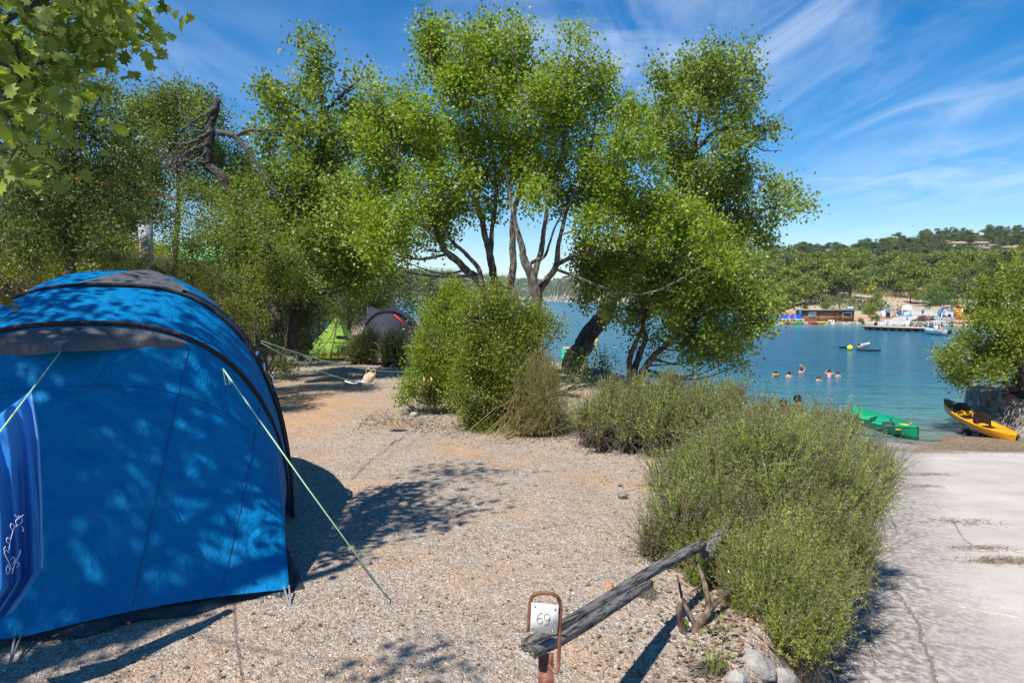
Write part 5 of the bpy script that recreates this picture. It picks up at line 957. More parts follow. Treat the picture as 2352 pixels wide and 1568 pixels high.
boat_part('stern_flap', MB().grid(np.array([[(1.72+.34*t, w*(1-t*.7), .43+.05*t) for w in (-.24, 0, .24)] for t in np.linspace(0, 1, 5)])), plain('navy_flap', (.03, .045, .09), .6), kay, T)
m = MB(); m.grid(np.array([[(-.45+.3*u, -.432+.02*0, .33-.14*v) for u in (0, .5, 1)] for v in (0, 1)])); boat_part('decal', m, plain('blue_decal', (.10, .18, .35), .5), kay, T)
tro = thing('kayak_trolley', (16.0, 23.7, -3.2), 'two wheeled trolley under the orange kayak at the water edge', 'trolley')
for p in (PY(2221, 988, 23.6), PY(2262, 1004, 23.3)):
    p = np.array([p[0], p[1], -2.95]); m = MB(); m.tube([p-[.07, 0, 0], p-[.06, 0, 0], p+[.06, 0, 0], p+[.07, 0, 0]], [.17, .2, .2, .17], 20); w = m.build('wheel', plain('tyre_rubber', (.018, .018, .02), .8), tro, True)
    MB().tube([p-[.074, 0, 0], p+[.074, 0, 0]], .07, 12).build('hub', plain('hub_grey', (.3, .3, .3), .5), w)
MB().tube([(15.7, 23.6, -2.95), (16.4, 23.3, -2.95)], .02, 6).tube([(15.9, 23.6, -2.95), (15.95, 23.6, -2.68)], .02, 6).tube([(16.2, 23.4, -2.95), (16.2, 23.4, -2.66)], .02, 6).build('axle', STEEL, tro)
# ---------------------------------------------------------------- people
def person(name, base, label, J, E, skin=(.50,.27,.17), clothes=(), hair=None, group=None, sub=1):
    """J: joint -> (xyz, radius) in metres around base ; E: bones ; grown as one skinned surface"""
    root = thing(name, base, label, 'person', group); ks = list(J); me = bpy.data.meshes.new('sk'); me.from_pydata([tuple(J[k][0]) for k in ks], [(ks.index(a), ks.index(b)) for a, b in E], [])
    ob = bpy.data.objects.new('sk', me); COL.objects.link(ob); md = ob.modifiers.new('s', 'SKIN'); ob.modifiers.new('u', 'SUBSURF').levels = sub
    for i, k in enumerate(ks):
        v = me.skin_vertices[0].data[i]; r = J[k][1]; v.radius = (r, r) if not isinstance(r, tuple) else r; v.use_root = (i == 0)
    dg = bpy.context.evaluated_depsgraph_get(); m2 = bpy.data.meshes.new_from_object(ob.evaluated_get(dg)); bpy.data.objects.remove(ob)
    m2.materials.clear(); m2.materials.append(plain('skin', skin, .5, 0, .4)); m2.polygons.foreach_set('use_smooth', np.ones(len(m2.polygons), bool)); b = bpy.data.objects.new('body', m2); COL.objects.link(b); b.parent = root
    bp = np.array(base, float)
    for nm, kind, c in clothes:
        mb = MB()
        for it in kind:
            if it[0] == 's': mb.sphere(bp+it[1], it[2], 14, 9)
            else: mb.tube(bp+np.array(it[1]), it[2], 12, flat=it[3] if len(it) > 3 else 1)
        mb.build(nm, plain(nm+'_cloth', c, .8), root, True)
    if hair is not None:
        hc = np.array(J['head'][0]); hr = J['head'][1]; hr = hr if not isinstance(hr, tuple) else hr[0]
        mb = MB(); mb.sphere(bp+hc+hair[1], np.array([1.12, 1.15, 1.2])*hr*1.12, 14, 10)
        if hair[2] > 0: mb.tube([bp+hc+hair[1], bp+hc+hair[1]*1.3+[0, 0, -hair[2]*.5], bp+hc+hair[1]*1.4+[0, 0, -hair[2]]], [hr*1.1, hr*.95, hr*.5], 10)
        mb.build('hair', plain('hair', hair[0], .6), root, True)
    return root
Z0 = np.array([0, 0, 0.])
def swim(px, py, label, up=.30, arms='down', hairc=(.03,.02,.015), hlen=.0, clothes=(), turn=1, skin=(.52,.29,.18), s=.8):
    p = PG(px, py, WZ); J = {'chest': ((0, 0, -.25*s), .17*s), 'sho': ((0, 0, up*.10+.0), .14*s), 'neck': ((0, 0, up*.10+.11*s), .055*s), 'head': ((0, 0, up*.10+.22*s), (.095*s, .095*s)), 'crown': ((0, 0, up*.10+.31*s), .07*s)}
    zs = up*.10; E = [('chest', 'sho'), ('sho', 'neck'), ('neck', 'head'), ('head', 'crown')]
    for sd, q in ((-1, 'l'), (1, 'r')):
        J['s'+q] = ((sd*.19*s, 0, zs), .06*s); E.append(('sho', 's'+q))
        if arms == 'down': J['e'+q] = ((sd*.26*s, -.06, zs-.25), .045*s); E.append(('s'+q, 'e'+q))
        elif arms == 'head':
            J['e'+q] = ((sd*.38*s, -.05, zs+.02), .042*s); J['w'+q] = ((sd*.24*s, -.08, zs+.22), .032*s); J['h'+q] = ((sd*.13*s, -.10, zs+.28), .035*s); E += [('s'+q, 'e'+q), ('e'+q, 'w'+q), ('w'+q, 'h'+q)]
        elif arms == 'over':
            J['e'+q] = ((sd*.14*s+.16, 0, zs+.25), .045*s); J['w'+q] = ((-.04+sd*.03, 0, zs+.44), .034*s); J['h'+q] = ((-.10+sd*.02, 0, zs+.52), .035*s); E += [('s'+q, 'e'+q), ('e'+q, 'w'+q), ('w'+q, 'h'+q)]
        elif arms == 'fwd': J['e'+q] = ((sd*.24*s, -.25, zs-.03), .045*s); J['w'+q] = ((sd*.20, -.48, zs-.05), .035*s); E += [('s'+q, 'e'+q), ('e'+q, 'w'+q)]
    return person('person', p, label, J, E, skin, clothes, (hairc, np.array([0, .022*turn*s, .03*s]), hlen), None)
ring = [(.14*math.cos(a), .12*math.sin(a), .09) for a in np.linspace(0, 2*math.pi, 14)]
swim(1781, 863, 'child with dark hair and an orange swim collar, leftmost in the water', .0, 'down', clothes=[('swim_collar', [('t', ring, .055)], (.85, .35, .02))], turn=-1, s=.9)
swim(1812, 867, 'dark haired bather with bare back to the camera beside the child in the orange collar', 1.1, 'down', turn=-1.6)
swim(1840, 855, 'bather raising both arms overhead, farthest out of the group', .3, 'over', turn=-1, hlen=.12)
swim(1880, 873, 'long haired bather swimming low in front of the goggled one', -.2, 'fwd', hairc=(.07,.035,.02), hlen=.14)
swim(1904, 866, 'bather in a pink swimsuit lifting her goggles with both hands', 2.0, 'head', hlen=.2, clothes=[('swimsuit', [('t', [(0, 0, .18), (0, 0, .0), (0, 0, -.3)], [.13, .165, .15], .75)], (.85, .22, .36)), ('goggles', [('t', [(-.08, -.085, .46), (0, -.10, .46), (.08, -.085, .46)], .022)], (.15, .02, .05))])
swim(1925, 864, 'bather with wet dark hair right of the one in pink', .2, 'down', hairc=(.05,.03,.02), hlen=.16)
swim(1411, 797, 'lone swimmer head just left of the slim stemmed oak', -.4, 'down'); swim(1468, 801, 'swimmer seen between the slim oak stems', -.5, 'fwd')
def standing(x, y, label, h=1.68, hairc=(.02, .015, .015), shirt=None):
    g = float(H(x, y)); k = h/1.7
    J = {'pelvis': ((0, 0, .93*k), .14), 'waist': ((0, 0, 1.08*k), .12), 'chest': ((0, 0, 1.28*k), .15), 'neck': ((0, 0, 1.46*k), .055), 'head': ((0, -.01, 1.58*k), .095), 'crown': ((0, 0, 1.66*k), .075)}
    E = [('pelvis', 'waist'), ('waist', 'chest'), ('chest', 'neck'), ('neck', 'head'), ('head', 'crown')]
    for s, q in ((-1, 'l'), (1, 'r')):
        J.update({'s'+q: ((s*.18, 0, 1.38*k), .055), 'e'+q: ((s*.25, .02, 1.10*k), .042), 'w'+q: ((s*.24, -.06, .86*k), .03), 'f'+q: ((s*.24, -.09, .77*k), .032), 'p'+q: ((s*.09, 0, .86*k), .09), 'k'+q: ((s*.11, -.02, .48*k), .062), 'a'+q: ((s*.12, 0, .09*k), .04), 't'+q: ((s*.13, -.14, .04*k), .035)})
        E += [('chest', 's'+q), ('s'+q, 'e'+q), ('e'+q, 'w'+q), ('w'+q, 'f'+q), ('pelvis', 'p'+q), ('p'+q, 'k'+q), ('k'+q, 'a'+q), ('a'+q, 't'+q)]
    cl = [('trunks', [('t', [(0, 0, .98*k), (0, 0, .84*k)], [.165, .175], .8), ('t', [(-.09, 0, .86*k), (-.10, 0, .62*k)], [.10, .085]), ('t', [(.09, 0, .86*k), (.10, 0, .62*k)], [.10, .085])], (.04, .05, .12))]
    if shirt: cl.append(('shirt', [('t', [(0, 0, 1.43*k), (0, 0, 1.3*k), (0, 0, .95*k)], [.12, .185, .165], .75)], shirt))
    return person('person', (x, y, g), label, J, E, (.5, .28, .18), cl, (hairc, np.array([0, .03, .02]), .03))
standing(float(PY(1833, 905, 20.5)[0]), 20.5, 'dark haired bather standing near the shore, only the head showing over the rosemary', 1.70)
standing(float(PY(1800, 918, 20.0)[0]), 20.0, 'second person at the shore mostly hidden by rosemary left of the dark haired head', 1.55, (.2, .1, .05))
# seated person on the platform, knees drawn up
bp = np.array([17.9, 24.35, -1.68]); J = {'pelvis': ((.30, .10, .13), .14), 'waist': ((.36, .12, .30), .12), 'chest': ((.36, .10, .50), .14), 'neck': ((.30, .05, .66), .055), 'head': ((.24, .0, .76), .095), 'crown': ((.23, 0, .85), .075)}
E = [('pelvis', 'waist'), ('waist', 'chest'), ('chest', 'neck'), ('neck', 'head'), ('head', 'crown')]
for s, q in ((-1, 'l'), (1, 'r')):
    o = s*.09; J.update({'p'+q: ((.22, .10+o, .12), .09), 'k'+q: ((-.12, .05+o*1.3-.05, .47), .062), 'a'+q: ((-.42, -.02+o*1.3, .09), .038), 't'+q: ((-.56, -.05+o*1.4, .04), .033), 's'+q: ((.33, .08+s*.17, .57), .055), 'e'+q: ((.12, .04+s*.20, .42), .04), 'w'+q: ((-.08, .0+s*.10, .50), .03), 'f'+q: ((-.15, 0, .47), .03)})
    E += [('pelvis', 'p'+q), ('p'+q, 'k'+q), ('k'+q, 'a'+q), ('a'+q, 't'+q), ('chest', 's'+q), ('s'+q, 'e'+q), ('e'+q, 'w'+q), ('w'+q, 'f'+q)]
person('person', bp, 'person sitting with knees drawn up on the stone platform in the tree shade', J, E, (.34, .18, .12), [('shorts', [('s', (.26, .1, .12), (.19, .2, .13))], (.03, .035, .06)), ('top', [('t', [(.36, .12, .26), (.36, .10, .48), (.34, .08, .6)], [.145, .17, .13], .8)], (.05, .04, .05))], ((.03, .02, .015), np.array([.02, .02, .03]), .0))
tag(MB().tube([(17.42, 24.2, -1.69), (17.42, 24.2, -1.50), (17.42, 24.2, -1.45), (17.42, 24.2, -1.40)], [.04, .04, .018, .018], 10).build('water_bottle', plain('aqua_bottle', (.05, .35, .35), .15)), 'blue green water bottle standing at the edge of the stone platform', 'bottle')
tag(MB().sphere((17.62, 23.95, -1.63), (.17, .12, .06), 12, 8).build('red_bundle', plain('red_cloth', (.5, .04, .03), .8), None, True), 'red folded cloth on the platform beside the bottle', 'cloth')
tag(MB().sphere((17.95, 23.75, -1.60), (.12, .09, .08), 12, 8).sphere((18.1, 23.8, -1.62), (.1, .08, .06), 10, 6).build('bag', BLACKF, None, True), 'dark beach bag beside the red cloth on the platform', 'bag')
# ---------------------------------------------------------------- things on the water
bu = PG(1952, 803, WZ); b = thing('buoy', bu, 'round yellow mooring buoy between the dark paddle boards', 'buoy'); MB().sphere(bu+[0, 0, .18], .26, 18, 12).build('float', plain('buoy_yellow', (.85, .75, .01), .4), b, True); MB().tube([bu+[0, 0, .4], bu+[0, 0, .5]], .03, 6).build('ring', STEEL, b)
bu = PG(1369, 785, WZ); b = thing('buoy', bu, 'pointed yellow marker buoy seen past the leaning trunk', 'buoy'); MB().tube([bu-[0, 0, .1], bu+[0, 0, .12], bu+[0, 0, .3], bu+[0, 0, .52], bu+[0, 0, .6]], [.2, .26, .2, .07, .03], 14).build('float', plain('marker_yellow', (.85, .68, .02), .4), b, True); MB().tube([bu+[0, 0, .58], bu+[0, 0, .7]], .02, 6).build('tip', BLK, b)
def board(p0, p1, w, c, label, fin=True):
    T = placer(p0, p1); L = np.linalg.norm(np.array(p1)-p0); o = thing('paddle_board', (np.array(p0)+p1)/2, label, 'paddle board'); hh = hull(L, w, .13, 18, .02, .03, .5, 8, .05)
    boat_part('board', MB().grid(hh).grid(hh[:, [0, -1]][:, ::-1]), plain(label[:12]+'_c', c, .5), o, T); boat_part('deck_pad', MB().box((0, 0, .15), (L*.5, w*.6, .02)), plain('pad', tuple(v*.6 for v in c), .8), o, T); return o
a = PG(1926, 799, WZ); c = PG(1950, 800, WZ); board(a, a+(c-a)*1.3, .7, (.02, .025, .03), 'black paddle board floating left of the yellow buoy')
a = PG(1964, 805, WZ); c = PG(2024, 806, WZ); board(a, c, .8, (.10, .10, .11), 'dark grey paddle board right of the yellow buoy')
a = PG(1970, 799, WZ)+[0, 0, .1]; c = PG(1996, 796, WZ)+[0, 0, .25]; board(a, c, .6, (.75, .75, .75), 'short white board held over the dark grey paddle board')
p = PG(1970, 801, WZ); person('person', p, 'dark haired person leaning on the white board by the yellow buoy', {'chest': ((0, 0, .05), .14), 'sho': ((.08, 0, .20), .13), 'neck': ((.1, 0, .28), .05), 'head': ((.14, 0, .38), .095), 'crown': ((.14, 0, .46), .07), 'e': ((.3, -.1, .22), .045), 'w': ((.55, -.1, .28), .035), 'e2': ((.3, .12, .22), .045), 'w2': ((.55, .1, .28), .035)},
   [('chest', 'sho'), ('sho', 'neck'), ('neck', 'head'), ('head', 'crown'), ('sho', 'e'), ('e', 'w'), ('sho', 'e2'), ('e2', 'w2')], clothes=[('swim_top', [('t', [(0, 0, .05), (.04, 0, .14)], [.15, .15])], (.04, .05, .1))], hair=((.02, .015, .01), np.array([-.02, .02, .03]), .06))
WHP = plain('white_paint', (.8, .8, .8), .4)
for px, py, lab, s in ((1343, 696, 'tiny white sailing boat farthest out near the rocky shore', 5), (1350, 701, 'small white motorboat beyond the leaning trunk', 5), (1371, 708, 'white motorboat with a dark canopy beside the leaning oak trunk', 4), (1207, 704, 'white boat glimpsed between the pale middle trunks', 5), (1214, 709, 'second white boat just below the first between the trunks', 5), (1203, 698, 'most distant white boat between the trunks', 6)):
    p = PG(px, py, WZ); o = thing('motorboat', p, lab, 'boat', 'small boats out on the lake'); hh = hull(s, 1.8, .6, 14, .05, .1, .5, 8, .15)+p; MB().grid(hh).grid(hh[:, [0, -1]][:, ::-1]-[0, 0, .1]).build('hull', WHP, o, True)
    MB().box(p+[-.3, 0, .95], (1.5, 1.2, .6)).build('cabin', WHP if 'dark' not in lab else BLK, o)
    if 'sail' in lab: MB().tube([p+[0, 0, .6], p+[0, 0, 3.0]], .08, 5).box(p+[.3, 0, 1.8], (.9, .08, 1.6)).build('sail', WHP, o)
# ---------------------------------------------------------------- far shore
def PX(px, Y): return ray(px, 700)[0]*Y
def facing(px): return -math.atan(ray(px, 700)[0])
PLANK = noisy('hut_boards', [(.22,.10,.045), (.36,.18,.08), (.46,.25,.12)], 1.2, .8, .6, 3, stretch=(1, 1, 9), dist=.05); ROOFG = noisy('roof_sheet', [(.25,.24,.23), (.42,.41,.40)], 2, .8, .3)
BEAM = plain('dark_beam', (.16, .075, .035), .8); TILE = noisy('clay_tiles', [(.42,.20,.12), (.58,.33,.22), (.66,.44,.32)], 1.5, .9, .8, 6, stretch=(4, 1, 1)); WALLW = noisy('white_render', [(.68,.66,.62), (.8,.79,.76)], .8, .9, .2); WALLT = noisy('tan_render', [(.42,.34,.25), (.56,.46,.35)], .8, .9, .2)
GLASSD = plain('dark_glass', (.02, .03, .04), .1); BLP = plain('blue_paint', (.01, .09, .55), .4); CYB = plain('cyan_blue', (.01, .28, .55), .5); LBL = plain('pale_blue', (.35, .62, .78), .5); REDP = plain('red_plastic', (.62, .03, .03), .4); GAL = plain('galvanised', (.42, .46, .50), .4, .6)
Yh = 131.0; hx = PX(1903, Yh); zg = CZ+ray(1903, 738.5)[1]*Yh; hut = thing('timber_hut', (hx, Yh+1.5, zg), 'long low timber boat hire hut with flat roof on the stone quay', 'hut'); hut.rotation_euler = (0, 0, 0)
W2 = 119*Yh/F; Hh = 2.15
def hl(x, y, z): return np.array([hx+x, Yh+y, zg+z])
MB().box(hl(0, 1.5, Hh/2), (W2, 3.0, Hh)).build('wall', PLANK, hut)
MB().box(hl(-.1, 1.3, Hh+.10), (W2+.7, 3.9, .12)).build('roof', ROOFG, hut); MB().box(hl(0, -.03, .14), (W2+.04, .06, .30)).build('plinth', BEAM, hut)
m = MB()
for x in (-W2/2+.1, -W2*.19, W2*.14, W2*.23, W2/2-.1): m.box(hl(x, -.05, Hh/2), (.14, .10, Hh))
m.box(hl(0, -.052, Hh-.08), (W2, .11, .14)); m.build('beam', BEAM, hut)
m = MB()
for x in (-W2*.19, W2*.14):
    for s in (-1, 1): m.tube([hl(x, -.09, Hh-.75), hl(x+s*.6, -.09, Hh-.15)], .05, 4)
m.build('brace', plain('light_brace', (.45, .25, .12), .8), hut)
wn = MB(); wn.box(hl(W2*.36, -.09, 1.36), (1.75, .08, .92)); w = wn.build('window', WHP, hut); MB().box(hl(W2*.36, -.14, 1.30), (1.5, .04, .66)).build('opening', GLASSD, w); MB().box(hl(W2*.36, -.17, 1.74), (1.7, .10, .16)).build('blind', LBL, w); MB().box(hl(W2*.36, -.28, .86), (1.8, .35, .05)).build('counter', WOODP, w)
sg = MB(); sx_ = PX(1866, Yh)-hx; sg.box(hl(sx_, -.12, 1.42), (1.45, .06, .98)); sgn = sg.build('signboard', WHP, hut)
def sgp(u, v): return hl(sx_-.66+1.32*u, -.165, 1.84-.84*v)
SGT = plain('navy_lettering', (.03, .07, .13), .6); m = MB()
for st in ([(.30,.10),(.20,.12),(.18,.22),(.28,.28),(.30,.38),(.18,.42)], [(.36,.22),(.36,.38),(.44,.40),(.48,.22)], [(.54,.40),(.54,.24),(.62,.22)], [(.70,.42),(.72,.12),(.84,.08)], [(.64,.28),(.82,.26)],
           [(.30,.50),(.16,.58),(.10,.78),(.24,.70)], [(.02,.86),(.30,.52)], [(.32,.62),(.40,.56),(.40,.70),(.34,.72),(.46,.70)], [(.48,.56),(.48,.70),(.54,.56),(.58,.70)], [(.64,.48),(.62,.70),(.68,.70)], [(.72,.56),(.72,.70),(.80,.56)], [(.84,.62),(.92,.58),(.86,.70),(.98,.70)], [(.30,.88),(.60,.87),(.86,.86)]):
    m.tube([sgp(*q) for q in st], .035, 4, flat=.4)
m.build('lettering', SGT, sgn)
MB().box(hl(-W2/2-.15, .2, 1.7), (.55, .5, .8)).build('blue_box', CYB, hut)
for x in (-W2*.06+.7, -.1, .35+.1): pass
for k, x in enumerate((1921, 1926, 1931)): tag(MB().tube([(PX(x-16, Yh-.4), Yh-.5, zg+.0), (PX(x-16, Yh-.4), Yh-.5, zg+.32)], [.13, .16], 10).build('bucket', WHP), 'small white bucket by the foot of the timber hut wall', 'bucket', 'white buckets at the hut wall')
ac = thing('roof_unit', hl(PX(1960, Yh)-hx, 1, Hh+.16), 'pale blue slatted deck chair frame on the right end of the hut roof', 'frame')
m = MB()
for k in range(5): m.box(hl(PX(1955+2.2*k, Yh)-hx, 1, Hh+.42), (.10, .3, .55))
m.box(hl(PX(1960, Yh)-hx, 1.1, Hh+.70), (.95, .3, .06)); m.build('slats', LBL, ac)
qy = thing('quay_wall', (PX(1890, 125), 125, -4), 'rough stone quay wall below the timber hut', 'wall'); m = MB(); G = []
for z, o in ((-4, 0), (-3.0, .05), (-2.55, .12), (zg+.02, .2), (zg+.03, 3.5)): G.append([[PX(px, 125), 125.5+o+.12*math.sin(px*.9+z*3), z+.05*math.sin(px*1.7)] for px in range(1740, 1984, 3)])
m.grid(np.array(G)[:, ::1]); m.build('masonry', drystone('quay_masonry', 1.4, ((.16,.14,.12), (.36,.33,.29), (.56,.53,.48))), qy, False)
def rot2(P, c, a): P = np.asarray(P, float)-c; x = P[:, 0]*math.cos(a)-P[:, 1]*math.sin(a); y = P[:, 0]*math.sin(a)+P[:, 1]*math.cos(a); return np.column_stack([x, y, P[:, 2]])+c
def pedal(px, lab, extra=None):
    o = thing('pedal_boat', (PX(px, 128.5), 128.5, zg), lab, 'pedal boat', 'pedal boats lined up beside the hut'); c = np.array([PX(px, 128.5), 128.5, zg])
    for s in (-.42, .42):
        hh = hull(2.6, .42, .5, 10, .06, .18, .5, 6, .12)[:, :, [1, 0, 2]]+c+[s, 0, .05]; MB().grid(hh).grid(hh[:, [0, -1]]).build('float', WHP, o, True)
    MB().box(c+[0, .1, .55], (1.0, 1.3, .12)).build('deck', WHP, o)
    a = np.array([[c+np.array([x, .35+.25*t, .62+.75*t]) for x in (-.5, -.15, .15, .5)] for t in (0, .5, 1)]); MB().grid(a).grid(a[:, ::-1]+[0, .05, 0]).box(c+[0, 0, .68], (1.0, .6, .12)).build('seat', BLP, o)
    if extra: extra(c, o)
labs = ['blue seated pedal boat nearest the timber hut', 'second blue seated pedal boat from the hut', 'blue seated pedal boat just left of the red slide', 'fourth blue seated pedal boat from the hut', 'blue seated pedal boat half behind the oak leaves', 'leftmost blue seated pedal boat among the oak leaves', 'pedal boat almost hidden by the hanging oak leaves']
slide = lambda c, o: MB().tube([c+[.6, .5, 1.4], c+[.6, .1, 1.1], c+[.6, -.5, .5], c+[.6, -.9, .15]], .16, 8, flat=.5).build('slide', REDP, o, True)
for px, lb, ex in zip((1837, 1822, 1807, 1791, 1777, 1763, 1750), labs, (None, None, slide, None, None, None, None)): pedal(px, lb, ex)
def shore_kayak(px0, px1, py, cs, lab):
    a = PY(px0, py, 124); b = PY(px1, py+1, 124); a[2] = b[2] = WZ+.05; T = placer(a, b); L = np.linalg.norm(b-a); o = thing('kayak', (a+b)/2, lab, 'kayak', None); hh = hull(L, .8, .42, 24, .04, .14, .45, 8, .14); k = len(cs)
    for i in range(k):
        s = hh[i*24//k:(i+1)*24//k+1]; boat_part('hull_section', MB().grid(s).grid((s[:, [0, -1]]-[0, 0, .05])[:, ::-1]), cs[i], o, T)
KY, KG, KR = plain('kayak_yellow', (.85, .62, .01), .4), plain('kayak_green', (.16, .62, .06), .4), plain('kayak_red', (.75, .04, .02), .4)
shore_kayak(1794, 1844, 745.5, [KY, KR, KY, KG, KG], 'yellow red and green kayak floating below the pedal boats'); shore_kayak(1856, 1898, 746, [KR, KR, KY, KY], 'red and yellow kayak floating below the timber hut'); shore_kayak(2188, 2216, 763, [KR, KR], 'orange red kayak beside the white motorboat at the dock')
def upole(px, y0, y1, Y, label, r=.14, c=None, cap=None):
    a = PY(px, y1, Y); b = PY(px+.5, y0, Y); a[2] = float(H(a[0], Y))-.3 if Y > 100 else a[2]; o = thing('pole', a, label, 'pole'); MB().tube([a, b], [r, r*.75], 8).build('shaft', c or BARKD, o, True)
    MB().box(b-[0, 0, .5], (r*5, r, .08)).box(b-[0, 0, 1.0], (r*4, r, .08)).build('fitting', BEAM, o)
upole(1929, 672, 712, 138, 'grey wooden utility pole standing behind the timber hut'); upole(2247, 604, 640, 235, 'slim wooden pole high on the wooded slope at the right', .16, plain('pole_tan', (.30, .2, .13), .8))
# dock
dk = thing('floating_dock', PY(2060, 752, 108), 'long pale plank dock on dark floats below the slipway across the bay', 'dock'); Yd0, Yd1 = 110.5, 107.0
a = PG(1986, 757, WZ); b = PG(2132, 762, WZ); T = placer(a, b); L = np.linalg.norm(b-a)
boat_part('decking', MB().box((0, 0, .58), (L, 1.8, .14)), noisy('dock_planks', [(.42,.36,.29), (.58,.52,.44)], 3, .8, .3), dk, T, False); boat_part('edge_board', MB().box((0, -.93, .46), (L, .06, .16)).box((0, .93, .46), (L, .06, .16)), BEAM, dk, T, False)
for x in np.linspace(-L/2+.6, L/2-.8, 8): boat_part('float', MB().box((x, 0, .18), (.55, 1.7, .50)), plain('float_dark', (.04, .04, .035), .8), dk, T, False)
def num_post(px, lab, c1):
    p = T([((px-1986)/(2132-1986)-.5)*L, .2, .65]); o = thing('mooring_post', p, lab, 'post'); MB().box(p+[0, 0, .42], (.5, .25, .85)).build('body', WHP, o)
    return p, o
p, o = num_post(2036, 'white numbered board standing on the dock', WHP); m = MB()
for st in ([(-.12,.75),(0,.80),(.1,.70),(-.12,.52),(.12,.52)], [(-.06,.32),(.02,.38),(.02,.10)]): m.tube([p+[x, -.14, z] for x, z in st], .035, 4)
m.build('numerals', BLK, o); MB().tube([p+[-.32, 0, .5], p+[-.40, 0, .7], p+[-.3, 0, .82]], .03, 5).tube([p+[.32, 0, .5], p+[.42, 0, .7], p+[.3, 0, .82]], .03, 5).build('handle', BLK, o)
p, o = num_post(2085, 'white service pillar with a blue cap on the dock', WHP); MB().tube([p+[-.1, 0, 0], p+[-.1, 0, 1.25], p+[-.1, 0, 1.45]], [.09, .09, .03], 8).build('blue_tip', BLP, o)
p = T([-L/2+1.6, 0, .65]); o = thing('dock_ladder', p, 'dark and white mooring gear at the left end of the dock', 'mooring gear'); MB().sphere(p+[0, 0, .3], (.3, .25, .3), 10, 7).build('gear', BLK, o); MB().tube([p+[-.35, 0, 0], p+[-.3, 0, .8]], .04, 5).build('upright', WHP, o)
bo = PG(2152, 769, WZ); mbt = thing('motorboat', bo, 'white motorboat with a bimini frame moored at the right end of the dock', 'boat'); T2 = placer(PG(2128, 766, WZ), PG(2178, 771, WZ)); Lb_ = float(np.linalg.norm(PG(2178, 771, WZ)-PG(2128, 766, WZ)))*1.1
hh = hull(Lb_, 1.6, .62, 18, .08, .12, .5, 8, .12); boat_part('hull', MB().grid(hh), WHP, mbt, T2); boat_part('deck', MB().grid(hh[:, [0, -1]][:, ::-1]-[0, 0, .12]), LBL, mbt, T2)
m = MB()
for x in (-.9, .6): m.tube([(x, -.7, .6), (x-.1, -.65, 1.75), (x-.1, .65, 1.75), (x, .7, .6)], .05, 6)
m.tube([(-1.0, -.65, 1.75), (.55, -.65, 1.75)], .06, 6).tube([(-1.0, .65, 1.75), (.55, .65, 1.75)], .06, 6); boat_part('bimini_frame', m, WHP, mbt, T2); boat_part('console', MB().box((0, 0, .85), (.5, .6, .7)), WHP, mbt, T2); boat_part('outboard', MB().box((Lb_/2-.05, 0, .55), (.3, .35, .6)).box((Lb_/2, 0, .1), (.12, .12, .6)), BLK, mbt, T2); boat_part('seat_cushion', MB().box((1.0, 0, .66), (.6, 1.0, .2)), WALLT, mbt, T2)
for dx, lab, c in ((-.55, 'person in dark clothes at the front of the moored white motorboat', (.03,.03,.04)), (.35, 'person sitting amidships in the moored white motorboat', (.05,.07,.1)), (1.2, 'person in a pale top at the stern of the moored motorboat', (.45,.2,.12))):
    p = T2([dx, 0, .45]); person('person', p, lab, {'pelvis': ((0, 0, .1), .15), 'chest': ((0, 0, .45), .16), 'neck': ((0, 0, .62), .055), 'head': ((0, 0, .74), .1), 'crown': ((0, 0, .83), .07), 'el': ((-.25, -.1, .3), .045), 'er': ((.25, -.1, .3), .045), 'kl': ((-.12, -.4, .12), .075), 'kr': ((.12, -.4, .12), .075), 'fl': ((-.12, -.45, -.25), .045), 'fr': ((.12, -.45, -.25), .045)},
       [('pelvis', 'chest'), ('chest', 'neck'), ('neck', 'head'), ('head', 'crown'), ('chest', 'el'), ('chest', 'er'), ('pelvis', 'kl'), ('pelvis', 'kr'), ('kl', 'fl'), ('kr', 'fr')], clothes=[('shirt', [('t', [(0, 0, .15), (0, 0, .4), (0, 0, .56)], [.17, .19, .12])], c)], hair=((.02, .015, .01), np.array([0, .02, .03]), 0))
# landing area
Yl = 142.0
def gp(px, py): h = hit(px, py, 112, 300); return h if h is not None else PY(px, py, Yl)
CNC = noisy('ramp_concrete', [(.36,.33,.30), (.48,.45,.41), (.56,.53,.49)], .5, .9, .2)
G = []
for py, x0, x1 in ((752, 1992, 2052), (747, 2008, 2078), (740, 2030, 2092), (733, 2050, 2140), (728, 2060, 2215), (722, 2072, 2225)):
    G.append([np.array(gp(x, py))+[0, 0, .12] for x in np.linspace(x0, x1, 16)])
tag(mk('launch_ramp', np.array(G).reshape(-1, 3), [np.array([(i*16+j, i*16+j+1, i*16+j+17, i*16+j+16) for i in range(5) for j in range(15)])], CNC), kind='structure')
def stand(px, py): p = np.array(gp(px, py)); return p
p = stand(2033, 731); s = p[1]/F; o = thing('kiosk_stand', p, 'small blue and white drinks stand on the landing right of the round bushes', 'kiosk'); MB().box(p+[0, 0, .75], (14*s, 1.2, 1.5)).build('counter', WHP, o); MB().box(p+[.2, -.63, .65], (10*s, .05, .9)).build('panel', GLASSD, o); MB().box(p+[.3, -.2, 1.75], (19*s, 1.9, .18)).build('canopy', CYB, o); MB().tube([p+[-.6, -.9, 0], p+[-.6, -.9, 1.8]], .04, 5).build('pole', WHP, o)
p = stand(2061, 729); o = thing('motorbike', p, 'blue motorbike parked beside the arched white sign', 'motorbike')
for dx in (-.68, .68):
    t = np.linspace(0, 2*math.pi, 20); w = MB().tube([p+[dx+.28*math.cos(a), 0, .33+.28*math.sin(a)] for a in t], .055, 6).build('wheel', BLK, o, True); MB().tube([p+[dx, -.05, .33], p+[dx, .05, .33]], .07, 8).build('hub', STEEL, w)
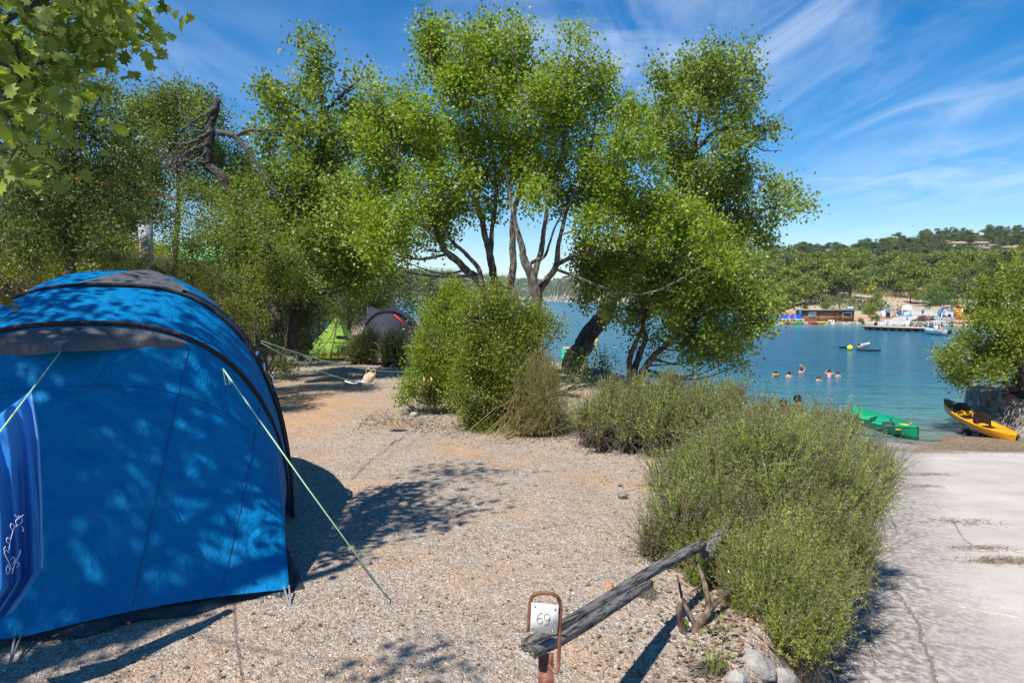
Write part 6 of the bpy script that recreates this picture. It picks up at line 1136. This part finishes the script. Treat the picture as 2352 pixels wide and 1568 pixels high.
MB().box(p+[0, 0, .45], (.5, .25, .35)).build('engine', GAL, o); MB().tube([p+[-.35, 0, .85], p+[.05, 0, .98], p+[.30, 0, .86]], [.10, .17, .12], 10).build('fuel_tank', BLP, o, True); MB().box(p+[-.5, 0, .86], (.6, .22, .10)).build('saddle', BLK, o); MB().tube([p+[.68, 0, .33], p+[.42, 0, 1.05]], .04, 6).tube([p+[.42, -.3, 1.08], p+[.42, .3, 1.08]], .025, 6).build('fork', STEEL, o); MB().box(p+[.55, 0, .85], (.22, .2, .4)).build('fairing', BLP, o)
p = stand(2083, 728); s = p[1]/F; o = thing('arched_sign', p, 'white arched sign portal with a pale blue lower panel', 'sign'); ww = 11*s; hh_ = 27*s
MB().tube([p+[-ww, 0, 0], p+[-ww, 0, hh_*.7], p+[-ww*.8, 0, hh_*.92], p+[0, 0, hh_], p+[ww*.8, 0, hh_*.92], p+[ww, 0, hh_*.7], p+[ww, 0, 0]], .09, 8).build('frame', WHP, o, True)
m = MB(); tt = np.linspace(0, math.pi, 12); m.grid(np.array([[p+[ww*.9*math.cos(a), y, hh_*.70+.28*hh_*math.sin(a)] for a in tt] for y in (-.04,)]+[[p+[ww*.9*math.cos(a), -.04, hh_*.62] for a in tt]])); m.build('header', WHP, o); MB().box(p+[.1, .02, hh_*.22], (ww*1.5, .12, hh_*.40)).build('lower_panel', LBL, o)
o = thing('white_railing', stand(2120, 727), 'low white post and rail fence along the landing road', 'railing'); m = MB(); xs = np.arange(2096, 2150, 6)
for x in xs: q = stand(x, 726.5); m.box(q+[0, 0, .5], (.10, .10, 1.0))
for z in (.55, .95): m.tube([stand(x, 726.5)+[0, -.05, z] for x in xs], .05, 4)
m.build('rails', WHP, o)
p = stand(2118, 733); o = thing('info_sign', p, 'small blue information sign on a post before the white railing', 'sign'); MB().tube([p, p+[0, 0, 1.7]], .05, 6).build('post', GAL, o); MB().box(p+[0, -.06, 1.5], (.5, .05, .7)).build('panel', plain('sign_blue', (.05, .12, .3), .5), o)
p = stand(2153, 736); s = p[1]/F; o = thing('feather_flag', p, 'bright blue feather flag on the landing in front of the willow', 'flag'); MB().tube([p, p+[0, 0, 20*s], p+[.5, 0, 31*s], p+[.9, 0, 33*s]], .05, 6).build('pole', GAL, o)
G = [[p+np.array([.05+.85*(t**3)+w*(.0 if t > .97 else 1)*(5.5*s)*(1-.25*t), .04*math.sin(t*5), (11+21*t)*s+(.0 if w == 0 else 1.5*s*t)]) for w in (0, .5, 1)] for t in np.linspace(0, 1, 10)]; MB().grid(np.array(G)).build('flag_cloth', CYB, o, True)
m = MB(); 
for st in ([(.45,.30),(.38,.42),(.50,.50)], [(.42,.55),(.52,.62),(.45,.70)], [(.50,.78),(.56,.88)]): m.tube([p+np.array([.3+x*5*s, -.05, (11+21*z)*s]) for x, z in st], .05, 4)
m.build('lettering', LBL, o)
# van
p = stand(2190, 729); s = p[1]/F; vn = thing('white_van', p, 'white van with blue tinted glass parked behind the willow at the kiosk', 'van'); sec = [(-2.3,.45,.95,.86), (-2.2,.4,1.9,.90), (-1.2,.35,2.15,.95), (.3,.35,2.15,.95), (.9,.35,2.05,.93), (1.45,.35,1.35,.92), (2.1,.38,1.15,.88), (2.3,.45,.9,.80)]
G = [[p+np.array([x, y, z]) for y, z in ((-w, z0), (-w, z0+(z1-z0)*.55), (-w*.86, z1), (w*.86, z1), (w, z0+(z1-z0)*.55), (w, z0))] for x, z0, z1, w in sec]; m = MB().grid(np.array(G)); m.add([G[0][i] for i in range(6)], [tuple(range(6))]).add([G[-1][i] for i in range(6)], [tuple(range(6))[::-1]]); m.build('body', WHP, vn, False)
def vq(pts): return [p+np.array(q) for q in pts]
MB().add(vq([(1.0,-.78,1.98),(1.0,.78,1.98),(1.48,.84,1.40),(1.48,-.84,1.40)]), [(0,3,2,1)]).add(vq([(-.2,-.93,2.0),(.85,-.93,1.95),(1.2,-.955,1.45),(-.2,-.97,1.4)]), [(0,3,2,1)]).build('glass', plain('tinted_glass', (.08,.2,.24), .1), vn)
for x in (-1.45, 1.5):
    for y in (-.85, .85): MB().tube([p+[x, y-.1, .35], p+[x, y+.1, .35]], .35, 16).build('wheel', BLK, vn, True)
MB().box(p+[2.3, 0, .55], (.14, 1.7, .25)).build('bumper', GAL, vn)
for y in (-.6, .6): MB().box(p+[2.27, y, .88], (.08, .3, .18)).build('headlight', STEEL, vn)
p = stand(2228, 735); s = p[1]/F; o = thing('orange_kiosk', p, 'orange kiosk with a clay tile roof beside the round tree', 'kiosk'); MB().box(p+[0, 1, 1.1], (42*s, 2.2, 2.2)).build('wall', plain('orange_wall', (.75, .28, .02), .7), o); MB().box(p+[-.6, -.15, 1.5], (24*s, .1, .8)).build('hatch', GLASSD, o); MB().tube([p+[-21*s, -.4, 0], p+[-21*s, -.4, 2.3]], .07, 6).build('post', WHP, o)
G = [[p+np.array([x, y, z]) for x in np.linspace(-22*s, 22*s, 8)] for y, z in ((-.9, 2.15), (-.9, 2.3), (1.0, 2.95), (2.4, 2.3))]; MB().grid(np.array(G)).build('roof', TILE, o)
# galvanised gangway by the boat
o = thing('gangway', stand(2166, 745), 'galvanised gangway railings between the landing and the dock', 'railing'); m = MB(); a0 = PY(2146, 742, 119); b0 = PY(2192, 742, 119)
for t in np.linspace(0, 1, 15): q = a0*(1-t)+b0*t; m.box(q+[0, 0, .55], (.06, .06, 1.1))
for z in (.05, .6, 1.1): m.tube([a0+[0, 0, z], b0+[0, 0, z]], .05, 5)
for x in (2162, 2186):
    q = PY(x, 752, 117); m.tube([q, q+[0, 0, 2.6]], .09, 6)
m.build('bars', GAL, o); MB().box(a0*.5+b0*.5-[0, 0, .05], (float(b0[0]-a0[0]), 1.2, .1)).build('deck', GAL, o)
for k, (x, yy_) in enumerate(((2160, 741), (2184, 744), (2186, 751))):
    q = PY(x, yy_, 116.5); t = np.linspace(0, 2*math.pi, 16); tag(MB().tube([q+[.28*math.cos(a), 0, .28*math.sin(a)] for a in t], .07, 6).build('tyre_fender', BLK, None, True), ['dark tyre fender hung left on the gangway above the motorboat', 'upper dark tyre fender on the right gangway post', 'lower dark tyre fender on the right gangway post'][k], 'fender', 'tyre fenders on the gangway')
p = stand(2122, 679); 
if p[1] > 112: 
    q = p; person('person', q, 'tiny dark dressed walker on the pale rocks above the willow', {'pelvis': ((0, 0, .95), .15), 'chest': ((0, 0, 1.3), .17), 'neck': ((0, 0, 1.5), .06), 'head': ((0, 0, 1.62), .11), 'kl': ((-.12, -.1, .5), .08), 'kr': ((.14, .1, .5), .08), 'fl': ((-.15, 0, .05), .05), 'fr': ((.2, .1, .05), .05), 'el': ((-.3, -.1, 1.15), .05), 'er': ((.3, .1, 1.15), .05)},
       [('pelvis', 'chest'), ('chest', 'neck'), ('neck', 'head'), ('pelvis', 'kl'), ('pelvis', 'kr'), ('kl', 'fl'), ('kr', 'fr'), ('chest', 'el'), ('chest', 'er')], clothes=[('shirt', [('t', [(0, 0, .9), (0, 0, 1.3), (0, 0, 1.45)], [.18, .2, .14])], (.06, .05, .1))])
# riprap
G = MB(); n = 130
for i in range(n):
    x = random.uniform(2086, 2145); y = random.uniform(745, 754); q = PY(x, y, random.uniform(114, 121)); r = random.uniform(.15, .4); q[2] = WZ+random.uniform(0, .7)
    G.sphere(q, (r, r*.8, r*.6), 7, 5, lambda V: np.array([1+.4*mnoise.noise(Vector(tuple(v*1.5+i))) for v in V]))
tag(G.build('riprap', STONE), 'pale loose stones piled along the bank right of the ramp', 'stones', kind='stuff')
# bushes, willow and houses of the far shore
def farplant(name, label, px, py, r, mat, cat='bush', flat=.8, grp=None, lf=None, trunk=False, Y=None):
    p = np.array(gp(px, py)) if Y is None else np.array([PX(px, Y), Y, float(H(PX(px, Y), Y))]); R = r*p[1]/F; c = p+[0, 0, R*flat*(1.5 if trunk else .75)]
    bl = [(c+rng.normal(size=3)*R*[.45, .3, .25], np.array([R, R, R*flat])*rng.uniform(.45, .65)) for _ in range(9)]
    return plant(name, label, cat, p, bl, lf or R*.085, mat, [(smoothpath([p-[0, 0, .2], p*.5+c*.5+[.1, 0, 0], c]), (R*.08, R*.03))] if trunk else (), BARKD, grp, cs=R*.17, per=1.6, lpc=12, gaps=.15, twr=R*.006)
for px, py, r, mt, lab in ((1977, 744, 10, 'box2', 'round green bush at the right end of the quay wall'), (2009, 737, 11, 'light', 'brighter round bush left of the drinks stand'), (1933, 740, 0, '', ''), (1896, 712, 12, 'light', 'fresh green shrub behind the middle of the hut roof'), (1998, 722, 17, 'box2', 'large rounded bush left of the landing road'),
   (1800, 712, 18, 'box2', 'broad olive bush above the pedal boats'), (1850, 709, 9, 'yellow', 'yellow green shrub behind the left end of the hut'), (2120, 742, 12, 'dead', 'rust coloured dry grass clump on the bank by the ramp'), (2100, 743, 9, 'yellow', 'yellowing grass clump at the foot of the bank by the ramp'), (2138, 739, 8, 'dead', 'small dry grass clump left of the gangway'), (2072, 724, 10, 'light', 'low green hedge behind the blue motorbike')):
    if r: farplant('shore_bush', lab, px, py, r, LM[mt])
p = stand(2158, 731); s = p[1]/F; R = 34*s; bl = []
for k in range(16): bl.append((p+np.array([rng.uniform(-1, 1)*R*.85, rng.uniform(-1, 1)*R*.5, R*(1.30-.0)+rng.uniform(-.35, .3)*R]), np.array([R*.33, R*.33, R*.28])))
wl = plant('willow_tree', 'drooping light green willow on the landing behind the blue flag', 'tree', p, bl, .30, LM['willow'], [(smoothpath([p-[0, 0, .2], p+[.1, 0, R*.6], p+[0, 0, R*1.3]]), (.22, .08))], BARKD, cs=.55, per=1.9, lpc=16, gaps=.05)
def house(px, py, wpx, hpx, c, lab, Y=None):
    h = hit(px, py, 200, 470); p = h if h is not None else PY(px, py, 440); s = p[1]/F; w, hh_ = wpx*s, hpx*s; o = thing('hill_house', p, lab, 'house', 'houses on the far ridge')
    MB().box(p+[0, 3, hh_*.5-.8], (w, 6, hh_+1.6)).build('wall', c, o); r = .18*hh_+.5; G = [[p+np.array([x, y, hh_+z]) for x in (-w/2-.5, w/2+.5)] for y, z in ((-.6, -.1), (3, r), (6.6, -.1))]; MB().grid(np.array(G)).add([G[0][0], G[1][0], G[2][0]], [(0, 1, 2)]).add([G[0][1], G[1][1], G[2][1]], [(2, 1, 0)]).build('roof', TILE, o)
    n = max(2, int(w/2.4))
    for k in range(n):
        x = -w/2+w*(k+.5)/n; f = MB().box(p+[x, -.03, hh_*.45], (1.2, .1, min(1.9, hh_*.55))).build('window', WHP, o); MB().box(p+[x, -.10, hh_*.45], (1.0, .06, min(1.6, hh_*.45))).build('pane', GLASSD, f)
    return o
for q in ((2205, 568, 27, 10, WALLW, 'white villa with a long window front, largest house on the ridge'), (2177, 566, 15, 6, WALLW, 'small white house just left of the large villa'), (2239, 541, 20, 6, WALLT, 'pinkish house on the crest of the ridge'), (2260, 566, 21, 8, WALLT, 'tan stone house right of the large white villa'), (2272, 574, 17, 4, WALLW, 'low white terrace wall house below the tan one'), (2326, 575, 27, 7, WALLT, 'pink tiled house farthest right on the ridge'), (1800, 588, 28, 6, WALLW, 'pale long house at the left end of the far ridge'), (1819, 578, 15, 4, WALLT, 'little house above the pale long one on the left ridge')):
    house(*q)
# limestone ledges
for i, (px, py, w, h, lab) in enumerate(((1860, 606, 60, 9, 'long pale limestone ledge left on the wooded slope'), (1905, 603, 40, 9, 'second limestone ledge right of the long one'), (1985, 605, 44, 8, 'broken limestone ledge in the middle of the slope'), (2045, 600, 50, 9, 'limestone ledge below the ridge houses'), (2085, 603, 40, 8, 'smaller ledge at the right of the ledge below the houses'), (2160, 698, 60, 7, 'pale rock shelf behind the willow'), (1850, 722, 50, 5, 'pale rock shelf behind the pedal boats'), (1330, 686, 80, 6, 'tan rocks along the shore of the distant headland'))):
    p = hit(px, py, 112, 1600)
    if p is None: continue
    s = p[1]/F; m = MB(); 
    for k in range(26):
        q = p+[rng.uniform(-.5, .5)*w*s, rng.uniform(-1, 1)*3, rng.uniform(-.5, .45)*h*s]; m.sphere(q, (w*s*rng.uniform(.04, .14), 2.5, h*s*rng.uniform(.08, .2)), 8, 5, lambda V: np.array([1+.35*mnoise.noise(Vector(tuple(v*2+k))) for v in V]))
    tag(m.build('rock_ledge', STONE), lab, 'rocks', 'limestone ledges across the bay')
# pines
def pine_mesh(v):
    r_ = np.random.default_rng(v+50); bl = []; n = 9+v % 3*2
    for k in range(n):
        a = r_.uniform(0, 6.28); q = r_.random()**.6; z = .36+.58*r_.random()
        rad_ = .46*(1-.75*max(0, (z-.45)/.55)**2.5); bl.append((np.array([q*rad_*math.cos(a), q*rad_*math.sin(a), z]), np.array([.19, .19, .11])*r_.uniform(.75, 1.35)))
    Cs = []; 
    for c, R in bl: d = unit(r_.normal(size=(26, 3))); Cs.append(c+d*R*(r_.random(26)**.4)[:, None])
    Cs = np.concatenate(Cs); ci = np.repeat(np.arange(len(Cs)), 6); P = Cs[ci]+r_.normal(size=(len(ci), 3))*.035; tn = r_.normal(0, 1, len(Cs))
    cr_ = leafmesh('crown', P, r_.uniform(.045, .085, len(P)), LM['pine' if v < 4 else 'pine2'], None, .48+.12*tn[ci]+r_.normal(0, .16, len(P)), 'leaf')
    m = MB(); m.tube([(0, 0, -.08), (.02, .01, .25), (-.01, .02, .55), (0, 0, .85)], [.03, .025, .02, .008], 6)
    for c, R in bl: m.tube([(0, .01, c[2]*.55+.1), tuple(c)], [.012, .004], 4)
    t = m.build('trunk', BARKD, None, True); return cr_, t
LM['scrub'] = leafmat('scrub_leaves', [(.06,.075,.025), (.12,.145,.04), (.19,.21,.07), (.28,.28,.12)], .2)
LM['pine2'] = leafmat('olive_pine_needles', [(.07,.09,.018), (.15,.19,.03), (.25,.30,.05), (.36,.39,.09)], .3)
pins = [pine_mesh(v) for v in range(8)]
for a_o, b_o in pins: COL.objects.unlink(a_o); COL.objects.unlink(b_o)
spots = []
rows_ = [(541,2.8),(548,2.8),(556,2.9),(563,3.0),(570,3.1),(577,3.2),(584,3.4),(592,3.6),(601,3.8),(611,4.4),(622,5),(634,5.8),(646,6.6),(658,7.6),(670,9),(684,11),(696,13),(708,15)]
for py, st_ in rows_:
    x = 1748+random.uniform(0, 12)
    while x < 2352:
        spots.append((x+random.uniform(-4, 4), py+random.uniform(-5, 5))); x += random.uniform(.75, 1.3)*st_*(4.4 if py < 606 else 3.4 if py < 650 else 4.2)
cnt = 0; random.shuffle(spots)
for px, py in spots:
    if cnt >= 298: break
    if 1835 < px < 1970 and py > 700: continue
    if py < 576 and px < (1960 if py > 566 else 2040 if py > 556 else 2110): continue
    if px > 1975 and py > 700 and random.random() < .85: continue
    p = None; q_ = py
    while p is None and q_ < py+24: p = hit(px, q_, 112, 700); q_ += 3
    if p is None: continue
    if any(abs(px-a) < w_ and -2 < py-b < 20 for a, b, w_ in ((2205, 566, 20), (2177, 564, 12), (2260, 564, 16), (2272, 572, 12), (2326, 573, 18), (1800, 586, 18), (1819, 576, 12), (2239, 538, 14), (1860, 602, 30), (1905, 600, 20), (1985, 602, 22), (2045, 597, 26), (2085, 600, 20))): continue
    h = p[1]/F*float(np.interp(py, [570, 605, 620, 640, 680, 710], [19, 24, 38, 46, 58, 42]))*random.uniform(.75, 1.3); v = random.randrange(4)+(4 if random.random() < (.08 if py < 606 else .75) else 0); root = thing('pine_tree', (p[0], p[1], p[2]-.2), 'dark green pine on the slope across the bay', 'tree', 'pines on the far slope', random.uniform(0, 6.28)); w = random.uniform(1.0, 1.5)
    root.scale = (h*w, h*w, h); cnt += 1
    for src in pins[v]:
        c = src.copy(); COL.objects.link(c); c.parent = root
print('pines', cnt)
# the woods as one mass: scrub between the pines and the distant ranges
def mass(name, label, pts, R, per, lf, mat):
    n = len(pts); k = np.repeat(np.arange(n), per); P = pts[k]+rng.normal(size=(n*per, 3))*np.asarray(R)[k][:, None]*[.5, .5, .3]+np.array([0, 0, 1.0])*(np.asarray(R)[k]*.45)[:, None]; tn = rng.normal(0, 1, n)
    o = leafmesh(name, P, np.asarray(R)[k]*lf*rng.uniform(.6, 1.3, len(P)), mat, None, .42+.17*tn[k]+rng.normal(0, .12, len(P)), 'leaf', up=.6); tag(o, label, 'woodland', kind='stuff')
def scatter(n, a0, a1, y0, y1, fn):
    a = rng.uniform(a0, a1, n); y = y0*(y1/y0)**rng.random(n); x = a*y; z = H(x, y); k = (z > WZ+.6)&fn(a, y, x, z); return np.column_stack([x, y, z])[k]
def houses(a, y, x, z):
    px = 1176+1568*a; py = PH/2-F*np.tan(np.arctan((z-CZ)/y)+PIT); r = np.zeros(len(a), bool)
    for hx_, hy_, w_ in ((2205, 568, 22), (2177, 566, 14), (2260, 566, 18), (2272, 574, 14), (2326, 575, 20), (1800, 588, 20), (1819, 578, 12), (2239, 541, 16), (1860, 606, 34), (1905, 603, 22), (1985, 605, 24), (2045, 600, 28), (2085, 603, 22)): r |= (abs(px-hx_) < w_)&(py-hy_ > -5)&(py-hy_ < 24)
    return r
clear = lambda a, y, x, z: ~((y < 152)&(a > .405)&(a < .70))
nz2 = lambda x, y, s: np.array([mnoise.noise(Vector((float(u)/s, float(w)/s, 3.3))) for u, w in zip(x, y)])
pts = scatter(7200, .36, .80, 135, 475, lambda a, y, x, z: clear(a, y, x, z)&((nz2(x, y, 16) > -.08)|(y > 190))&(nz2(x, y, 30) > -.30)&~houses(a, y, x, z)); mass('hillside_scrub', 'evergreen scrub and undergrowth covering the slope across the bay', pts, rng.uniform(1.0, 2.2, len(pts)), 26, .24, LM['scrub'])
pts = scatter(3600, .02, .40, 190, 1150, lambda a, y, x, z: (nz2(x, y, 60) > -.3)); mass('headland_wood', 'dark wood covering the distant headland behind the trees', pts, rng.uniform(3.0, 5.5, len(pts)), 20, .28, LM['pine'])
pts = scatter(5200, -.40, .07, 1510, 2150, lambda a, y, x, z: (nz2(x, y, 90) > -.18)); mass('distant_wood', 'hazy blue green scrub on the farthest cliffs', pts, rng.uniform(5, 9, len(pts)), 12, .32, LM['pine'])
x = rng.uniform(-26, -6.4, 2600); y = rng.uniform(6.5, 60, 2600); z = H(x, y); k = (z > .35)&(nz2(x, y, 3.0) > -.25); pts = np.column_stack([x, y, z])[k]; R_ = rng.uniform(.25, .7, len(pts)); kk_ = np.repeat(np.arange(len(pts)), 70)
P = pts[kk_]+rng.normal(size=(len(kk_), 3))*R_[kk_][:, None]*[.5, .5, .3]+np.array([0, 0, 1.0])*(R_[kk_]*.35)[:, None]; tn = rng.normal(0, 1, len(pts))
tag(leafmesh('bank_undergrowth', P, rng.uniform(.035, .08, len(P)), LM['box2'], None, .42+.17*tn[kk_]+rng.normal(0, .14, len(P)), 'leaf', up=.5), 'low leafy undergrowth covering the wooded bank on the left', 'undergrowth', kind='stuff')
# ---------------------------------------------------------------- haze
def hazebox():
    m = bpy.data.materials.new('haze_air'); m.use_nodes = True; nt = m.node_tree; nt.nodes.remove(nt.nodes['Principled BSDF']); v = N(nt, 'ShaderNodeVolumePrincipled'); v.inputs['Color'].default_value = (.72, .85, 1, 1); v.inputs['Density'].default_value = .0001; nt.links.new(v.outputs[0], nt.nodes['Material Output'].inputs['Volume'])
    tag(MB().box((0, 0, 88), (8200, 8200, 210)).build('haze', m), kind='stuff', label='thin summer haze over the lake', cat='haze')
hazebox()
# ---------------------------------------------------------------- light and sky
EL = math.radians(55); AZ = math.atan2(-.56, -.83)
sd = bpy.data.lights.new('sun', 'SUN'); so = bpy.data.objects.new('sun', sd); COL.objects.link(so); sd.energy = 5.0; sd.angle = math.radians(.53); sd.color = (1, .955, .88)
sv = Vector((math.sin(AZ)*math.cos(EL), math.cos(AZ)*math.cos(EL), math.sin(EL))); so.rotation_euler = sv.to_track_quat('Z', 'Y').to_euler(); so.location = (-10, -10, 20)
w = bpy.data.worlds.new('World'); S.world = w; w.use_nodes = True; nt = w.node_tree; L = nt.links; bg = nt.nodes['Background']
sky = N(nt, 'ShaderNodeTexSky'); sky.sky_type = 'NISHITA'; sky.sun_disc = False; sky.sun_elevation = EL; sky.sun_rotation = AZ; sky.air_density = 1.0; sky.dust_density = .05; sky.ozone_density = 2.6; sky.altitude = 500
hs = N(nt, 'ShaderNodeHueSaturation'); hs.inputs['Saturation'].default_value = 1.5; hs.inputs['Hue'].default_value = .502; hs.inputs['Value'].default_value = 1.0; L.new(sky.outputs[0], hs.inputs['Color'])
tc = N(nt, 'ShaderNodeTexCoord'); sx = N(nt, 'ShaderNodeSeparateXYZ'); L.new(tc.outputs['Generated'], sx.inputs[0])
def mth(op, a, b=None, c=None):
    n = N(nt, 'ShaderNodeMath', operation=op)
    for i, v in enumerate((a, b, c)):
        if v is None: continue
        if hasattr(v, 'links'): L.new(v, n.inputs[i])
        else: n.inputs[i].default_value = v
    return n.outputs[0]
zz = mth('ADD', mth('MAXIMUM', sx.outputs[2], 0.0), .09); cb = N(nt, 'ShaderNodeCombineXYZ'); L.new(mth('DIVIDE', sx.outputs[0], zz), cb.inputs[0]); L.new(mth('DIVIDE', sx.outputs[1], zz), cb.inputs[1])
def cl(scale, sc, rot, det, loc=(0, 0, 0), dist=.6):
    mp = N(nt, 'ShaderNodeMapping'); mp.inputs['Rotation'].default_value = (0, 0, rot); mp.inputs['Scale'].default_value = sc; mp.inputs['Location'].default_value = loc; L.new(cb.outputs[0], mp.inputs[0])
    n = N(nt, 'ShaderNodeTexNoise'); n.inputs['Scale'].default_value = scale; n.inputs['Detail'].default_value = det; n.inputs['Roughness'].default_value = .58; n.inputs['Distortion'].default_value = dist; L.new(mp.outputs[0], n.inputs[0]); return n.outputs[0]
def smooth(src, a, b):
    r = N(nt, 'ShaderNodeMapRange'); r.interpolation_type = 'SMOOTHSTEP'; r.inputs[1].default_value = a; r.inputs[2].default_value = b; L.new(src, r.inputs[0]); return r.outputs[0]
c1 = mth('MULTIPLY', smooth(cl(1.0, (2.0, .55, 1), .22, 10, (0, 0, 0), 1.3), .38, .80), smooth(cl(.42, (1, .8, 1), 0, 3, (1.1, .9, 0)), .40, .60))
c2 = mth('MULTIPLY', smooth(cl(.8, (.5, 1.6, 1), -.25, 9, (5, 1, 0)), .48, .80), smooth(cl(.3, (1, 1, 1), 0, 2, (7.2, 3.1, 0)), .42, .6))
def spot(u, v, r):
    d = N(nt, 'ShaderNodeVectorMath', operation='DISTANCE'); L.new(cb.outputs[0], d.inputs[0]); d.inputs[1].default_value = (u, v, 0); q = smooth(d.outputs['Value'], r, 0.0); return q
def smooth2(src, a, b):
    r = N(nt, 'ShaderNodeMapRange'); r.interpolation_type = 'SMOOTHSTEP'; r.inputs[1].default_value = b; r.inputs[2].default_value = a; r.inputs[3].default_value = 1; r.inputs[4].default_value = 0; L.new(src, r.inputs[0]); return r.outputs[0]
def spot(u, v, r):
    d = N(nt, 'ShaderNodeVectorMath', operation='DISTANCE'); L.new(cb.outputs[0], d.inputs[0]); d.inputs[1].default_value = (u, v, 0); return smooth2(d.outputs['Value'], r, r*.15)
sp_ = mth('MAXIMUM', mth('MAXIMUM', spot(.62, 2.1, 1.15), spot(2.35, 3.5, 1.3)), mth('MAXIMUM', mth('MULTIPLY', spot(-1.2, 2.3, .9), .25), mth('MULTIPLY', spot(1.5, 2.4, .9), .8)))
veil = mth('MULTIPLY', smooth(cl(1.5, (1.5, .6, 1), .35, 10, (3, 2, 0), 1.6), .33, .80), sp_)
c1 = mth('ADD', mth('MULTIPLY', veil, .55), mth('MULTIPLY', c1, .25)); c2 = mth('MULTIPLY', c2, mth('ADD', mth('MULTIPLY', sp_, .8), .2))
cm = mth('MINIMUM', mth('MULTIPLY', mth('ADD', c1, c2), .85), .8); cm = mth('MULTIPLY', cm, smooth(sx.outputs[2], .0, .10))
mx = N(nt, 'ShaderNodeMixRGB'); L.new(cm, mx.inputs[0]); L.new(hs.outputs[0], mx.inputs[1]); mx.inputs[2].default_value = (6.6, 7.4, 8.6, 1); L.new(mx.outputs[0], bg.inputs[0]); bg.inputs[1].default_value = .108
S.view_settings.view_transform = 'Standard'; S.view_settings.look = 'None'; S.view_settings.exposure = 0.46; S.view_settings.gamma = 1
try:
    S.cycles.max_bounces = 6; S.cycles.transparent_max_bounces = 6; S.cycles.volume_bounces = 0; S.cycles.diffuse_bounces = 3
except Exception: pass
